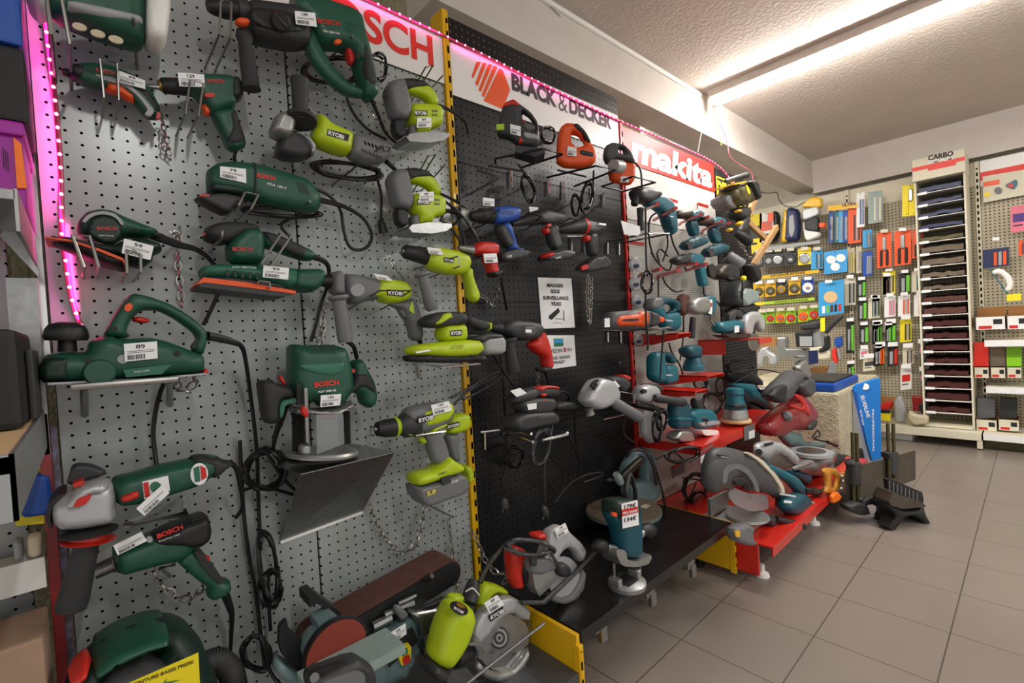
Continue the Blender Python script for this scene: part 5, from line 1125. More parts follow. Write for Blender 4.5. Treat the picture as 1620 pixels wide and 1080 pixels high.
rack3('black wire rack under the black and orange jigsaw', [[(1050, 1060, -.05), (1240, 1000, -.30), (1375, 1035, -.30), (1180, 1090, -.06)], [(1050, 1060, -.05), (1180, 1090, -.06)]], [[(990, 1060, -.01), (990, 1130, -.01)], [(1060, 1100, -.01), (1060, 1180, -.01)]], 0)
bundle((680, 280, 3.857), [loops((600, 70), 35, 90, 4, -.1, seed=31, rot=-.25, lead=[(540, -80, -.1)])], 'black cable skein below the first wire rack')
bundle((680, 280, 3.857), [loops((960, 120), 35, 95, 4, -.1, seed=32, rot=.2, lead=[(1000, -40, -.1)])], 'black cable skein hanging below the orange jigsaw rack')
bundle((680, 280, 3.857), [loops((890, 170), 25, 65, 3, -.06, seed=33)], 'small black cable coil left of the second skein')
bundle((680, 20, 3.857), [loops((725, 745), 45, 50, 2, -.04, seed=34)], 'thin cable ring hung between the first two jigsaws')
# drills row
def cdrill(label, chuck, body, mats, handle, bat, extra=None, y=-.14):
    t = thing('cordless_drill', label, 'power tool')
    lathe('chuck', 'black', chuck[0]+(y,), chuck[1]+(y,), chuck[2], t)
    S('housing', mats[0], body, y, .028, .028, R=.025, par=t); S('handle', mats[1], handle, y, .02, .02, R=.018, par=t)
    bt = S('battery', 'darkgrey', bat, y, .032, .03, R=.006, par=t)
    return t, bt
zoom(680, 280, 3.857)
t, bt = cdrill('blue cordless drill with black battery on the black bay', ((245, 240), (375, 235), [(0, 16), (.1, 32), (.45, 38), (.5, 46), (1, 50)]),
    [(370, 190), (440, 178), (520, 185), (540, 215), (530, 265), (470, 280), (400, 290), (375, 270)], ('blue', 'darkgrey'), [(395, 300), (470, 270), (490, 340), (520, 420), (470, 445), (430, 380)], [(408, 465), (500, 440), (578, 455), (580, 492), (430, 525), (410, 500)])
S('blue_spine', 'blue', [(420, 290), (470, 280), (490, 340), (515, 430), (560, 440), (560, 458), (470, 445), (485, 400), (455, 340)], -.14, .024, .02, R=.012, par=t); text('12V', (475, 492), (502, 488), 14, 'paper', bt, y=-.1765, bold=.02)
vents(430, 200, 14, 0, 8, 30, 6, 4, t, -.169, m='navy')
ptag([(323, 125), (393, 133), (393, 180), (325, 172)], t, '', y=-.12)
t, bt = cdrill('black cordless drill with a red trigger, middle of the drill row', ((500, 285), (690, 240), [(0, 14), (.2, 26), (.55, 34), (.6, 42), (1, 48)]),
    [(640, 220), (700, 205), (790, 225), (812, 255), (790, 280), (720, 290), (650, 280)], ('midgrey', 'darkgrey'), [(700, 300), (770, 285), (775, 360), (800, 430), (760, 450), (735, 420)], [(680, 475), (800, 445), (855, 460), (858, 498), (720, 525), (682, 505)])
S('trigger', 'red', [(683, 315), (712, 305), (722, 345), (700, 352)], -.14, .016, .014, R=.006, par=t); S('red_button', 'red', [(710, 288), (735, 285), (735, 302), (712, 304)], -.165, .006, .004, R=.003, par=t); S('red_base', 'red', [(680, 475), (720, 460), (725, 490), (685, 500)], -.145, .034, .02, R=.008, par=t)
text('14.4V', (768, 500), (800, 494), 12, 'paper', bt, y=-.1765, bold=.02)
ptag([(605, 180), (660, 185), (658, 215), (608, 212)], t, '', y=-.12, bars=False)
t, bt = cdrill('grey cordless drill with a red collar ring, farthest of the drill row', ((780, 320), (930, 300), [(0, 14), (.2, 30), (.6, 38), (1, 48)]),
    [(930, 265), (980, 275), (1045, 285), (1048, 320), (990, 340), (940, 335)], ('grey', 'darkgrey'), [(960, 345), (1005, 340), (1010, 400), (1020, 480), (980, 490), (962, 420)], [(905, 560), (960, 500), (1040, 480), (1080, 535), (1075, 560), (920, 590)])
lathe('red_ring', 'red', (928, 302, -.14), (948, 300, -.14), [(0, 46), (1, 46)], t); S('trigger', 'red', [(935, 360), (962, 352), (970, 395), (945, 395)], -.14, .016, .014, R=.006, par=t); S('red_patch', 'red', [(920, 545), (958, 530), (960, 560), (922, 570)], -.172, .006, .004, R=.004, par=t); S('motor_end', 'castalu', [(985, 280), (1048, 288), (1046, 318), (988, 312)], -.145, .03, .02, R=.01, par=t)
for i, pts in enumerate(([(330, 290, 0), (370, 250, -.22), (420, 200, -.22), (450, 210, -.02)], [(500, 300, 0), (600, 220, -.22), (680, 240, -.22), (590, 320, 0)], [(760, 300, 0), (860, 250, -.22), (900, 260, -.2), (830, 330, 0)])):
    wire(pts, .0026, m='darkwire', label='dark wire hook under the ' + ('blue cordless drill', 'middle black cordless drill', 'red-collared cordless drill')[i])
t = thing('drill', 'small red corded drill hanging low beside the yellow upright', 'power tool')
b = S('body', 'red', [(255, 420), (290, 395), (370, 398), (402, 420), (400, 480), (350, 490), (310, 480), (250, 470)], -.14, .03, .03, R=.025, par=t)
lathe('chuck', 'steel', (175, 430, -.14), (260, 445, -.14), [(0, 12), (.2, 20), (1, 34)], t)
S('handle', 'red', [(320, 490), (390, 480), (400, 540), (415, 600), (380, 615), (355, 580), (340, 530)], -.14, .022, .022, R=.02, par=t); S('grip', 'black', [(350, 580), (420, 560), (425, 600), (385, 618)], -.14, .024, .024, R=.02, par=t)
ptag([(325, 468), (405, 465), (415, 520), (335, 525)], t, '', y=-.176)
tube('power_cord', 'cable', [(435, 620, -.13), (450, 700, -.10), (470, 810, -.06)], .005, t)
chain([(430, 620, -.12), (405, 720, -.05), (385, 790, -.03), (340, 740, -.03), (270, 700, -.02)], 'steel chain looped below the small red drill', .002, .024)
wr = thing('wire_rack', 'empty bare wire bracket projecting at the right of the drill row', 'bracket')
tube('wire_frame', 'wire', [(1085, 395, -.02), (1340, 340, -.30), (1460, 345, -.30), (1160, 405, -.02)], .004, wr, k=1)
for a in ((1085, 395), (1155, 400)): tube('bracket_leg', 'chrome', [(a[0], a[1], -.01), (a[0], a[1]+75, -.01)], .0045, wr, k=1)
for x in ((865, 365), (945, 370)): tube('bracket_leg', 'chrome', [(x[0], x[1], -.01), (x[0], x[1]+90, -.01)], .0045, wr, k=1)
tube('cross_wire', 'chrome', [(835, 362, -.02), (980, 360, -.02)], .003, wr, k=1)
wp = tagp(card('price_card', 'paper', [(1165, 265), (1280, 300), (1285, 360), (1185, 350)], y=-.24), 'blank white price card on the end of the empty wire bracket', 'price card')
chain([(965, 600, -.04), (960, 740, -.03), (975, 890, -.03), (985, 740, -.03), (985, 610, -.04)], 'long steel chain hanging doubled beside the video surveillance notice', .002, .026)
# papers
nt_ = tagp(card('notice', 'paper', [(658, 612), (862, 618), (884, 918), (682, 925)], y=-.004), 'white paper notice about video surveillance taped to the black pegboard', 'notice')
for s_, x0, x1, yb2 in (('MAGASIN', 716, 812, 672), ('SOUS', 738, 792, 708), ('SURVEILLANCE', 690, 846, 748), ('VIDEO', 740, 802, 784)): text(s_, (x0, yb2), (x1, yb2+2), 24, 'ink', nt_, y=-.0058, bold=.03)
S('camera_drawing', 'ink', [(728, 845), (785, 797), (793, 822), (745, 870), (725, 862)], -.0058, .0006, .0003, R=.0003, par=nt_, sm=0)
slots('ink', [[(814, 815), (818, 815), (821, 878), (817, 878)], [(765, 862), (818, 864), (818, 867), (765, 865)], [(750, 888), (805, 890), (805, 892), (750, 890)]], nt_, y=-.0055, name='drawing_lines')
nt2 = tagp(card('notice', 'paper', [(640, 965), (880, 965), (892, 1150), (738, 1172)], y=-.004), 'white paper offering payment in three or four instalments, half hidden by a red drill', 'notice')
card('bank_logo', 'switch', [(755, 985), (812, 985), (814, 1030), (760, 1034)], nt2, y=-.0056); card('bank_logo_top', 'sky', [(758, 988), (810, 988), (811, 1012), (760, 1014)], nt2, y=-.0062)
text('PAYEZ EN', (712, 1075), (805, 1068), 22, 'ink', nt2, y=-.0058, bold=.01); text('3', (812, 1068), (832, 1066), 26, 'red', nt2, y=-.0058, bold=.03); text('OU', (838, 1063), (865, 1060), 20, 'ink', nt2, y=-.0058, bold=.01)
text('4 FOIS SANS', (700, 1120), (855, 1104), 20, 'ink', nt2, y=-.0058, bold=.01); text('FRAIS*', (755, 1142), (825, 1134), 20, 'ink', nt2, y=-.0058, bold=.01)
# red impact drill in front of the second notice
t = thing('impact_drill', 'red and black impact drill with side handle covering part of a notice', 'power tool')
S('gearbox', 'darkgrey', [(430, 895), (480, 870), (560, 875), (650, 890), (680, 940), (640, 990), (560, 1000), (480, 985), (430, 950)], -.16, .035, .035, R=.03, par=t)
S('body', 'red', [(600, 890), (650, 900), (690, 960), (710, 1010), (730, 1100), (735, 1170), (700, 1180), (690, 1100), (640, 1070), (590, 1020), (640, 985)], -.16, .028, .028, R=.025, par=t)
S('black_insert', 'midgrey', [(545, 905), (620, 905), (640, 950), (600, 985), (540, 970)], -.175, .024, .02, R=.015, par=t); card('small_label', 'paper', [(583, 928), (620, 930), (620, 950), (584, 948)], t, y=-.2)
lathe('side_handle', 'rubber', (475, 985, -.18), (510, 1195, -.18), [(0, 56), (.06, 58), (.1, 34), (.5, 36), (.92, 42), (1, 36)], t)
S('grip_end', 'rubber', [(655, 1160), (725, 1150), (735, 1180), (700, 1195), (660, 1185)], -.16, .024, .024, R=.02, par=t)
tube('power_cord', 'cable', [(705, 1190, -.16), (725, 1250, -.14), (730, 1330, -.12)], [.008, .005, .004], t)
lathe('chuck', 'black', (370, 915, -.16), (435, 925, -.16), [(0, 20), (.2, 28), (1, 38)], t)
chain([(660, 1190, -.06), (660, 1290, -.05), (665, 1360, -.05)], 'short steel chain below the red impact drill', .0018, .022)
# half-sheet sander, black and red
zoom(680, 520, 3.857)
t = thing('finishing_sander', 'black finishing sander with red handle on a steel bracket', 'power tool')
S('handle', 'darkgrey', [(475, 450), (500, 400), (560, 370), (640, 350), (770, 350), (780, 395), (740, 420), (640, 410), (600, 440), (520, 455)], -.18, .03, .03, R=.028, par=t)
S('red_top', 'red', [(625, 355), (700, 342), (772, 350), (778, 370), (700, 362), (645, 385)], -.19, .024, .02, R=.015, par=t)
S('trigger', 'red', ell(685, 402, 18, 12), -.20, .014, .01, R=.006, par=t); S('red_switch', 'red', [(655, 435), (702, 428), (704, 445), (660, 450)], -.20, .012, .01, R=.004, par=t)
S('column', 'darkgrey', [(520, 440), (640, 410), (740, 420), (745, 480), (700, 520), (540, 520)], -.18, .034, .034, R=.02, par=t)
S('base', 'darkgrey', [(470, 540), (540, 505), (720, 495), (748, 520), (750, 580), (640, 600), (520, 628), (472, 600)], -.18, .042, .042, R=.015, par=t)
card('price_tag', 'paper', [(490, 378), (550, 360), (592, 392), (530, 416)], t, y=-.215); card('spec_label', 'paper', [(592, 460), (650, 452), (650, 488), (600, 494)], t, y=-.216)
S('dust_bag', 'black', [(735, 455), (820, 440), (915, 455), (900, 485), (840, 498), (740, 500)], -.15, .03, .03, R=.025, par=t)
tube('power_cord', 'cable', [(775, 390, -.18), (820, 385, -.16), (850, 410, -.14), (840, 440, -.12)], .005, t)
wr = thing('wire_rack', 'steel bracket rails carrying the black finishing sander', 'bracket')
for p in ([(310, 630, -.01), (430, 615, -.04), (630, 690, -.26)], [(430, 640, -.04), (620, 640, -.22)], [(690, 680, -.26), (838, 645, -.26)], [(740, 620, -.02), (840, 635, -.24)]): tube('rail', 'chrome', p, .005, wr, k=1)
tube('bracket_leg', 'chrome', [(335, 630, -.01), (337, 735, -.01)], .0045, wr, k=1)
bundle((680, 520, 3.857), [loops((680, 720), 50, 120, 5, -.2, seed=41, rot=.25, lead=[(750, 560, -.18)], tail=[(700, 800, -.2), (702, 1060, -.15)])], 'grey cable skein tied to the bracket of the black finishing sander', 'greycable')
bundle((680, 520, 3.857), [loops((520, 780), 55, 65, 3, -.05, seed=42), [(470, 830, -.05), (445, 920, -.05), (447, 960, -.05)], [(448, 960, -.05), (452, 1085, -.05)]], 'black cable coil with plug on the black pegboard')
bundle((680, 520, 3.857), [[(735, 780, -.1), (800, 850, -.08), (820, 930, -.08), (790, 1000, -.07), (730, 950, -.07)], [(885, 500, -.12), (890, 680, -.09), (915, 800, -.07), (905, 900, -.05)], [(760, 1060, -.05), (860, 940, -.05), (960, 890, -.06), (1050, 875, -.08), (1040, 900, -.08), (940, 935, -.06)], [(840, 640, -.1), (890, 740, -.1), (905, 800, -.08)]], 'loose black cables draped low on the black pegboard')
for p0, p1, lab in (((450, 1030, -.05), (458, 1090, -.05), 'grey plug dangling at the left of the black bay'), ((690, 1080, -.10), (705, 1130, -.10), 'grey plug hanging above the black circular saw')):
    t = thing('mains_plug', lab, 'plug'); lathe('plug_body', 'greycable', p0, p1, [(0, 10), (.3, 24), (1, 26)], t)
    for d in (-10, 12): tube('pin', 'chrome', [(p1[0]+d, p1[1], p1[2]), (p1[0]+d*1.4, p1[1]+32, p1[2])], .0022, t, k=1)
zoom(680, 280, 3.857)
bundle((680, 280, 3.857), [[(60, 130, -.14), (150, 190, -.15), (250, 300, -.15), (310, 430, -.14), (300, 490, -.13), (230, 490, -.13), (190, 400, -.13), (120, 300, -.14), (60, 260, -.14)], [(60, 200, -.14), (180, 220, -.15), (280, 360, -.15), (300, 450, -.14), (250, 500, -.13), (200, 460, -.13)], [(175, -80, -.14), (185, 200, -.14), (190, 420, -.13), (215, 600, -.13), (225, 760, -.12)], [(200, 330, -.14), (235, 560, -.13), (230, 820, -.12), (240, 940, -.12)]], 'black jigsaw cables slung down in front of the yellow upright')
tagp(S('clear_blister', 'plastic', [(120, 190), (170, 175), (240, 220), (248, 290), (215, 330), (170, 300), (130, 250)], -.10, .03, .01, R=.03), 'clear plastic blister dome hanging by the yellow upright', 'packaging')
zoom(680, 520, 3.857)
bundle((680, 520, 3.857), [[(130, 420, -.16), (260, 350, -.14), (350, 290, -.13), (420, 265, -.12), (435, 290, -.12), (330, 370, -.13), (200, 430, -.15)], [(150, 460, -.16), (250, 370, -.14), (400, 290, -.12)], [(430, 150, -.1), (450, 400, -.08), (460, 600, -.06), (470, 830, -.05)], [(380, 150, -.14), (470, 290, -.12), (560, 420, -.12), (650, 610, -.2)]], 'black cables sweeping out behind the lime cordless drills')
# two silver-headed grinders
t = thing('angle_grinder', 'large angle grinder with silver vented head and grey side handle', 'power tool')
hd_ = S('gear_head', 'silverpaint', [(925, 440), (945, 380), (990, 310), (1030, 295), (1090, 310), (1125, 370), (1130, 430), (1070, 475), (1020, 495), (960, 480)], -.20, .04, .04, R=.035, par=t, sm=2)
for q in ([(978, 345), (1000, 318), (1008, 325), (988, 358)], [(990, 360), (1012, 330), (1022, 338), (1000, 374)], [(1004, 318), (1022, 308), (1026, 318), (1012, 328)], [(1045, 372), (1080, 352), (1084, 362), (1052, 382)], [(1040, 392), (1068, 378), (1072, 388), (1046, 402)], [(1088, 356), (1118, 358), (1112, 370), (1090, 368)], [(1076, 384), (1112, 380), (1106, 396), (1078, 396)]): S('vent_opening', 'ink', q, -.234, .005, .004, R=.002, par=hd_, sm=0)
S('motor_body', 'darkgrey', [(1050, 300), (1100, 285), (1160, 290), (1195, 320), (1190, 360), (1150, 400), (1120, 370)], -.17, .036, .036, R=.03, par=t); S('rear_handle', 'red', [(1140, 285), (1170, 275), (1205, 290), (1200, 315), (1175, 315)], -.16, .025, .025, R=.015, par=t)
card('rating_label', 'paper', [(1118, 320), (1130, 315), (1160, 350), (1148, 358)], t, y=-.207)
lathe('side_handle', 'grey', (1110, 440, -.22), (1285, 545, -.26), [(0, 22), (.1, 34), (.5, 33), (.92, 37), (1, 26)], t)
lathe('spindle', 'steel', (965, 480, -.2), (975, 520, -.2), [(0, 36), (.5, 30), (1, 34)], t)
tube('power_cord', 'greycable', [(1195, 520, -.14), (1180, 610, -.10), (1200, 660, -.08), (1260, 700, -.05)], .004, t)
wire([(940, 500, -.02), (1060, 555, -.26), (1185, 525, -.26), (1180, 480, -.02)], .004, m='chrome', label='chrome wire bracket under the large silver-headed grinder')
t = thing('angle_grinder', 'smaller silver-headed angle grinder with handle pointing right, by the red upright', 'power tool')
S('gear_head', 'silverpaint', [(1253, 400), (1270, 350), (1320, 335), (1370, 350), (1385, 400), (1360, 440), (1300, 455), (1260, 440)], -.20, .032, .032, R=.03, par=t, sm=2)
S('motor_body', 'darkgrey', [(1290, 340), (1330, 330), (1390, 340), (1400, 370), (1380, 390)], -.17, .028, .028, R=.02, par=t); S('rear_red', 'red', [(1370, 335), (1400, 345), (1402, 385), (1385, 380)], -.165, .024, .02, R=.01, par=t)
S('vent_opening', 'ink', [(1285, 375), (1310, 365), (1320, 385), (1295, 398)], -.230, .006, .004, R=.002, par=t)
lathe('side_handle', 'darkgrey', (1370, 420, -.24), (1555, 450, -.28), [(0, 20), (.08, 27), (.5, 24), (.92, 30), (1, 22)], t)
S('guard', 'black', [(1240, 455), (1330, 455), (1430, 490), (1420, 520), (1340, 500), (1260, 480)], -.20, .03, .03, R=.006, par=t)
wire([(1155, 390, 0), (1170, 385, -.22), (1250, 400, -.22), (1245, 450, 0)], .0028, m='wire', label='thin wire hook at the smaller silver-headed grinder')
tagp(S('clear_bag', 'bag', [(1290, 500), (1340, 490), (1400, 500), (1410, 620), (1380, 690), (1330, 700), (1290, 640)], -.10, .015, .01, R=.02), 'crumpled clear plastic bag hanging above the red shelf', 'bag')
# ================================================================ on the black deck
zoom(680, 760, 3.857); YO[0] = -.10
t = thing('circular_saw', 'silver and red circular saw with coiled cable on the black deck', 'power tool')
S('rear_handle', 'red', [(475, 400), (520, 395), (560, 410), (575, 450), (550, 480), (540, 560), (555, 640), (510, 662), (485, 600), (472, 500)], -.20, .025, .025, R=.02, par=t)
S('handle_insert', 'black', [(540, 480), (575, 450), (580, 560), (560, 640), (548, 600), (535, 540)], -.205, .024, .02, R=.012, par=t)
S('red_cap', 'red', [(615, 320), (700, 305), (712, 340), (690, 350), (620, 352)], -.20, .03, .02, R=.01, par=t)
S('motor_housing', 'grey', [(565, 480), (600, 445), (720, 455), (740, 520), (640, 560), (575, 555)], -.22, .035, .03, R=.012, par=t)
S('laser_window', 'darkgrey', [(612, 455), (648, 458), (645, 520), (615, 520)], -.257, .004, .003, R=.002, par=t, sm=0)
S('blade_guard', 'silverpaint', [(640, 560), (700, 370), (715, 300), (780, 265), (830, 300), (860, 330), (905, 370), (938, 420), (920, 470), (900, 500), (870, 430), (830, 400), (780, 430), (740, 520), (725, 620), (640, 690), (605, 580)], -.225, .022, .025, R=.012, par=t)
S('guard_plate', 'castalu', [(600, 555), (730, 540), (745, 600), (720, 620), (640, 690), (612, 640)], -.23, .02, .02, R=.004, par=t, sm=0)
S('blade', 'silverpaint', ell(815, 590, 98, 128, 30), -.228, .0015, .0015, R=.001, par=t, sm=0)
S('lower_guard', 'grey', [(725, 680), (790, 710), (850, 690), (895, 620), (925, 530), (938, 560), (925, 650), (880, 720), (810, 752), (740, 735), (710, 700)], -.225, .016, .016, R=.008, par=t)
S('hub', 'darkgrey', ell(800, 540, 40, 45), -.235, .02, .01, R=.01, par=t)
tube('edge_guide_bar', 'darksteel', [(450, 400, -.24), (355, 520, -.28), (300, 620, -.30)], .005, t, k=1)
tube('sole_edge', 'darkgrey', [(560, 745, -.27), (690, 745, -.27), (860, 590, -.27), (1010, 440, -.25)], .006, t, k=1)
S('sole_plate', 'darksteel', [(560, 735), (690, 740), (870, 580), (1000, 430), (990, 450), (860, 600), (700, 750), (560, 750)], -.24, .004, .01, R=.002, par=t, sm=0)
tube('power_cord', 'greycable', loops((610, 410), 145, 45, 5, -.25, seed=51, rot=.1, tail=[(750, 460, -.26), (800, 540, -.26)]), .005, t, k=3)
ptag([(760, 295), (825, 257), (846, 310), (780, 352)], t, '149', y=-.26)
text('MASTER', (708, 538), (760, 530), 14, 'navy', t, y=-.2515, bold=.02)
YO[0] = 0
chain([(262, 310, -.02), (290, 370, -.05), (330, 470, -.10), (400, 560, -.15), (470, 570, -.18), (450, 630, -.2)], 'steel chain from the yellow upright down to the silver and red circular saw', .0024, .03)
# green router on the deck
t = thing('plunge_router', 'dark teal plunge router with round black knobs at the front of the black deck', 'power tool')
yr = -.39
b = S('motor_body', 'tealdark', [(1088, 130), (1110, 112), (1180, 105), (1230, 110), (1255, 130), (1262, 440), (1240, 462), (1180, 465), (1145, 440), (1130, 300), (1090, 230)], yr, .034, .034, R=.025, par=t)
S('motor_cap', 'darkgreen', [(1088, 130), (1110, 112), (1190, 106), (1235, 112), (1240, 150), (1235, 235), (1120, 240), (1090, 200)], yr-.002, .038, .036, R=.015, par=t)
S('switch', 'orange', [(1112, 190), (1135, 195), (1135, 220), (1112, 215)], yr-.037, .005, .004, R=.003, par=t)
for (cx, cy, ex, ey) in ((1040, 395, 1140, 420), (1330, 300, 1270, 340)):
    lathe('side_knob', 'black', (cx-38 if cx < 1200 else cx+38, cy, yr), (cx+40 if cx < 1200 else cx-40, cy+8, yr), [(0, 10), (.12, 32), (.45, 46), (.8, 38), (1, 20)], t)
    S('knob_arm', 'castalu', [(cx+30 if cx < 1200 else cx-30, cy-15), (ex, ey-25), (ex, ey+25), (cx+30 if cx < 1200 else cx-30, cy+30)], yr, .014, .014, R=.01, par=t)
S('collar', 'castalu', [(1080, 400), (1140, 405), (1150, 465), (1210, 475), (1290, 430), (1300, 450), (1280, 490), (1200, 508), (1120, 500), (1085, 440)], yr, .036, .036, R=.005, par=t)
for xx in (1122, 1277): lathe('guide_column', 'steel', (xx, 500 if xx < 1200 else 470, yr), (xx+3, 630 if xx < 1200 else 590, yr), [(0, 10), (1, 10)], t)
mb = MB()
for i in range(9): c_ = P(1122, 505+i*13, yr); mb.lathe(c_, c_-np.array([0, 0, .0016]), [(0, .0058), (1, .0058)], 12)
mb.build('spring', 'darksteel', t)['kind'] = 'stuff'
a0 = PZ(1075, 610, .25)
bc = PZ(1202, 612, .25); MB().lathe((bc[0], bc[1], .2365), (bc[0], bc[1], .252), [(0, .062), (.8, .062), (1, .058)], 36).build('base_casting', 'castalu', t, True)
MB().box((bc[0]-.03, bc[1]-.028, .2522), (bc[0]+.03, bc[1]+.028, .2532)).build('base_opening', 'ink', t); MB().box((bc[0]-.058, bc[1]-.01, .252), (bc[0]-.036, bc[1]+.03, .275), .004).box((bc[0]+.036, bc[1]-.02, .252), (bc[0]+.058, bc[1]+.02, .272), .004).build('column_feet', 'castalu', t)
tube('power_cord', 'rubber', [(1205, 120, yr), (1200, 50, yr), (1225, -40, -.33), (1255, 60, -.3), (1265, 180, -.28)], .006, t)
tg = card('sale_card', 'paper', [(1168, 142), (1266, 118), (1275, 270), (1176, 292)], t, y=yr-.042)
text('179€', (1185, 175), (1255, 160), 28, 'ink', tg, y=yr-.0436, bold=.02); card('red_band', 'red', [(1170, 178), (1267, 158), (1269, 194), (1172, 218)], tg, y=yr-.0434); text('PRIX BARRE', (1176, 208), (1262, 190), 16, 'paper', tg, y=yr-.045, bold=.02); text('134€', (1185, 255), (1258, 238), 28, 'ink', tg, y=yr-.0436, bold=.02)
# scroll saw with round table
t = thing('scroll_saw', 'green scroll saw with big round brown table and curved arm on the black deck', 'machine')
ctr = PZ(1180, 172, .315)
MB().lathe(ctr - [0, 0, .012], ctr, [(0, .150), (.3, .155), (1, .153)], 44).build('round_table', 'cork', t, True)
MB().lathe(ctr - [0, 0, .014], ctr - [0, 0, .004], [(0, .156), (1, .156)], 44).build('table_rim', 'machine', t, True)
S('sticker', 'paper', [], par=t) if False else MB().box((ctr[0]+.06, ctr[1]-.07, ctr[2]), (ctr[0]+.10, ctr[1]-.04, ctr[2]+.001)).build('sticker', 'beige', t)
zoom(680, 520, 3.857)
S('arm', 'machine', [(1190, 820), (1240, 740), (1340, 735), (1360, 800), (1355, 950), (1330, 1050), (1290, 1020), (1300, 900), (1290, 790), (1240, 800), (1200, 880), (1165, 900)], -.09, .03, .03, R=.012, par=t)
S('upper_arm_lever', 'darksteel', [(1160, 890), (1290, 770), (1310, 800), (1180, 930)], -.13, .012, .012, R=.006, par=t)
S('arm_base', 'machine', [(1200, 940), (1340, 900), (1370, 1000), (1320, 1060), (1200, 1040)], -.09, .04, .04, R=.01, par=t)
tube('blade_clamp', 'steel', [(1085, 920, -.13), (1150, 915, -.13), (1190, 900, -.13)], .007, t); lathe('tension_knob', 'machinepale', (1135, 885, -.15), (1165, 940, -.15), [(0, 20), (.5, 28), (1, 22)], t)
tube('air_hose', 'rubber', [(1200, 1090, -.2), (1195, 960, -.17), (1215, 920, -.17), (1250, 970, -.18), (1250, 1080, -.2)], .009, t)
tube('power_cord', 'cable', [(1290, 720, -.10), (1350, 790, -.12), (1390, 900, -.12), (1420, 1000, -.14), (1440, 1130, -.15), (1440, 1260, -.16), (1400, 1300, -.17)], .006, t)
tube('power_cord', 'greycable', [(1200, 780, -.10), (1240, 740, -.14), (1310, 750, -.14), (1360, 830, -.14), (1385, 950, -.14)], .007, t)
zoom(680, 760, 3.857)
S('lower_casing', 'machinepale', [(1290, 320), (1340, 330), (1400, 380), (1390, 430), (1350, 460), (1300, 440)], -.16, .05, .05, R=.02, par=t); S('motor', 'darkgrey', [(1350, 260), (1410, 250), (1415, 320), (1380, 360), (1340, 350)], -.14, .04, .04, R=.03, par=t)
S('pedestal', 'machine', [(1130, 260), (1290, 270), (1300, 440), (1180, 470)], -.15, .05, .05, R=.02, par=t)
# ================================================================ white bay, teal tools
zoom(960, 220, 5.4)
V2 = .55
def L_(name_, label, parts, cords=(), cat='power tool'):
    t = thing(name_, label, cat)
    for pn, m, pts, y, tf, R in parts: S(pn, m, pts, y, tf, tf, R=R, par=t)
    for c_ in cords: tube('power_cord', 'cable', c_, .0045, t)
    return t
def prong(pts, label):
    t = thing('prong_hook', label, 'hook')
    for p in pts: tube('prong', 'redshelf', p, .009, t, k=1)
    return t
t = L_('rotary_hammer', 'teal corded rotary hammer hanging at the top left of the white bay',
  [('gearbox', 'darkgrey', [(215, 430), (300, 410), (420, 440), (440, 500), (330, 560), (250, 530)], -.16, .035, .03), ('body', 'teal', [(330, 450), (460, 480), (540, 540), (570, 700), (575, 800), (540, 825), (500, 740), (470, 640), (400, 590), (320, 570)], -.15, .03, .03), ('handle_grip', 'tealdark', [(480, 650), (540, 660), (560, 760), (520, 790)], -.16, .028, .02)],
  [[(545, 810, -.15), (570, 900, -.12), (620, 1000, -.1), (680, 1120, -.08)], [(440, 620, -.12), (370, 680, -.12), (360, 850, -.1), (400, 1000, -.1), (450, 1060, -.1)], [(450, 640, -.12), (500, 760, -.12), (520, 900, -.1), (480, 1040, -.1)], [(520, 1000, -.06), (460, 940, -.06), (430, 980, -.06), (450, 1060, -.06)]])
lathe('chuck', 'black', (250, 480, -.16), (235, 560, -.16), [(0, 40), (1, 30)], t); lathe('side_handle', 'rubber', (285, 590, -.2), (290, 775, -.2), [(0, 30), (.5, 26), (1, 30)], t)
prong([[(320, 600, -.06), (435, 555, -.3)], [(400, 690, -.02), (590, 590, -.3)]], 'pair of red steel prongs carrying the teal rotary hammer')
for i, (ox, oy, lab) in enumerate(((0, 0, 'left'), (185, 60, 'right'))):
    zoom(960 + ox/5.4, 220 + oy/5.4, 5.4)
    t = L_('cordless_drill', 'teal cordless drill with dark battery, %s one of the pair under the white plate' % lab,
      [('housing', 'teal', [(690, 620), (750, 602), (800, 630), (795, 680), (740, 705), (690, 690)], -.16, .03, .025), ('handle', 'tealdark', [(690, 700), (755, 700), (775, 820), (730, 835), (700, 770)], -.16, .02, .018), ('battery', 'tealdark', [(655, 870), (760, 830), (828, 850), (830, 900), (700, 950), (660, 940)], -.16, .032, .006)])
    lathe('chuck', 'darksteel', (590, 645, -.16), (690, 640, -.16), [(0, 14), (.15, 34), (.6, 40), (1, 44)], t); S('battery_face', 'darkgrey', [(670, 890), (720, 870), (725, 935), (690, 945)], -.19, .008, .004, R=.004, par=t)
    prong([[(620, 730, -.02), (640, 710, -.06), (805, 645, -.3)]] if i == 0 else [[(625, 730, -.02), (640, 715, -.06), (800, 640, -.3)], [(760, 640, -.05), (870, 600, -.2)]] if 0 else [[(625, 740, -.02), (640, 715, -.06), (800, 640, -.3)]], 'red steel prong under the %s teal cordless drill' % lab)
zoom(960, 220, 5.4)
prong([[(760, 700, -.06), (865, 665, -.24)]], 'short red steel prong between the two teal cordless drills')
prong([[(930, 760, -.06), (1050, 715, -.28)]], 'red steel prong at the right edge of the white bay')
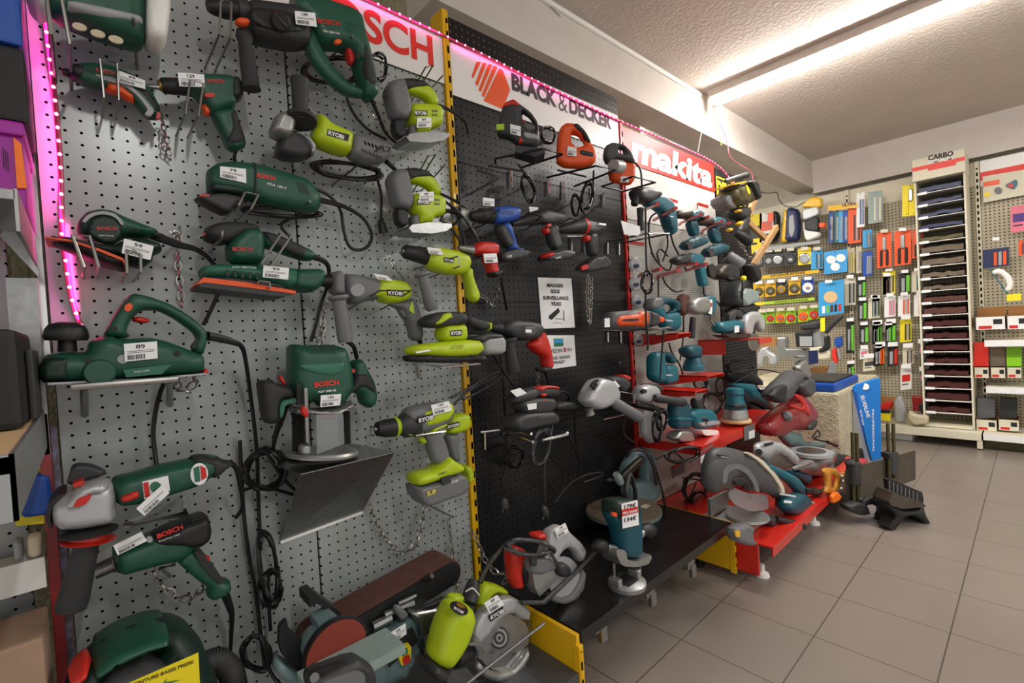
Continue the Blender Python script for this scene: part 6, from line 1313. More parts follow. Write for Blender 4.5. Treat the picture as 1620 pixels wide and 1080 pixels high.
for x, y0_, x1_, y1_, lab in ((775, 540, 865, 680, 'between the two teal cordless drills'), (530, 500, 605, 600, 'behind the teal rotary hammer')):
    c_ = tagp(card('product_card', 'paper', [(x, y0_), (x1_, y0_+25), (x1_+2, y1_), (x+4, y1_-15)], y=-.008), 'white product card with a red top strip, ' + lab, 'card')
    card('red_strip', 'red', [(x, y0_), (x1_, y0_+25), (x1_, y0_+48), (x, y0_+22)], c_, y=-.0096)
for i, (x, y0_) in enumerate(((200, 870), (250, 1290), (270, 890+740))): pass
mb_labels = [((195, 868), (320, 885), 'under the blank white price card'), ((790, 985), (840, 1010), 'beside the hanging power driver'), ((520, 495), (560, 500), '')]
for (x, yv), (x1_, yv1), lab in mb_labels[:2]: tagp(card('label_strip', 'red', [(x, yv), (x1_, yv1), (x1_, yv1+22), (x, yv+20)], y=-.006), 'small red label strip on the white bay ' + lab, 'label')
# blister discs at the left edge of the white bay
zoom(960, 400, 5.4)
for i, (cx, cy, r) in enumerate(((245, 100, 60), (245, 260, 58), (265, 410, 55), (268, 745, 45))):
    t = thing('blister_pack', 'clear bubble pack with a blue disc beside the red upright, ' + ('topmost of the column', 'second from the top', 'third from the top', 'lowest of the column')[i], 'packaging', 'bubble packs at the red upright')
    S('bubble', 'bag', ell(cx, cy, r, r*1.1, 16), -.03, .014, .004, R=.02, par=t); S('blue_disc', 'navy', ell(cx+6, cy+12, r*.35, r*.3, 12), -.046, .004, .002, R=.004, par=t)
# prongs lower
prong([[(270, 200, -.02), (290, 185, -.06), (460, 135, -.28)], [(430, 220, -.02), (440, 195, -.06), (615, 150, -.28)]], 'pair of red prongs at mid height holding black cables')
t = L_('power_driver', 'slim teal corded driver hanging nose left below the cordless drills',
  [('body', 'teal', [(690, 0), (780, 10), (810, 60), (780, 120), (720, 110), (660, 80)], -.15, .028, .025), ('handle', 'teal', [(765, 110), (820, 120), (835, 220), (850, 280), (800, 290), (785, 220)], -.15, .02, .018), ('nose', 'darkgrey', [(555, 50), (620, 10), (700, 15), (690, 85), (620, 110), (570, 90)], -.15, .026, .02)],
  [[(825, 290, -.15), (835, 360, -.14), (900, 380, -.12), (960, 440, -.1), (1000, 540, -.08)]])
prong([[(600, 130, -.02), (615, 110, -.06), (770, 90, -.28)], [(680, 150, -.04), (850, 95, -.28)]], 'pair of red prongs under the slim teal corded driver')
t = L_('jigsaw', 'teal jigsaw with closed handle standing on a small red shelf',
  [('motor', 'teal', [(345, 440), (380, 400), (430, 380), (450, 470), (470, 520), (600, 500), (605, 640), (560, 670), (470, 640), (440, 560), (345, 490)], -.14, .03, .03), ('front', 'grey', [(345, 430), (370, 385), (440, 375), (450, 450), (400, 490), (345, 480)], -.145, .03, .02)])
S('handle', 'tealdark', [(380, 390), (440, 372), (540, 385), (600, 420), (608, 500), (470, 520), (450, 480)], -.14, .026, .026, R=.02, par=t, holes=[[(455, 450), (490, 435), (545, 440), (570, 470), (540, 500), (480, 515)]]); text('Makita', (502, 582), (562, 586), 16, 'paper', t, y=-.1715, bold=.02)
S('sole_plate', 'steel', [(370, 690), (500, 670), (600, 660), (600, 672), (480, 700), (370, 702)], -.14, .03, .03, R=.002, par=t, sm=0)
def redshelf(q, label, y1=-.24, drop=70):
    """small red steel shelf bracket: q = left wall px, right-front px at top"""
    (xa, ya_), (xb, yb_) = q; a = P(xa, ya_, -.004); b_ = P(xb, yb_, y1)
    t = thing('wall_shelf', label, 'shelf'); z = (a[2]+b_[2])/2; x0_, x1_ = min(a[0], b_[0]), max(a[0], b_[0]); x1_ = max(x1_, x0_+.12)
    MB().box((x0_, y1, z-.006), (x1_, -.003, z), .001).build('deck', 'redshelf', t)
    for xx in (x0_, x1_-.003): 
        MB().add([(xx, -.003, z), (xx, y1, z), (xx, y1, z-.02), (xx, -.003, z-drop*.001), (xx+.003, -.003, z), (xx+.003, y1, z), (xx+.003, y1, z-.02), (xx+.003, -.003, z-drop*.001)], [(0, 1, 2, 3), (7, 6, 5, 4), (0, 4, 5, 1), (1, 5, 6, 2), (2, 6, 7, 3), (3, 7, 4, 0)]).build('side_bracket', 'redshelf', t)
    return t
redshelf(((300, 690), (605, 690)), 'small red shelf bracket under the teal jigsaw', -.22, 60)
t = L_('angle_grinder', 'teal and silver angle grinder with black side handle in the white bay',
  [('guard', 'brown', [(600, 400), (640, 345), (690, 360), (685, 470), (660, 545), (610, 500)], -.15, .02, .02), ('gear_head', 'castalu', [(685, 430), (740, 380), (830, 375), (845, 470), (830, 520), (740, 530), (690, 500)], -.17, .035, .02), ('body', 'teal', [(820, 370), (880, 365), (900, 400), (900, 480), (870, 540), (840, 500)], -.16, .03, .02)])
card('label', 'paper', [(865, 395), (900, 400), (898, 525), (865, 515)], t, y=-.195); card('label_red', 'red', [(868, 425), (898, 428), (897, 460), (868, 455)], t, y=-.1965)
lathe('side_handle', 'rubber', (735, 550, -.2), (725, 725, -.2), [(0, 24), (.5, 27), (1, 26)], t)
tube('power_cord', 'cable', [(655, 540, -.12), (655, 700, -.1), (635, 850, -.08), (625, 920, -.08)], .004, t)
t = L_('circular_saw', 'teal circular saw with silver blade guard on the upper red shelf',
  [('motor', 'teal', [(925, 620), (950, 590), (1110, 570), (1130, 620), (1110, 670), (940, 690)], -.20, .035, .02), ('handle', 'darkgrey', [(1030, 520), (1080, 480), (1130, 490), (1150, 560), (1110, 560), (1080, 540), (1060, 620), (1050, 680), (1020, 690), (1030, 600)], -.19, .02, .02), ('guard', 'silverpaint', [(1160, 600), (1180, 530), (1240, 495), (1300, 520), (1330, 600), (1320, 680), (1290, 660), (1270, 590), (1235, 620), (1220, 700), (1170, 720)], -.22, .02, .012), ('gearbox', 'grey', [(1120, 570), (1170, 560), (1180, 680), (1130, 700)], -.20, .03, .02)], [[(930, 640, -.2), (900, 600, -.18), (880, 540, -.15), (905, 500, -.12)]])
S('sole_plate', 'darksteel', [(940, 700), (1160, 690), (1170, 720), (1000, 725)], -.2, .04, .03, R=.003, par=t, sm=0); S('blade', 'steel', ell(1255, 760, 55, 75, 22), -.225, .002, .002, R=.001, par=t, sm=0)
t = thing('wall_shelf', 'upper red steel shelf under the teal circular saw, sticking out of the white bay', 'shelf')
aa = P(780, 690, -.004); z_ = aa[2]
a1 = P(780, 735, -.004); bb_ = P(970, 745, -.20); cc_ = P(1405, 712, -.32)
MB().box((2.60, -.30, 1.0), (3.10, -.004, 1.008)).build('deck', 'redshelf', t) if False else None
zoom(0, 0, 1); lf_ = PX(1105, 540, 2.86); rf = P(1220, 533, -.34); zd = (P(1104, 538, -.004)[2]+rf[2])/2; xl_ = P(1104, 538, -.004)[0]; xr_ = rf[0]
MB().box((xl_, -.34, zd-.006), (xr_, -.004, zd), .001).build('deck', 'redshelf', t); MB().box((xl_, -.342, zd-.03), (xr_, -.336, zd), .001).build('front_lip', 'redshelf', t); MB().box((xl_, -.16, zd-.085), (xl_+.004, -.004, zd)).build('side_bracket', 'redshelf', t)
zoom(960, 400, 5.4)
t = L_('jigsaw', 'tall teal barrel grip jigsaw on the red bracket at lower left of the white bay',
  [('body', 'teal', [(370, 880), (400, 845), (460, 840), (470, 930), (480, 1080), (440, 1120), (370, 1080)], -.15, .03, .03), ('rear', 'teal', [(470, 960), (570, 950), (580, 1060), (575, 1110), (470, 1130)], -.15, .03, .03), ('handle', 'tealdark', [(440, 842), (520, 845), (565, 890), (570, 950), (530, 940), (510, 890), (450, 880)], -.15, .022, .022)])
text('Makita', (505, 1050), (560, 1048), 14, 'paper', t, y=-.1815, bold=.02)
t = L_('palm_sander', 'round teal palm sander on a small red shelf in the white bay',
  [('head', 'tealdark', [(650, 810), (690, 785), (760, 785), (775, 820), (765, 860), (780, 900), (690, 900), (655, 860)], -.15, .036, .03)])
lathe('skirt', 'tealdark', (735, 895, -.15), (738, 950, -.15), [(0, 55), (.6, 75), (1, 80)], t); lathe('pad', 'teal', (738, 950, -.15), (740, 1005, -.15), [(0, 80), (.3, 88), (1, 84)], t)
redshelf(((600, 1050), (855, 1005)), 'small red shelf bracket under the round teal palm sander', -.26, 60)
zoom(960, 560, 5.4)
redshelf(((300, 330), (775, 275)), 'red shelf bracket just above the smaller silver-headed grinder', -.28, 50)
# orange tool in a wire bracket sticking out of the black bay
zoom(960, 400, 5.4)
t = thing('oscillating_tool', 'orange and black oscillating tool lying on a bright wire bracket', 'power tool')
S('body', 'midgrey', [(-20, 510), (60, 500), (250, 485), (330, 490), (410, 520), (440, 560), (430, 610), (330, 650), (200, 662), (-15, 655)], -.20, .032, .032, R=.03, par=t)
S('orange_shell', 'orange', [(50, 560), (80, 535), (240, 520), (270, 495), (320, 500), (330, 560), (320, 620), (280, 640), (240, 625), (70, 630), (52, 600)], -.215, .026, .02, R=.015, par=t)
S('dark_slot', 'ink', [(110, 575), (180, 562), (268, 560), (268, 578), (180, 586)], -.239, .004, .003, R=.002, par=t); S('nose', 'orange', [(405, 540), (450, 545), (460, 570), (450, 600), (405, 600)], -.2, .026, .026, R=.015, par=t); S('rubber_band', 'darkgrey', [(325, 500), (385, 520), (408, 560), (395, 620), (320, 645), (330, 560)], -.205, .036, .03, R=.02, par=t)
card('label', 'paper', [(-20, 560), (22, 555), (25, 632), (-20, 635)], t, y=-.234)
wr = thing('wire_rack', 'bright wire bracket under the orange and black oscillating tool', 'bracket')
for p in ([(-20, 665, -.02), (380, 660, -.24), (550, 635, -.30)], [(-20, 672, -.02), (540, 645, -.30)]): tube('rail', 'chrome', p, .004, wr, k=1)
tube('bracket_leg', 'chrome', [(118, 670, -.01), (122, 770, -.01)], .004, wr, k=1); tube('bracket_leg', 'chrome', [(8, 672, -.01), (10, 760, -.01)], .004, wr, k=1)
wire([(85, 938, 0), (115, 938, -.14)], .003, label='short steel peg sticking out low on the black bay')
# tools on the long red shelf
zoom(960, 560, 5.4)
t = L_('trim_router', 'small upright teal trimmer with clear base on the long red shelf, leftmost there',
  [('body', 'tealdark', [(560, 400), (660, 400), (680, 450), (690, 640), (560, 640), (545, 500)], -.22, .03, .03), ('band', 'teal', [(550, 530), (688, 530), (690, 570), (555, 575)], -.222, .033, .03)])
S('base', 'castalu', [(590, 650), (680, 650), (710, 740), (600, 750), (540, 720)], -.22, .03, .03, R=.006, par=t)
t = L_('finishing_sander', 'teal corded finishing sander with black knob on the long red shelf, centre',
  [('body', 'teal', [(670, 490), (760, 460), (870, 470), (900, 520), (910, 620), (760, 635), (700, 600)], -.23, .034, .034), ('grip', 'darkgrey', [(740, 370), (790, 380), (800, 470), (770, 490), (740, 450)], -.22, .022, .02), ('plate', 'white', [(740, 640), (890, 640), (900, 680), (780, 690)], -.24, .036, .036), ('front_band', 'silverpaint', [(740, 580), (900, 560), (905, 590), (750, 610)], -.24, .036, .03)])
lathe('knob', 'darkgrey', (822, 600, -.262), (822, 545, -.255), [(0, 34), (.3, 30), (.6, 46), (1, 30)], t); lathe('dust_spout', 'steel', (880, 560, -.24), (940, 590, -.25), [(0, 26), (1, 34)], t)
t = L_('orbital_sander', 'round headed teal random orbit sander with cream pad on the red shelf front', [])
zz = [(1090, 290), (1100, 585)]
lathe('head', 'teal', (1090, 285, -.26), (1095, 430, -.26), [(0, 40), (.08, 68), (.35, 75), (.45, 66), (.8, 74), (1, 85)], t, n=32); lathe('body_ring', 'tealdark', (1095, 430, -.26), (1098, 470, -.26), [(0, 85), (1, 92)], t, n=32)
lathe('silver_ring', 'castalu', (1098, 470, -.26), (1100, 545, -.26), [(0, 92), (.3, 98), (1, 102)], t, n=32); lathe('pad', 'palewood', (1100, 550, -.26), (1101, 580, -.26), [(0, 118), (.6, 124), (1, 118)], t, n=32)
S('switch_grip', 'darkgrey', [(1080, 430), (1180, 420), (1182, 455), (1150, 465), (1090, 460)], -.30, .014, .01, R=.008, par=t)
t = L_('belt_sander', 'teal belt sander with silver nose on the far end of the long red shelf',
  [('body', 'teal', [(1040, 255), (1120, 245), (1250, 255), (1270, 330), (1380, 360), (1430, 400), (1400, 470), (1330, 475), (1250, 420), (1170, 400), (1160, 330)], -.14, .04, .04), ('nose', 'silverpaint', [(1290, 370), (1400, 390), (1470, 430), (1465, 475), (1380, 478)], -.15, .042, .04), ('front_knob', 'darkgrey', [(1270, 285), (1330, 270), (1390, 300), (1390, 340), (1300, 340)], -.14, .03, .03), ('belt', 'darksteel', [(1270, 460), (1380, 480), (1460, 480), (1430, 515), (1320, 525), (1280, 500)], -.14, .036, .036), ('lower_frame', 'black', [(1180, 410), (1280, 440), (1290, 510), (1200, 500)], -.13, .03, .03)])
card('paper_label', 'paper', [(1290, 280), (1350, 278), (1370, 300), (1310, 305)], t, y=-.172)
for i, sp_ in enumerate((((430, 620), 40, 130), ((470, 560), 45, 90))): bundle((960, 560, 5.4), [loops(sp_[0], sp_[1], sp_[2], 4, -.28, seed=60+i, rot=.1*i)], ('long black cable skein hanging over the edge of the long red shelf', 'short black cable skein above the red shelf edge')[i])
bundle((960, 560, 5.4), [loops((970, 270), 40, 80, 4, -.05, seed=63), loops((900, 420), 90, 90, 4, -.06, seed=64, rot=.5), loops((800, 240), 60, 60, 3, -.05, seed=65), [(800, 170, -.05), (850, 280, -.05), (870, 380, -.05)]], 'heap of black cables at the back of the long red shelf')
bundle((960, 560, 5.4), [loops((650, 860), 150, 60, 4, -.30, seed=66, rot=-.15), [(420, 900, -.28), (560, 830, -.3), (680, 920, -.3), (760, 880, -.3)]], 'black cables looped below the front of the long red shelf')
bundle((960, 400, 5.4), [loops((345, 250), 50, 90, 3, -.28, seed=67), [(330, -400, -.28), (335, 0, -.28), (345, 200, -.28)], [(330, 340, -.26), (335, 560, -.25), (350, 760, -.24), (350, 830, -.24)]], 'black cable hanging in a loop in front of the bubble packs')
bundle((960, 400, 5.4), [[(380, 0, -.12), (450, 100, -.12), (530, 150, -.12), (560, 60, -.12)], [(470, 170, -.1), (500, 260, -.1), (580, 330, -.1), (650, 320, -.1)], [(440, 200, -.1), (440, 380, -.1)], [(530, 770, -.1), (560, 860, -.1), (620, 950, -.1), (650, 1040, -.1)], [(485, 660, -.22), (470, 860, -.2), (455, 1080, -.2)]], 'several black cables strung down the white bay')
for (x, yv, w_, h_, lab) in ((1090, 625, 40, 60, 'small white price label on the front of the long red shelf'),): tagp(card('price_label', 'paper', [(x, yv), (x+w_, yv-5), (x+w_, yv+50), (x, yv+58)], y=-.3285), lab, 'label')
zoom(960, 560, 5.4)
for q, lab in (([(1172, 620), (1262, 590), (1262, 710), (1172, 742)], 'grey product card with a white price sticker hanging from the red shelf, right'), ([(800, 830), (905, 760), (912, 890), (802, 935)], 'grey and white product card with red printing hanging from the red shelf, left')):
    c_ = tagp(card('product_card', 'grey', q, y=-.3295), lab, 'card'); m_ = lerp(q[0], q[3], .45); n_ = lerp(q[1], q[2], .45)
    card('sticker', 'paper', [lerp(m_, n_, .45), n_, q[2], lerp(q[3], q[2], .45)] if q[0][0] > 1000 else [m_, n_, q[2], q[3]], c_, y=-.331)
    if q[0][0] < 1000: text('120', (845, 870), (898, 850), 28, 'red', c_, y=-.333, bold=.03); card('red_line', 'red', [(808, 842), (900, 785), (900, 800), (808, 858)], c_, y=-.331)
zoom(960, 560, 5.4)
c_ = tagp(card('product_card', 'grey', [(555, 960), (660, 905), (665, 1010), (560, 1060)], y=-.006), 'grey product card with red heading low on the white bay', 'card'); card('red_strip', 'red', [(555, 960), (660, 905), (661, 925), (556, 980)], c_, y=-.0076)
# ================================================================ far black bay
zoom(1120, 260, 9)
t = thing('angle_grinder', 'large black and yellow grinder with upright handle at the top of the far bay', 'power tool')
S('gear_guard', 'grey', [(140, 470), (200, 440), (240, 520), (280, 600), (330, 650), (250, 660), (180, 620), (140, 560)], -.14, .05, .05, R=.02, par=t)
S('glass_case', 'olive', [(215, 370), (300, 330), (470, 330), (540, 500), (570, 550), (460, 600), (300, 620), (240, 540)], -.15, .07, .05, R=.03, par=t); S('top_band', 'darksteel', [(215, 350), (440, 270), (450, 310), (230, 390)], -.16, .07, .05, R=.006, par=t)
S('side_casing', 'black', [(450, 260), (520, 250), (560, 290), (610, 480), (600, 540), (560, 520), (480, 360)], -.17, .07, .05, R=.02, par=t); S('yellow_badge', 'sunyellow', [(530, 290), (555, 300), (595, 400), (590, 430), (560, 400)], -.245, .004, .003, R=.002, par=t)
lathe('top_handle', 'black', (250, 240, -.17), (550, 150, -.20), [(0, 26), (.1, 36), (.8, 38), (1, 42)], t); S('yellow_screws', 'yellow', [(220, 310), (400, 270), (400, 290), (225, 335)], -.18, .06, .05, R=.004, par=t)
t = thing('cordless_drill', 'black and yellow cordless drill pointing down right in the far bay', 'power tool')
S('body', 'darkgrey', [(330, 640), (450, 600), (520, 660), (530, 720), (460, 800), (380, 780), (330, 720)], -.14, .05, .04, R=.03, par=t); lathe('chuck', 'black', (380, 960, -.18), (600, 1110, -.22), [(0, 40), (.5, 66), (.9, 70), (1, 50)], t)
for q in ([(385, 660), (420, 640), (460, 680), (400, 690)], [(395, 850), (440, 805), (475, 825), (430, 885)], [(260, 930), (300, 905), (320, 940), (280, 970)]): S('yellow_part', 'yellow', q, -.20, .02, .01, R=.006, par=t)
S('handle', 'darkgrey', [(430, 780), (500, 720), (540, 800), (480, 960), (380, 1000), (360, 940)], -.14, .04, .03, R=.03, par=t)
wb = thing('wooden_bracket', 'unpainted wooden batten bracket projecting beyond the far black bay', 'bracket')
def batten(a, b, w_, y, nm='batten'):
    p, q = P(*a, y), P(*b, y); d = q-p; L = np.linalg.norm(d); u = d/L; s_ = np.cross(u, [0, 1, 0]); s_ /= np.linalg.norm(s_); MB().obox((p+q)/2, u*L/2, np.array([0, .012, 0]), s_*w_, .002).build(nm, 'wood', wb)
batten((720, 360), (570, 720), .018, -.16); batten((500, 760), (820, 1060), .018, -.13); batten((980, 890), (640, 1440), .018, -.16)
zoom(1120, 380, 9)
t = thing('lamp', 'grey cylindrical tool head hanging in the far bay above the jigsaw', 'power tool')
lathe('cylinder', 'grey', (265, 220, -.14), (470, 380, -.2), [(0, 60), (.05, 90), (.9, 110), (1, 100)], t); lathe('opening', 'ink', (255, 215, -.139), (268, 222, -.14), [(0, 40), (1, 50)], t)
t = thing('bench_grinder', 'black double ended tool with dark round guards at the far bay edge', 'power tool')
lathe('guard_disc', 'black', (300, 470, -.16), (350, 450, -.19), [(0, 120), (.6, 125), (1, 110)], t); S('body', 'darksteel', [(60, 440), (160, 340), (280, 350), (290, 560), (160, 570), (60, 520)], -.13, .05, .04, R=.02, par=t); lathe('left_disc', 'black', (20, 440, -.14), (70, 430, -.16), [(0, 90), (1, 100)], t)
t = thing('vacuum_tool', 'grey and black motor unit with cable standing in the far bay', 'power tool')
S('grey_casing', 'machinepale', [(370, 680), (560, 690), (600, 820), (590, 900), (440, 960), (340, 900)], -.16, .06, .05, R=.02, par=t); S('frame', 'darkgrey', [(280, 760), (370, 560), (460, 540), (480, 680), (380, 700), (350, 940), (280, 940)], -.15, .06, .05, R=.02, par=t); S('base', 'black', [(320, 940), (600, 900), (620, 1000), (520, 1080), (340, 1060)], -.15, .06, .05, R=.02, par=t)
S('cable_head', 'black', [(480, 350), (600, 330), (650, 440), (670, 560), (620, 620), (560, 560), (520, 440)], -.2, .05, .04, R=.03, par=t); S('yellow_knob', 'sunyellow', ell(505, 540, 22, 38), -.25, .012, .01, R=.01, par=t)
bundle((1120, 380, 9), [[(480, 420, -.24), (490, 700, -.22), (490, 980, -.2)], [(620, 600, -.22), (650, 800, -.2), (650, 1000, -.2)], [(570, 180, -.2), (560, -100, -.2)]], 'thin black cables hanging beside the far bay')
chain([(430, 20, -.1), (500, 110, -.1), (560, 210, -.1), (620, 260, -.1)], 'bright wire chain under the black and yellow drill', .003, .04)
zoom(960, 560, 5.4)
tagp(S('cable_rack', 'black', [(1010, 130), (1200, 120), (1330, 250), (1330, 270), (1030, 240)], -.10, .03, .03, R=.01), 'dark tangle of tool handles low in the far bay', 'tool rack')
bundle((960, 560, 5.4), [loops((1150, 110), 120, 60, 4, -.12, seed=71), [(1030, 170, -.12), (1300, 130, -.2), (1480, 160, -.24)], [(1060, 260, -.1), (1300, 130, -.2)]], 'black hoses and cables stretched across the far bay')
# ================================================================ saws on the red deck
zoom(1060, 660, 3.857); YO[0] = -.14
t = thing('mitre_saw', 'large grey mitre saw with round blade guard at the near end of the red deck', 'machine')
yg = -.36
gd = S('blade_guard', 'midgrey', [(215, 440), (215, 300), (245, 215), (290, 180), (370, 185), (470, 220), (560, 290), (630, 370), (665, 430), (660, 490), (685, 545), (670, 560), (640, 480), (560, 460), (530, 440), (470, 450), (455, 400), (420, 360), (375, 375), (370, 440), (300, 430), (260, 460)], yg, .03, .03, R=.012, par=t)
S('guard_rim', 'cream', [(440, 205), (520, 250), (600, 330), (655, 410), (663, 470), (645, 470), (635, 420), (580, 340), (500, 260), (430, 215)], yg-.005, .028, .03, R=.008, par=t)
S('guard_arc', 'grey', [(310, 400), (315, 330), (350, 290), (420, 280), (480, 320), (520, 380), (540, 455), (515, 450), (495, 390), (455, 340), (400, 310), (350, 330), (335, 400)], yg-.028, .006, .004, R=.004, par=t)
card('model_plate', 'ink', [(282, 222), (360, 236), (358, 250), (282, 238)], gd, y=yg-.0315); text('Makita', (312, 244), (355, 247), 8, 'paper', gd, y=yg-.033)
S('clear_guard', 'plastic', [(370, 420), (460, 460), (590, 470), (600, 560), (500, 575), (400, 540), (350, 480)], yg, .003, .003, R=.002, par=t)
S('hub', 'ink', ell(410, 388, 36, 30), yg-.02, .014, .01, R=.008, par=t)
tc = PZ(470, 592, .235); MB().lathe(tc-[0, 0, .02], tc, [(0, .075), (.5, .088), (1, .085)], 36).build('turntable', 'castalu', t, True)
S('fence', 'castalu', [(235, 500), (345, 445), (350, 530), (300, 570), (240, 600)], -.22, .006, .006, R=.003, par=t, sm=0)
MB().box((tc[0]-.09, tc[1]-.03, .169), (tc[0]+.10, tc[1]+.16, .222), .01).build('base_casting', 'castalu', t)
S('front_clamp', 'grey', [(365, 670), (430, 640), (475, 660), (460, 720), (495, 750), (490, 775), (440, 775), (370, 745)], -.40, .03, .02, R=.01, par=t); S('yellow_mark', 'yellow', [(395, 690), (425, 690), (425, 730), (400, 730)], -.432, .002, .002, R=.001, par=t)
lathe('lock_handle', 'black', (650, 620, -.40), (815, 665, -.46), [(0, 16), (.3, 20), (.8, 24), (1, 20)], t); S('arm_knob', 'darkgrey', [(560, 610), (640, 590), (640, 650), (590, 670)], -.37, .03, .03, R=.012, par=t)
tube('slide_rod', 'chrome', [(660, 465, -.38), (760, 485, -.42)], .008, t, k=1)
YO[0] = -.10
t = thing('mitre_saw', 'teal mitre saw with pale blade guard in the middle of the red deck', 'machine'); yg = -.38
S('blade_guard', 'silverpaint', [(505, 210), (530, 160), (590, 140), (670, 155), (740, 210), (780, 255), (770, 290), (740, 280), (710, 240), (660, 220), (610, 230), (590, 270), (545, 240)], yg, .022, .022, R=.01, par=t); lathe('round_hole', 'ink', (542, 212, yg-.022), (542, 212, yg-.027), [(0, 20), (1, 20)], t)
card('model_plate', 'ink', [(570, 160), (628, 148), (630, 165), (575, 180)], t, y=yg-.0235); S('blade', 'steel', [(590, 280), (610, 235), (660, 225), (710, 245), (750, 300), (700, 320)], yg+.005, .002, .002, R=.001, par=t, sm=0)
S('teal_arm', 'teal', [(540, 240), (590, 280), (680, 320), (760, 360), (815, 430), (820, 480), (780, 470), (720, 400), (640, 350), (580, 300)], -.42, .025, .025, R=.02, par=t)
S('motor', 'teal', [(720, 330), (790, 310), (825, 350), (820, 410), (770, 380)], -.36, .04, .04, R=.03, par=t); S('front_housing', 'tealdark', [(680, 560), (690, 500), (760, 455), (810, 470), (822, 540), (790, 585), (720, 592)], -.44, .04, .03, R=.02, par=t); card('label', 'paper', [(698, 505), (745, 510), (738, 525), (692, 520)], t, y=-.472)
lathe('handle', 'black', (820, 445, -.44), (910, 455, -.47), [(0, 16), (.3, 20), (.8, 24), (1, 20)], t); tube('slide_rod', 'chrome', [(820, 510, -.46), (875, 520, -.48)], .007, t, k=1)
S('lever', 'castalu', [(740, 305), (860, 265), (872, 280), (760, 325)], -.44, .01, .01, R=.006, par=t)
YO[0] = -.07
t = thing('mitre_saw', 'pale grey mitre saw at the far end of the red deck', 'machine')
tc = PZ(860, 205, .33); MB().lathe(tc-[0, 0, .03], tc, [(0, .08), (.5, .108), (1, .105)], 32).build('turntable', 'lightgrey', t, True); MB().lathe(tc, tc+[0, 0, .004], [(0, .07), (1, .07)], 32).build('table_ring', 'steel', t, True)
S('body', 'castalu', [(760, 300), (820, 260), (960, 240), (990, 180), (1000, 240), (960, 290), (900, 330), (800, 340)], -.42, .04, .04, R=.02, par=t); S('rear_arm', 'machine', [(670, 110), (700, 80), (790, 95), (800, 150), (960, 150), (990, 170), (900, 190), (740, 190)], -.28, .04, .04, R=.02, par=t)
S('base', 'castalu', [(780, 290), (960, 270), (1010, 300), (1000, 360), (800, 350)], -.40, .05, .08, R=.02, par=t)
tube('power_cord', 'cable', [(870, 120, -.3), (900, 80, -.3), (915, 110, -.32), (880, 130, -.34), (960, 150, -.38), (1020, 165, -.4)], .005, t); tube('clamp_rod', 'darksteel', [(960, 150, -.4), (1020, 175, -.42)], .01, t, k=1)
YO[0] = -.06
tagp(S('tool_case', 'ink', [(920, 280), (1000, 225), (1065, 225), (1070, 310), (1010, 320), (940, 330)], -.40, .05, .05, R=.01), 'dark open case behind the pale grey mitre saw beside the stone block', 'case')
YO[0] = -.06
t = thing('hand_saw', 'hand saw with orange brown wooden handle leaning at the far end of the red deck', 'hand tool')
S('handle', 'yellowwood' if 'yellowwood' in MATS else (mat('yellowwood', 'd08a1c', .35, coat=.4, noise=.15) and 'yellowwood'), [(925, 325), (950, 305), (1010, 312), (1020, 345), (1060, 330), (1072, 350), (1065, 440), (1040, 455), (1000, 445), (985, 470), (930, 455), (950, 420), (945, 360)], -.54, .014, .014, R=.012, par=t, holes=[[(965, 360), (1000, 350), (1010, 370), (1000, 430), (975, 430)]])
S('blade', 'blade', [(870, 440), (940, 430), (940, 450), (880, 470)], -.54, .002, .002, R=.001, par=t, sm=0); S('orange_guard', 'hotorange', [(980, 475), (1010, 450), (1040, 480), (1020, 510), (985, 525)], -.56, .01, .01, R=.006, par=t)
for k, (x, yv) in enumerate(((1050, 355), (1055, 385), (1045, 430))): lathe('rivet', 'chrome', (x, yv, -.553), (x, yv, -.557), [(0, 6), (1, 6)], t, n=10)
YO[0] = 0
bundle((1060, 660, 3.857), [loops((150, 430), 70, 90, 5, -.12, seed=81, rot=.3), loops((180, 500), 50, 50, 3, -.14, seed=82), [(80, 370, -.1), (200, 390, -.1), (230, 470, -.12)], [(60, 540, -.1), (120, 480, -.1), (160, 400, -.1)]], 'pile of black cables and plugs at the back of the red deck')
t = thing('cut_off_saw', 'dark red cut-off machine with black folded disc guard above the far saws', 'machine')
zoom(1170, 520, 5.4); yc = -.36
S('red_guard', 'darkred', [(185, 830), (250, 740), (370, 650), (440, 590), (475, 545), (540, 590), (600, 680), (618, 740), (590, 800), (540, 870), (420, 860), (330, 920), (200, 910)], yc, .05, .05, R=.04, par=t)
S('guard_ridge', 'red', [(470, 550), (540, 590), (600, 690), (600, 760), (560, 720), (500, 690), (420, 660), (440, 640), (540, 680), (520, 620), (460, 570)], yc-.048, .008, .006, R=.006, par=t)
lathe('hub', 'grey', (400, 745, yc-.05), (400, 745, yc-.062), [(0, 46), (.6, 42), (1, 20)], t); S('rubber_shoe', 'darkgrey', [(530, 860), (540, 800), (605, 760), (600, 820), (570, 865)], yc-.02, .045, .045, R=.02, par=t)
S('motor', 'midgrey', [(240, 570), (290, 480), (430, 345), (490, 370), (500, 400), (420, 500), (340, 640), (250, 610)], yc-.02, .06, .05, R=.03, par=t); S('motor_dark', 'ink', [(242, 580), (300, 500), (380, 470), (370, 560), (340, 640)], yc-.065, .02, .02, R=.01, par=t)
S('motor_rail', 'silverpaint', [(390, 560), (500, 415), (525, 430), (440, 560), (400, 590)], yc-.06, .014, .014, R=.006, par=t); S('top_bracket', 'castalu', [(470, 340), (515, 270), (545, 260), (590, 400), (570, 430), (520, 390)], yc-.03, .02, .02, R=.008, par=t)
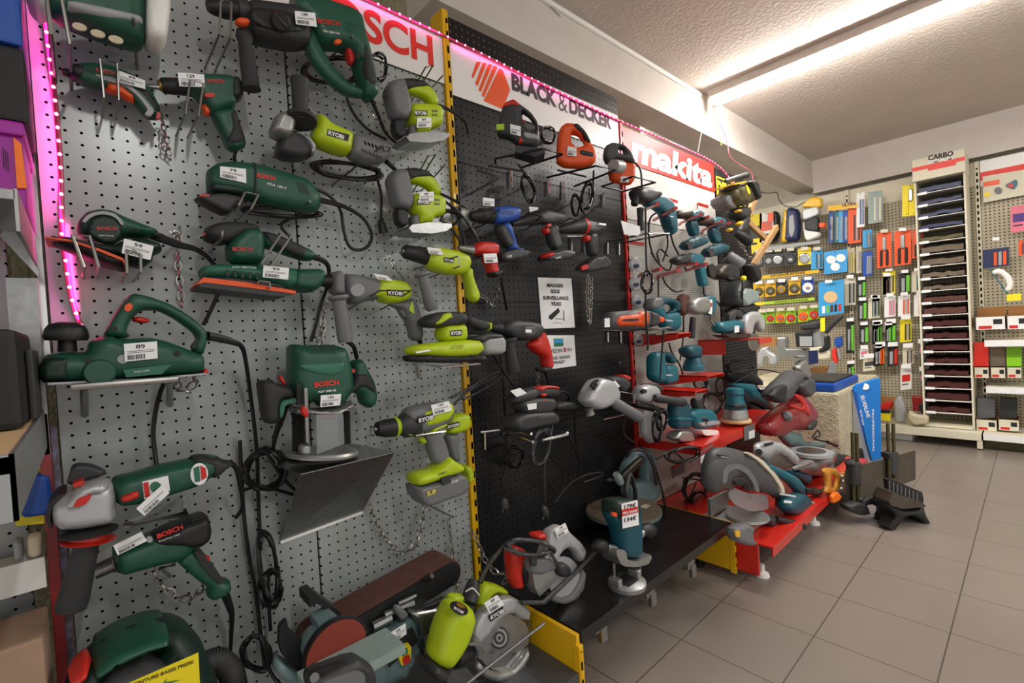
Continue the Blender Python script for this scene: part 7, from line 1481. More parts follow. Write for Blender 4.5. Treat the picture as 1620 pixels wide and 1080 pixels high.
S('handle_block', 'midgrey', [(470, 480), (520, 420), (590, 420), (595, 540), (560, 590), (500, 550)], yc-.01, .04, .04, R=.02, par=t); S('wing_nut', 'castalu', [(485, 235), (520, 220), (555, 230), (545, 250), (500, 250)], yc-.03, .02, .02, R=.008, par=t)
# blue case on the stone block and things behind
t = thing('tool_case', 'flat blue case with a grey lid lying on the stone block', 'case')
MB().box((3.60, -.44, .567), (4.2, -.12, .62), .012).build('tray', 'blue', t); MB().box((3.66, -.42, .62), (4.15, -.14, .634), .006).build('lid', 'darksteel', t)
t = thing('carton', 'open white cardboard carton with small goods standing behind the blue case', 'box')
pl = BP(4.25)
S('front', 'white', [(555, 390), (735, 400), (730, 490), (590, 490)], pl=pl, tf=.004, R=.003, par=t, sm=0); card('printed_label', 'paper', [(630, 395), (720, 402), (722, 460), (635, 460)], t, pl=BP(4.24)); card('label_print', 'navy', [(660, 430), (715, 432), (715, 455), (662, 455)], t, pl=BP(4.237))
S('side_wing', 'lightgrey', [(735, 400), (790, 270), (815, 290), (820, 470), (735, 495)], pl=BP(4.3), tf=.003, R=.002, par=t, sm=0); S('contents', 'cardboard', [(600, 330), (770, 310), (735, 398), (590, 388)], pl=BP(4.32), tf=.03, R=.02, par=t)
sf = BP(4.25); ha, hb_ = sf.hit(555, 492), sf.hit(830, 492); hs_ = thing('wall_shelf', 'narrow cream shelf carrying the open white carton behind the blue case', 'shelf'); MB().box((4.22, ha[1], ha[2]-.02), (5.29, hb_[1], ha[2]-.006), .001).build('deck', 'cream', hs_)
tagp(S('paper_bag', 'cream', [(600, 90), (780, 190), (770, 260), (600, 260)], pl=BP(4.6), tf=.02, R=.01), 'beige boxed goods on a low shelf behind the cut-off machine', 'box')
zoom(1170, 420, 6.75)
t = thing('machine_head', 'grey square machine head with black motor and white spec plate hanging over the stone block', 'machine'); pl = BP(4.15)
S('motor', 'black', [(600, 710), (790, 690), (800, 870), (620, 870)], pl=pl, tf=.05, R=.01, par=t, sm=0); card('spec_plate', 'lightgrey', [(640, 755), (775, 755), (775, 860), (645, 860)], t, pl=BP(4.095)); S('top_casing', 'darkgrey', [(655, 620), (860, 590), (860, 680), (660, 690)], pl=pl, tf=.05, R=.02, par=t); S('grey_side', 'lightgrey', [(790, 690), (885, 690), (890, 860), (800, 870)], pl=BP(4.18), tf=.05, R=.006, par=t, sm=0)
S('lever', 'rubber', [(900, 690), (1050, 540), (1110, 520), (1115, 550), (1020, 640), (930, 740)], pl=pl, tf=.02, R=.018, par=t); card('yellow_sticker', 'sunyellow', [(862, 560), (910, 555), (912, 700), (865, 705)], t, pl=BP(4.09))
S('post', 'castalu', [(410, 760), (515, 755), (520, 880), (740, 880), (745, 1050), (600, 1060), (560, 1000), (415, 1000)], pl=BP(4.22), tf=.04, R=.01, par=t, sm=0); S('side_dark', 'navy', [(745, 910), (830, 905), (835, 1040), (750, 1060)], pl=BP(4.12), tf=.02, R=.004, par=t, sm=0)
S('white_guard', 'silverpaint', [(200, 1060), (200, 950), (240, 880), (320, 860), (300, 900), (400, 960), (400, 1060), (330, 1060), (320, 980), (280, 970), (240, 1080)], pl=BP(4.0), tf=.03, R=.012, par=t)
tagp(S('carton', 'cardboard', [(250, 800), (350, 770), (410, 770), (410, 850), (300, 870), (240, 850)], pl=BP(4.5), tf=.05, R=.004, sm=0), 'brown cardboard box glimpsed above the silver guard', 'box')
tagp(S('grinding_wheels', 'ink', [(895, 760), (960, 740), (965, 900), (850, 940), (855, 880), (900, 870)], pl=BP(4.6), tf=.04, R=.01), 'dark speckled pack beside the grey machine head', 'packaging')
# ================================================================ on the floor: mitre box
zoom(1260, 580, 4.154)
t = thing('mitre_box_saw', 'manual mitre box saw with a broad steel blade between posts on the floor', 'hand tool')
mp_ = Plane((2.95, -.66, 0), .2)
S('blade', 'blade', [(318, 850), (320, 680), (400, 650), (585, 605), (780, 548), (782, 740), (590, 810), (400, 870), (330, 905)], pl=mp_, tf=.0015, R=.001, par=t, sm=0)
for (x, y0_, y1_) in ((350, 430, 930), (378, 435, 930), (582, 370, 740), (618, 372, 730)):
    a, b_ = mp_.hit(x, y0_), mp_.hit(x+10, y1_); a = a+[0, -.012, 0]; b_ = b_+[0, -.012, 0]; MB().tube([a, b_], .009, 12).build('guide_post', 'olive', t, True)
for q in ([(345, 620), (395, 620), (395, 780), (350, 780)], [(590, 560), (640, 555), (640, 705), (595, 710)], [(335, 640), (350, 600), (350, 660)], [(575, 560), (600, 550), (600, 600), (580, 600)]): S('guide_sleeve', 'darkgrey', q, pl=mp_, tf=.026, tb=.018, R=.006, par=t, sm=0)
bt_ = Plane((2.95, -.70, 0), .5)
S('saw_foot', 'darkgrey', [(310, 905), (380, 880), (440, 900), (460, 960), (400, 970), (320, 940)], pl=bt_, tf=.03, tb=.03, R=.01, par=t)
S('link_arm', 'darkgrey', [(430, 870), (580, 810), (590, 830), (500, 870), (580, 890), (580, 910), (460, 900), (440, 940), (420, 930)], pl=bt_, tf=.014, tb=.014, R=.006, par=t)
bd = PZ(700, 900, .075); fr_ = Plane((3.0, -.86, 0), .55)
S('bed_plate', 'blade', [(570, 870), (600, 810), (790, 880), (815, 905), (660, 920), (590, 900)], pl=fr_, tf=.03, tb=.06, R=.004, par=t, sm=0)
S('fence', 'black', [(582, 735), (600, 730), (810, 820), (820, 870), (815, 900), (760, 870), (590, 800)], pl=Plane((3.05, -.84, 0), .5), tf=.012, tb=.01, R=.004, par=t, sm=0)
vents(605, 748, 26, 11, 0, 55, 8, 8, t, pl=Plane((3.044, -.851, 0), .5), m='grey', y=0, lift=.002)
S('base_frame', 'black', [(580, 900), (600, 895), (700, 945), (800, 935), (825, 900), (825, 945), (870, 1030), (830, 1035), (790, 985), (740, 970), (690, 985), (650, 1050), (600, 1050), (640, 980), (600, 930)], pl=fr_, tf=.02, tb=.10, R=.006, par=t)
for q in ([(565, 1040), (600, 985), (620, 1050), (590, 1055)], [(820, 1025), (880, 1025), (875, 1035), (825, 1038)]): S('foot', 'black', q, pl=fr_, tf=.03, tb=.03, R=.004, par=t, sm=0)
# blue saw boxes
t = thing('boxed_saw', 'tall blue packaged saw standing behind the mitre box with white lettering', 'packaging'); pb = Plane((3.95, -.50, 0), .95)
S('blue_pack', 'bluebox', [(365, 150), (400, 115), (500, 85), (540, 75), (548, 600), (490, 615), (455, 500), (420, 350)], pl=pb, tf=.02, tb=.02, R=.004, par=t, sm=0)
S('backing_card', 'bag', [(360, 160), (440, 480), (480, 625), (400, 655), (375, 620)], pl=Plane((3.93, -.50, 0), .95), tf=.014, tb=.01, R=.003, par=t, sm=0); lathe('round_logo', 'paper', tuple(Plane(pb.o+pb.n*.022, .95).hit(452, 130)), tuple(Plane(pb.o+pb.n*.024, .95).hit(452, 130)), [(0, .022), (1, .022)], t, raw=True)
p2 = Plane(pb.o+pb.n*.0205, .95)
for s_, a, b_, c_ in (('SILVERLINE', (418, 190), (462, 335), (442, 182)), ('MITRE SAW', (412, 285), (432, 385), (425, 282)), ('PROFESSIONAL', (495, 280), (500, 560), (508, 280))): text(s_, a, b_, 1, 'paper', t, pl=p2, up=c_, bold=.02)
card('dark_stripe', 'blue', [(370, 165), (395, 165), (470, 600), (450, 610)], t, pl=p2, lift=.0004)
S('black_frame', 'ink', [(395, 560), (430, 525), (450, 640), (400, 650)], pl=Plane((3.90, -.52, 0), .95), tf=.02, tb=.01, R=.006, par=t)
# ================================================================ left edge shelving
zoom(0, 0, 3.857)
pl_ = lambda yy: YP(yy)
t = thing('shelving_upright', 'galvanised perforated post at the left of the grey pegboard', 'shelving post')
MB().box((-.098, -.05, .9), (-.056, -.01, 1.24), .001).build('post', 'steel', t); MB().box((-.057, -.012, 1.05), (-.047, -.004, 1.75)).build('edge_strip', 'chrome', t)
t = thing('shelving_upright', 'red slotted post at the lower left of the grey pegboard', 'shelving post'); MB().box((-.072, -.05, .1), (-.056, -.006, .98), .001).build('post', 'darkred', t)
tagp(MB().box((-.0555, -.012, .12), (-.0465, -.004, .95)).build('patterned_strip', mat('patterned', '6a5a62', .5, noise=.7, nscale=60, dark='8c8fb0')), 'glittering patterned strip beside the red slotted post', 'packaging')
t = thing('wall_shelf', 'grey metal shelf end jutting out at the left edge', 'shelf'); MB().box((-.9, -.60, .965), (-.062, -.03, .985), .001).build('deck', 'palewood', t); MB().box((-.9, -.60, .915), (-.060, -.594, .986)).build('front_lip', 'lightgrey', t); MB().box((-.064, -.60, .915), (-.060, -.03, .986)).build('end_lip', 'castalu', t)
t = thing('wall_shelf', 'upper grey shelf end at the left edge under a magenta crate', 'shelf'); MB().box((-.9, -.35, 1.315), (-.058, -.02, 1.33), .001).build('deck', 'steel', t); MB().box((-.060, -.35, 1.27), (-.056, -.02, 1.331)).build('end_lip', 'castalu', t)
S('bracket', 'steel', [(0, 1440), (60, 1350), (240, 1660), (235, 1690)], -.10, .004, .004, R=.002, par=t, sm=0)
tagp(MB().box((-.42, -.20, 1.61), (-.044, -.03, 1.95), .006).build('storage_box', 'blue'), 'bright blue box at the top left corner', 'box')
t = thing('crate', 'magenta plastic crate with an orange label at the left edge', 'box'); MB().box((-.45, -.20, 1.335), (-.054, -.03, 1.47), .006).build('body', 'magenta', t); MB().box((-.46, -.21, 1.455), (-.050, -.025, 1.478), .004).build('rim', 'magenta', t)
S('orange_label', 'hotorange', [(82, 840), (130, 880), (165, 1150), (105, 1150)], -.203, .003, .003, R=.001, par=t, sm=0); vents(15, 900, 14, 14, 6, 120, 3, 6, t, y=-.203, m='ink')
for k in range(4): MB().box((-.068-.012*k, -.208, 1.337), (-.064-.012*k, -.2, 1.36), .001).build('rib', 'magenta', t)
tagp(MB().box((-.40, -.20, 1.482), (-.044, -.03, 1.605), .006).build('ribbed_case', 'ink'), 'black ribbed case between the magenta crate and the blue box', 'case')
t = thing('tool_case', 'black upright tool case standing on the left grey shelf', 'case'); MB().box((-.46, -.35, .986), (-.068, -.12, 1.13), .01).build('body', 'ink', t); MB().box((-.067, -.26, .99), (-.058, -.14, 1.10), .003).build('side_box', 'darkgrey', t)
tagp(S('blister_pack', 'sunyellow', [(60, 2700), (310, 2690), (330, 3180), (100, 3200)], -.02, .01, .01, R=.003, sm=0), 'yellow carded pack with blue tool at the lower left edge', 'packaging')
tagp(S('blister_pack', 'blue', [(100, 2900), (300, 2880), (330, 3050), (320, 3130), (110, 3160)], -.045, .012, .004, R=.006), 'blue plastic pack over the yellow card at the lower left edge', 'packaging')
t = thing('display_box', 'transparent pot display on the white shelf at the lower left edge', 'packaging'); S('pot', 'lightgrey', [(80, 3280), (140, 3270), (150, 3400), (90, 3420)], -.05, .02, .02, R=.012, par=t); S('beige_pot', 'beige', [(160, 3260), (260, 3240), (265, 3380), (170, 3400)], -.05, .02, .02, R=.01, par=t)
t = thing('wall_shelf', 'white lipped shelf at the lower left edge', 'shelf'); MB().box((-.5, -.06, .70), (-.075, -.0, .71)).build('deck', 'white', t); MB().box((-.5, -.064, .655), (-.075, -.058, .712)).build('front_lip', 'white', t)
tagp(MB().box((-.60, -.20, .10), (-.076, -.06, .62), .006).build('carton', 'cardboardpale' if 'cardboardpale' in MATS else mat('cardboardpale', 'a58a74', .8, noise=.1)), 'large plain pale brown carton at the bottom left', 'box')
tagp(MB().box((-.9, .02, .3), (-.10, .05, 1.95)).build('backing_board', 'peg_grey'), 'pale perforated backing board behind the goods at the left edge', 'display panel')
# ================================================================ carded goods on the back wall
WX = 5.22
CN = {'blue': 'blue', 'sky': 'light blue', 'orange': 'orange', 'sunyellow': 'yellow', 'lime': 'lime green', 'limebag': 'bright green', 'beige': 'beige', 'ink': 'black', 'white': 'white', 'red': 'red', 'signred': 'red', 'darkgrey': 'dark grey', 'cream': 'cream', 'sprout': 'green', 'navy': 'navy blue', 'teal': 'teal', 'grey': 'grey', 'yellow': 'amber', 'paper': 'white', 'machinepale': 'pale green', 'pink': 'pink'}
def pack(x0, y0, x1, y1, cm, style, label, X=WX, pm='grey', tag=None, name='blister_pack', cat='packaging', skew=0):
    t = thing(name, label, cat); a = BP(X); f1 = BP(X-.003); f2 = BP(X-.006)
    sk = skew if skew else -(x1-x0)*.13
    def q(u0, v0, u1, v1): return [(x0+(x1-x0)*u, y0+(y1-y0)*v+sk*u) for u, v in ((u0, v0), (u1, v0), (u1, v1), (u0, v1))]
    card('backing_card', cm, q(0, 0, 1, 1), t, pl=a, th=.003)
    if style == 'disc':
        c = q(.5, .62, 1, 1)[0]; r = (x1-x0)*.45; S('disc', pm, ell(c[0], c[1], r, r*.95, 14), pl=f1, tf=.012, tb=.001, R=.01, par=t); S('disc_hub', 'steel', ell(c[0], c[1]+r*.1, r*.4, r*.3, 10), pl=BP(X-.016), tf=.004, tb=.001, R=.005, par=t)
    elif style == 'bars':
        n = 3
        for k in range(n): S('blade', pm if k % 2 == 0 else 'lightgrey', q(.42+k*.18, .2, .54+k*.18, .92), pl=f1, tf=.005, tb=.001, R=.002, par=t, sm=0)
    elif style == 'tube':
        S('tube', pm, q(.62, .12, .98, .95), pl=f1, tf=.012, tb=.001, R=.008, par=t, sm=0); S('blade', 'lightgrey', q(.2, .25, .5, .9), pl=f1, tf=.004, tb=.001, R=.002, par=t, sm=0)
    elif style == 'pliers':
        for s_ in (-1, 1):
            m_ = .5+s_*.18; S('handle', pm, q(m_-.07-.05*(s_ < 0), .5, m_+.07+.05*(s_ > 0), .96), pl=f1, tf=.01, tb=.001, R=.008, par=t)
        S('jaws', 'steel', q(.36, .12, .64, .54), pl=f1, tf=.009, tb=.001, R=.006, par=t)
    elif style == 'three':
        for u, v in ((.3, .38), (.72, .36), (.48, .72)): c = q(u, v, 1, 1)[0]; r = (x1-x0)*.21; S('pad', 'paper', ell(c[0], c[1], r, r*.85, 12), pl=f1, tf=.006, tb=.001, R=.005, par=t)
    elif style == 'pads':
        c = q(.48, .48, 1, 1)[0]; r = (x1-x0)*.28; S('pad', 'palewood', ell(c[0], c[1], r, r*.85, 12), pl=f1, tf=.006, tb=.001, R=.005, par=t)
        for k, m_ in enumerate(('paper', 'sprout', 'brown', 'ink', 'red')): S('swatch', m_, q(.14+k*.16, .72, .25+k*.16, .93), pl=f1, tf=.002, tb=.001, R=.001, par=t, sm=0)
    elif style == 'print':
        card('printed_panel', pm, q(.12, .3, .88, .62), t, pl=f1); card('printed_line', 'greyink', q(.12, .72, .7, .78), t, pl=f1)
    elif style == 'bag':
        S('bulge', pm, q(.1, .15, .95, .95), pl=f1, tf=.03, tb=.001, R=.03, par=t)
    hp = a.hit(.5*(x0+x1), y0+6); MB().box((X-.05, hp[1]-.002, hp[2]), (XB, hp[1]+.002, hp[2]+.004)).build('peg_hook', 'wire', t)
    if tag:
        u = .5*(x0+x1) + tag[0]; v = y0 + tag[1]; card('price_holder', 'cream' if tag[1] % 2 else 'paper', [(u-38, v-16), (u+38, v-20), (u+38, v+14), (u-38, v+18)], t, pl=BP(X-.045), th=.002)
    return t
zoom(1170, 280, 6.75)
pack(60, 410, 240, 830, 'sunyellow', 'print', 'yellow cased tool set at the left end of the top row on the back wall', pm='darkgrey')
pack(215, 390, 365, 700, 'white', 'print', 'white pack with an orange red heading beside the yellow cased set', pm='orange'); 
t = thing('jigsaw_blade_case', 'slim dark rounded plastic case in the top row of the back wall', 'case'); S('case', 'black', [(360, 360), (410, 370), (430, 420), (420, 640), (370, 690), (340, 690), (380, 560)], pl=BP(5.15), tf=.05, tb=.05, R=.02, par=t); card('orange_edge', 'orange', [(300, 380), (365, 378), (360, 470), (300, 480)], t, pl=BP(5.09))
t = thing('sander_bag', 'navy and yellow rounded tool pouch in the top row of the back wall', 'case'); S('pouch', 'navy', [(500, 350), (560, 325), (640, 350), (655, 500), (640, 690), (480, 700), (500, 520)], pl=BP(5.12), tf=.06, tb=.05, R=.03, par=t); S('yellow_spine', 'yellow', [(478, 355), (525, 350), (510, 690), (450, 695)], pl=BP(5.09), tf=.03, tb=.02, R=.006, par=t, sm=0); S('silver_stripe', 'lightgrey', [(530, 420), (575, 400), (590, 560), (560, 650), (530, 600)], pl=BP(5.06), tf=.006, tb=.002, R=.004, par=t)
t = thing('dust_mask_pack', 'yellow topped clear pack with white and black respirator in the top row', 'packaging'); S('yellow_top', 'yellow', [(665, 310), (750, 230), (820, 210), (885, 230), (890, 330), (700, 330)], pl=BP(5.1), tf=.04, tb=.04, R=.01, par=t); S('printed_front', 'silverpaint', [(680, 350), (850, 310), (870, 400), (760, 450), (690, 470)], pl=BP(5.1), tf=.045, tb=.03, R=.01, par=t); S('white_mask', 'white', [(685, 480), (705, 480), (705, 570), (870, 590), (860, 640), (730, 690), (700, 640)], pl=BP(5.1), tf=.05, tb=.03, R=.012, par=t); S('dark_window', 'darkgrey', [(705, 475), (850, 410), (860, 590), (712, 570)], pl=BP(5.11), tf=.045, tb=.03, R=.01, par=t); S('red_part', 'orange', [(855, 490), (925, 485), (925, 545), (860, 545)], pl=BP(5.1), tf=.045, tb=.02, R=.006, par=t)
rl = thing('header_rail', 'grey printed rail under the top row on the back wall', 'rail'); card('rail', 'lightgrey', [(300, 745), (860, 672), (862, 705), (300, 785)], rl, pl=BP(5.1), th=.004)
for i, (x, w_, m_) in enumerate(((150, 110, 'grey'), (275, 75, 'darkgrey'), (350, 120, 'steel'), (480, 130, 'grey'), (625, 140, 'yellow'))):
    pack(x, 800-i*8, x+w_, 975-i*8, 'darkgrey' if i < 4 else 'sunyellow', 'disc', 'grey wire disc pack, %s in the row above the orange strip' % ('first', 'second', 'third, the largest disc', 'fourth', 'last, with a yellow card')[i], pm=('grey', 'lightgrey', 'steel', 'darkgrey', 'chrome')[i], X=5.15, tag=(0, -5))
zoom(1170, 420, 6.75)
for q, m_, lab in (([(170, 118), (850, 42), (852, 76), (170, 152)], 'yellow', 'orange'), ([(125, 400), (800, 338), (802, 372), (125, 430)], 'palegreen', 'green')):
    rl = thing('header_rail', '%s printed strip across the back wall above the disc packs' % lab, 'rail'); card('rail', m_, q, rl, pl=BP(5.1), th=.004)
    if m_ == 'yellow': text('DECAPAGE INTENSE', (330, 122), (700, 84), 22, 'ink', rl, pl=BP(5.094), bold=.02)
    else: text('FINITION POLISSAGE', (370, 402), (730, 368), 16, 'ink', rl, pl=BP(5.094), bold=.01); card('yellow_end', 'sunyellow', [(125, 400), (270, 387), (270, 417), (125, 430)], rl, pl=BP(5.0945))
for i, (x, yv, w_, h_, m_) in enumerate(((150, 190, 110, 155, 'yellow'), (275, 180, 110, 155, 'yellow'), (392, 170, 112, 150, 'darkgrey'), (525, 150, 125, 165, 'yellow'), (665, 145, 130, 160, 'blue'))):
    pack(x, yv, x+w_, yv+h_, m_, 'disc', ('amber disc pack at the left end of the row under the orange strip', 'second amber disc pack under the orange strip', 'brass wire cup pack under the orange strip', 'amber pack with a wide brown disc under the orange strip', 'blue pack with a white polishing disc under the orange strip')[i], pm=('olive', 'olive', 'brass', 'olive', 'white')[i], X=5.15, tag=(0, -8))
for i, (x, yv, w_, h_, m_) in enumerate(((215, 500, 60, 125, 'limebag'), (285, 490, 88, 130, 'limebag'), (385, 485, 100, 130, 'lime'), (495, 480, 105, 140, 'limebag'), (625, 460, 110, 145, 'lime'), (740, 450, 110, 130, 'limebag'))):
    pack(x, yv, x+w_, yv+h_, m_, 'disc', ('narrow bright green disc pack at the left end of the lowest disc row', 'green pack with a tiny red disc in the lowest disc row', 'green pack with a medium red ringed cup in the lowest row', 'green pack with a white centred red disc in the lowest row', 'green pack with the widest orange red disc in the lowest disc row', 'green pack at the right end of the lowest disc row')[i], pm=('sprout', 'red', 'orange', 'red', 'orange', 'red')[i], X=5.15, tag=(0, -15))
pack(845, 180, 1115, 540, 'sky', 'pads', 'large light blue card with cream polishing pad and five colour swatches', X=5.12, tag=(-30, -10))
zoom(1170, 280, 6.75)
pack(765, 790, 890, 990, 'sky', 'bars', 'pale blue card of sanding strips left of the three pad card', X=5.15, pm='teal', tag=(0, -25))
pack(905, 800, 1150, 1040, 'sky', 'three', 'blue card with three round white pads', X=5.12)
for i, x in enumerate((955, 1015, 1060, 1110)): pack(x, 360, x+45, 700, ('blue', 'teal', 'sky', 'blue')[i], 'bars', 'tall slim blue drill bit pack, %s from the left under the yellow header' % ('first', 'second', 'third', 'fourth')[i], pm='steel', X=5.16)
pack(1160, 340, 1300, 715, 'orange', 'bars', 'orange and black chisel pack right of the slim blue drill bit packs', pm='darkgrey', X=5.16)
card_ = tagp(card('header_card', 'yellow', [(945, 310), (1260, 270), (1262, 320), (945, 365)], pl=BP(5.12)), 'yellow header card with blue letters above the drill bit packs', 'sign'); text('ULTRA', (1095, 318), (1245, 298), 34, 'navy', card_, pl=BP(5.117), bold=.03)
pack(1250, 170, 1335, 540, 'white', 'bars', 'white and blue pack with a yellow label above the pliers', pm='blue', X=5.14); pack(1375, 160, 1525, 500, 'machinepale', 'bars', 'two long scraper blades on a pale green card near the top', pm='cream', X=5.14)
pack(1315, 570, 1415, 760, 'sky', 'bars', 'light blue drill set card above another blue card', X=5.16); pack(1315, 800, 1420, 1060, 'blue', 'bars', 'deep blue card of bits below the light blue drill set', X=5.16, pm='lightgrey')
pack(1160, 760, 1230, 1030, 'beige', 'bars', 'narrow yellowish strip pack right of the three pad card', pm='sunyellow', X=5.17); pack(1245, 740, 1305, 1030, 'beige', 'bars', 'narrow empty looking clear hook pack beside the blue cards', pm='lightgrey', X=5.17)
zoom(1380, 360, 6.75)
pack(50, 60, 205, 435, 'orange', 'pliers', 'slim pliers on an orange red card, left of the three', pm='ink', X=5.12, tag=(0, -25)); pack(235, 40, 415, 410, 'orange', 'pliers', 'heavy crimping pliers on an orange red card, middle of the three', pm='ink', X=5.12, tag=(0, -20)); pack(425, 30, 548, 330, 'orange', 'pliers', 'cutting pliers on an orange red card, right of the three', pm='darkgrey', X=5.13)
zoom(1380, 220, 6.75); pack(320, 500, 500, 830, 'sunyellow', 'pliers', 'yellow handled pliers on a yellow card high beside the sandpaper rack', pm='sunyellow', X=5.12)
# jigsaw blade cards, three columns and more
R_ = (1170, 420, 6.75); T_ = (1380, 360, 6.75); U_ = (1380, 500, 4.908)
rows = [(R_, 1120, 140, 1240, 430, 'cream', 'bars', 'ink', 'tall cream blade card right of the large light blue pad card'), (R_, 1255, 160, 1350, 340, 'ink', 'tube', 'sprout', 'black and green blade tube card in the upper green row'),
 (R_, 1265, 380, 1360, 590, 'ink', 'tube', 'sprout', 'second black and green tube card, right under the upper one'), (R_, 1375, 350, 1500, 570, 'cream', 'bars', 'machinepale', 'cream card with green blades below a wire hook'), (R_, 1140, 600, 1225, 940, 'ink', 'tube', 'sprout', 'longest black and green blade tube card beside the red and blue pack'),
 (R_, 1280, 640, 1380, 840, 'ink', 'tube', 'sprout', 'short black and green tube card in the middle of the back wall'), (R_, 1415, 640, 1520, 840, 'ink', 'tube', 'sprout', 'short black and green tube card right of its twin in the middle row'), (R_, 1560, 640, 1620, 830, 'ink', 'tube', 'sprout', 'short green tube card third along the middle row'),
 (R_, 1285, 890, 1375, 1000, 'paper', 'print', 'pink', 'small white printed card below the middle green tube card'), (R_, 1430, 880, 1545, 1075, 'ink', 'tube', 'orange', 'black card with an orange tube'), (R_, 1530, 120, 1620, 320, 'cream', 'bars', 'brown', 'cream card with brown blades near the orange pliers cards'),
 (T_, 110, 470, 245, 720, 'sunyellow', 'bars', 'olive', 'cream and yellow blade card under the slim pliers'), (T_, 290, 490, 405, 710, 'ink', 'tube', 'sprout', 'black and bright green tube card under the crimping pliers'), (T_, 420, 470, 550, 690, 'cream', 'bars', 'teal', 'cream card with teal blades next to the sandpaper rack'),
 (T_, 130, 740, 250, 960, 'paper', 'bars', 'pink', 'white and red blade card, first of three in its row'), (T_, 275, 730, 405, 950, 'paper', 'bars', 'orange', 'white and red blade card, second of three in its row'), (T_, 445, 720, 570, 950, 'paper', 'bars', 'red', 'white and red blade card, third of three nearest the rack'),
 (T_, 0, 760, 80, 950, 'cream', 'bars', 'sprout', 'cream and green blade card at the start of the white and red row'), (U_, 105, 60, 185, 210, 'ink', 'tube', 'sprout', 'black and green tube card under the white and red row'), (U_, 215, 30, 305, 205, 'sunyellow', 'bars', 'olive', 'yellow edged cream card left of the rack'),
 (U_, 5, 70, 75, 215, 'ink', 'tube', 'sprout', 'black and green tube card left of another at mid height'), (U_, 120, 240, 200, 390, 'ink', 'tube', 'red', 'black card with a red tube'), (U_, 235, 250, 320, 380, 'cream', 'bars', 'brown', 'cream card with a red brown strip beside the red tube card'), (U_, 355, 215, 435, 330, 'grey', 'print', 'pink', 'small grey printed card beside the rack, upper one'), (U_, 365, 430, 440, 540, 'grey', 'print', 'pink', 'small grey printed card beside the rack, lower one'), (U_, 220, 410, 305, 575, 'white', 'print', 'red', 'white and red card hanging lowest above the base shelf'), (U_, 30, 240, 95, 385, 'ink', 'tube', 'hotorange', 'narrow black card with orange tube left of the red tube card'),
 (R_, 1150, 1055, 1225, 1200, 'ink', 'tube', 'sprout', 'green tube card partly behind the blue saw pack'), (U_, -70, 330, 20, 430, 'cream', 'print', 'greyink', 'cream card partly behind the top of the blue saw pack')]
for fr, x0, y0, x1, y1, cm, st, pm, lab in rows: zoom(*fr); pack(x0, y0, x1, y1, cm, st, lab, X=5.2, pm=pm, tag=(0, -22))
zoom(*R_)
t = thing('brush_pack', 'blue and red plastic brushes hanging above the carton', 'packaging'); S('blue_part', 'blue', [(1020, 770), (1095, 750), (1105, 860), (1050, 880), (1015, 840)], pl=BP(5.1), tf=.03, tb=.02, R=.01, par=t); S('red_part', 'signred', [(990, 890), (1035, 870), (1040, 950), (1060, 1030), (1010, 1050), (990, 980)], pl=BP(5.1), tf=.03, tb=.02, R=.012, par=t); S('grey_part', 'lightgrey', [(1040, 880), (1075, 890), (1090, 1000), (1065, 1020)], pl=BP(5.11), tf=.03, tb=.02, R=.01, par=t); hp = BP(5.1).hit(1060, 765); MB().box((5.06, hp[1]-.002, hp[2]), (XB, hp[1]+.002, hp[2]+.004)).build('peg_hook', 'wire', t)
# base shelf goods
zoom(*U_)
t = thing('carton', 'open carton of red and yellow goods on the base shelf behind the blue saw pack', 'box'); S('back', 'cardboard', [(0, 620), (180, 625), (180, 720), (0, 720)], pl=BP(5.2), tf=.004, R=.003, par=t, sm=0); S('front', 'sunyellow', [(50, 740), (145, 745), (140, 815), (52, 800)], pl=BP(4.98), tf=.004, R=.003, par=t, sm=0); S('goods', 'red', [(60, 690), (130, 650), (170, 670), (150, 720), (70, 730)], pl=BP(5.08), tf=.04, tb=.04, R=.02, par=t); S('dark_print', 'ink', [(55, 725), (140, 730), (140, 755), (55, 750)], pl=BP(4.975), tf=.002, R=.001, par=t, sm=0)
tagp(S('bag', 'bag', [(170, 640), (230, 600), (270, 700), (260, 820), (180, 820)], pl=BP(5.05), tf=.05, tb=.04, R=.03), 'clear crumpled bag on the back base shelf', 'bag')
t = thing('tool_box', 'red box with a black tool on the base shelf left of the rack', 'box'); S('red_box', 'darkred', [(310, 615), (450, 625), (450, 740), (320, 730)], pl=BP(5.15), tf=.05, tb=.04, R=.006, par=t, sm=0); S('black_tool', 'black', [(355, 680), (440, 665), (440, 750), (370, 750)], pl=BP(5.05), tf=.02, tb=.02, R=.015, par=t)
tagp(S('bag', 'beige', [(270, 780), (290, 725), (340, 760), (440, 770), (440, 830), (330, 845)], pl=BP(4.98), tf=.05, tb=.04, R=.02), 'pale yellowish bag slumped on the base shelf beside the rack', 'bag')
tagp(MB().box((4.98, -.62, 0), (5.25, -.34, .055), .003).build('carton', 'white'), 'white flat carton pushed under the back base shelf', 'box')
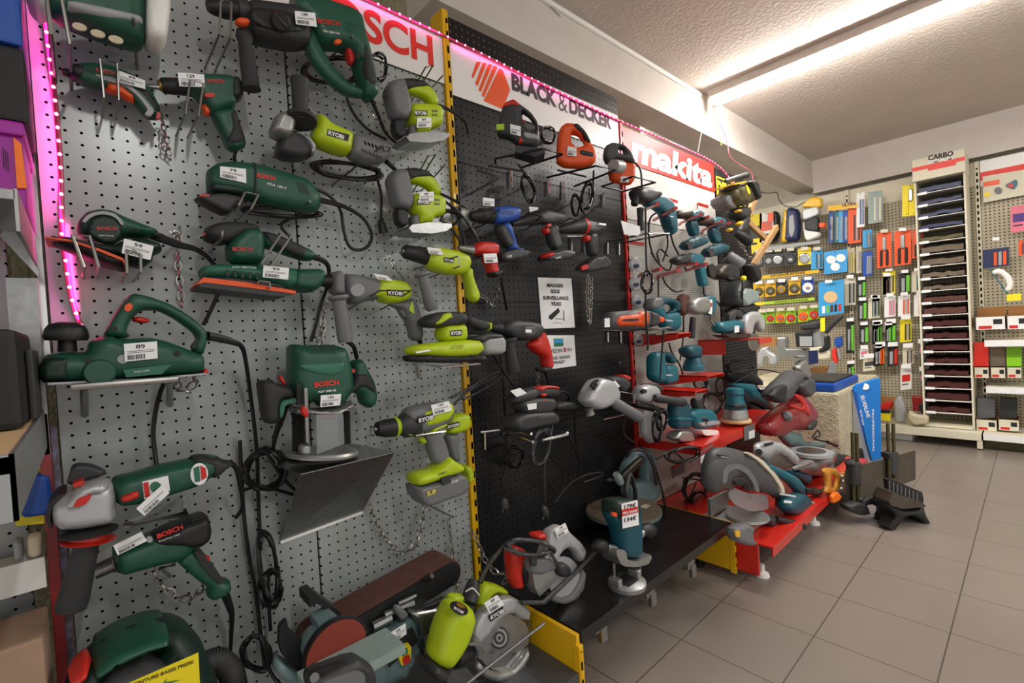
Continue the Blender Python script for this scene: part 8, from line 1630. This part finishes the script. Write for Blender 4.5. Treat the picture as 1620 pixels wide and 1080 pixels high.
# right edge goods
zoom(1380, 220, 6.75)
t = thing('info_panel', 'cream panel with disc cutter picture and orange labels at the right edge', 'sign'); card('panel', 'cream', [(1180, 400), (1660, 320), (1665, 590), (1185, 680)], t, pl=BP(5.26), th=.005); card('orange_label', 'orange', [(1185, 460), (1360, 430), (1360, 480), (1185, 510)], t, pl=BP(5.252)); S('disc', 'grey', ell(1345, 550, 42, 38), pl=BP(5.25), tf=.004, R=.003, par=t); S('yellow_dot', 'sunyellow', ell(1225, 590, 35, 26), pl=BP(5.25), tf=.002, R=.001, par=t); S('cutter', 'teal', [(1420, 490), (1540, 425), (1555, 480), (1515, 540), (1440, 510)], pl=BP(5.25), tf=.006, R=.004, par=t); S('cutter_red', 'red', [(1440, 490), (1500, 465), (1510, 530), (1450, 505)], pl=BP(5.243), tf=.003, R=.002, par=t)
pack(1480, 720, 1660, 1000, 'pink', 'print', 'pink and purple card at the right edge below the cutter panel', pm='purple', X=5.2)
zoom(*T_)
pack(1180, 240, 1460, 440, 'navy', 'bars', 'dark pack with orange printing and a white blade at the right edge', pm='orange', X=5.15, tag=(0, -120))
pack(1560, 140, 1660, 300, 'orange', 'bars', 'orange card cut off by the right edge of the picture', pm='navy', X=5.15)
t = thing('tile_cutter_blade', 'white crescent handled scraper with teal blade leaning at the right edge', 'hand tool'); S('handle', 'white', [(1270, 470), (1330, 435), (1400, 445), (1480, 510), (1510, 590), (1490, 660), (1440, 690), (1410, 660), (1440, 620), (1420, 550), (1360, 495), (1290, 500)], pl=BP(5.05), tf=.02, R=.018, par=t); S('blade', 'teal', [(1230, 420), (1245, 425), (1465, 715), (1445, 720)], pl=BP(5.05), tf=.004, R=.003, par=t, sm=0)
tagp(S('yellow_block', 'sunyellow', [(1435, 715), (1590, 700), (1590, 775), (1440, 785)], pl=BP(5.0), tf=.03, R=.004, sm=0), 'small yellow and black block in front of the crescent scraper', 'packaging')
def obox_(x0, y0, x1, y1, cm, fm, lab, X=5.02, dep=.22, open_=True, pmat='red'):
    """open carton: four walls, printed front"""
    t = thing('carton', lab, 'box'); a = BP(X); (u0, v0), (u1, v1) = a.uv(x0, y0), a.uv(x1, y1); ya, yb2 = -u0, -u1; zt, zb = v0, v1
    MB().box((X, ya, zb), (X+.003, yb2, zt)).build('front_panel', fm, t)
    hb = zt + (.07 if open_ else 0)
    MB().box((X, ya-.002, zb), (X+dep, ya, zt+.01)).box((X, yb2, zb), (X+dep, yb2+.002, zt+.01)).build('side_panels', cm, t); MB().box((X+dep, ya, zb), (X+dep+.002, yb2, hb)).build('back_panel', cm, t)
    MB().box((X-.001, ya+(yb2-ya)*.1, zb+.006), (X, ya+(yb2-ya)*.55, zb+(zt-zb)*.3)).build('red_print', pmat, t); MB().box((X-.001, ya+(yb2-ya)*.6, zb+(zt-zb)*.4), (X, ya+(yb2-ya)*.9, zb+(zt-zb)*.8)).build('picture', 'ink', t)
    return t
zoom(*U_)
obox_(800, 10, 1035, 100, 'cardboard', 'white', 'open white carton with red printing, left one on the upper white shelf'); obox_(1045, 0, 1200, 98, 'cardboard', 'white', 'open white carton with red printing, right one on the upper white shelf')
for i, (x, m_, c_) in enumerate(((790, 'signred', 'red'), (918, 'cork', 'brown'), (1045, 'limebag', 'lime green'))):
    obox_(x, 398, x+118, 480, m_, 'cream', 'small cream carton with the %s refill box above it on the lower white shelf' % c_, open_=False, dep=.15)
    tagp(S('refill_box', m_, [(x, 205), (x+115, 200), (x+115, 385), (x, 385)], pl=BP(5.1), tf=.03, tb=.03, R=.003, sm=0), '%s refill box standing behind the small cartons on the lower white shelf' % c_, 'box')
for i, x in enumerate((805, 978)):
    obox_(x, 800, x+165, 895, 'cardboard', 'cream', 'large cream carton on the right base shelf, ' + ('left one beside the rack' if i == 0 else 'right one at the picture edge'), open_=False, dep=.2)
    tagp(S('goods_stack', 'darkgrey' if i else 'grey', [(x+15, 630), (x+150, 640), (x+150, 780), (x+15, 790)], pl=BP(5.15), tf=.04, tb=.04, R=.004, sm=0), 'stack of grey boxed goods in the %s open carton on the right base shelf' % ('right' if i else 'left'), 'goods')

# ---------------------------------------------------------------- every thing's origin to its base
for o_ in THINGS: finish(o_)
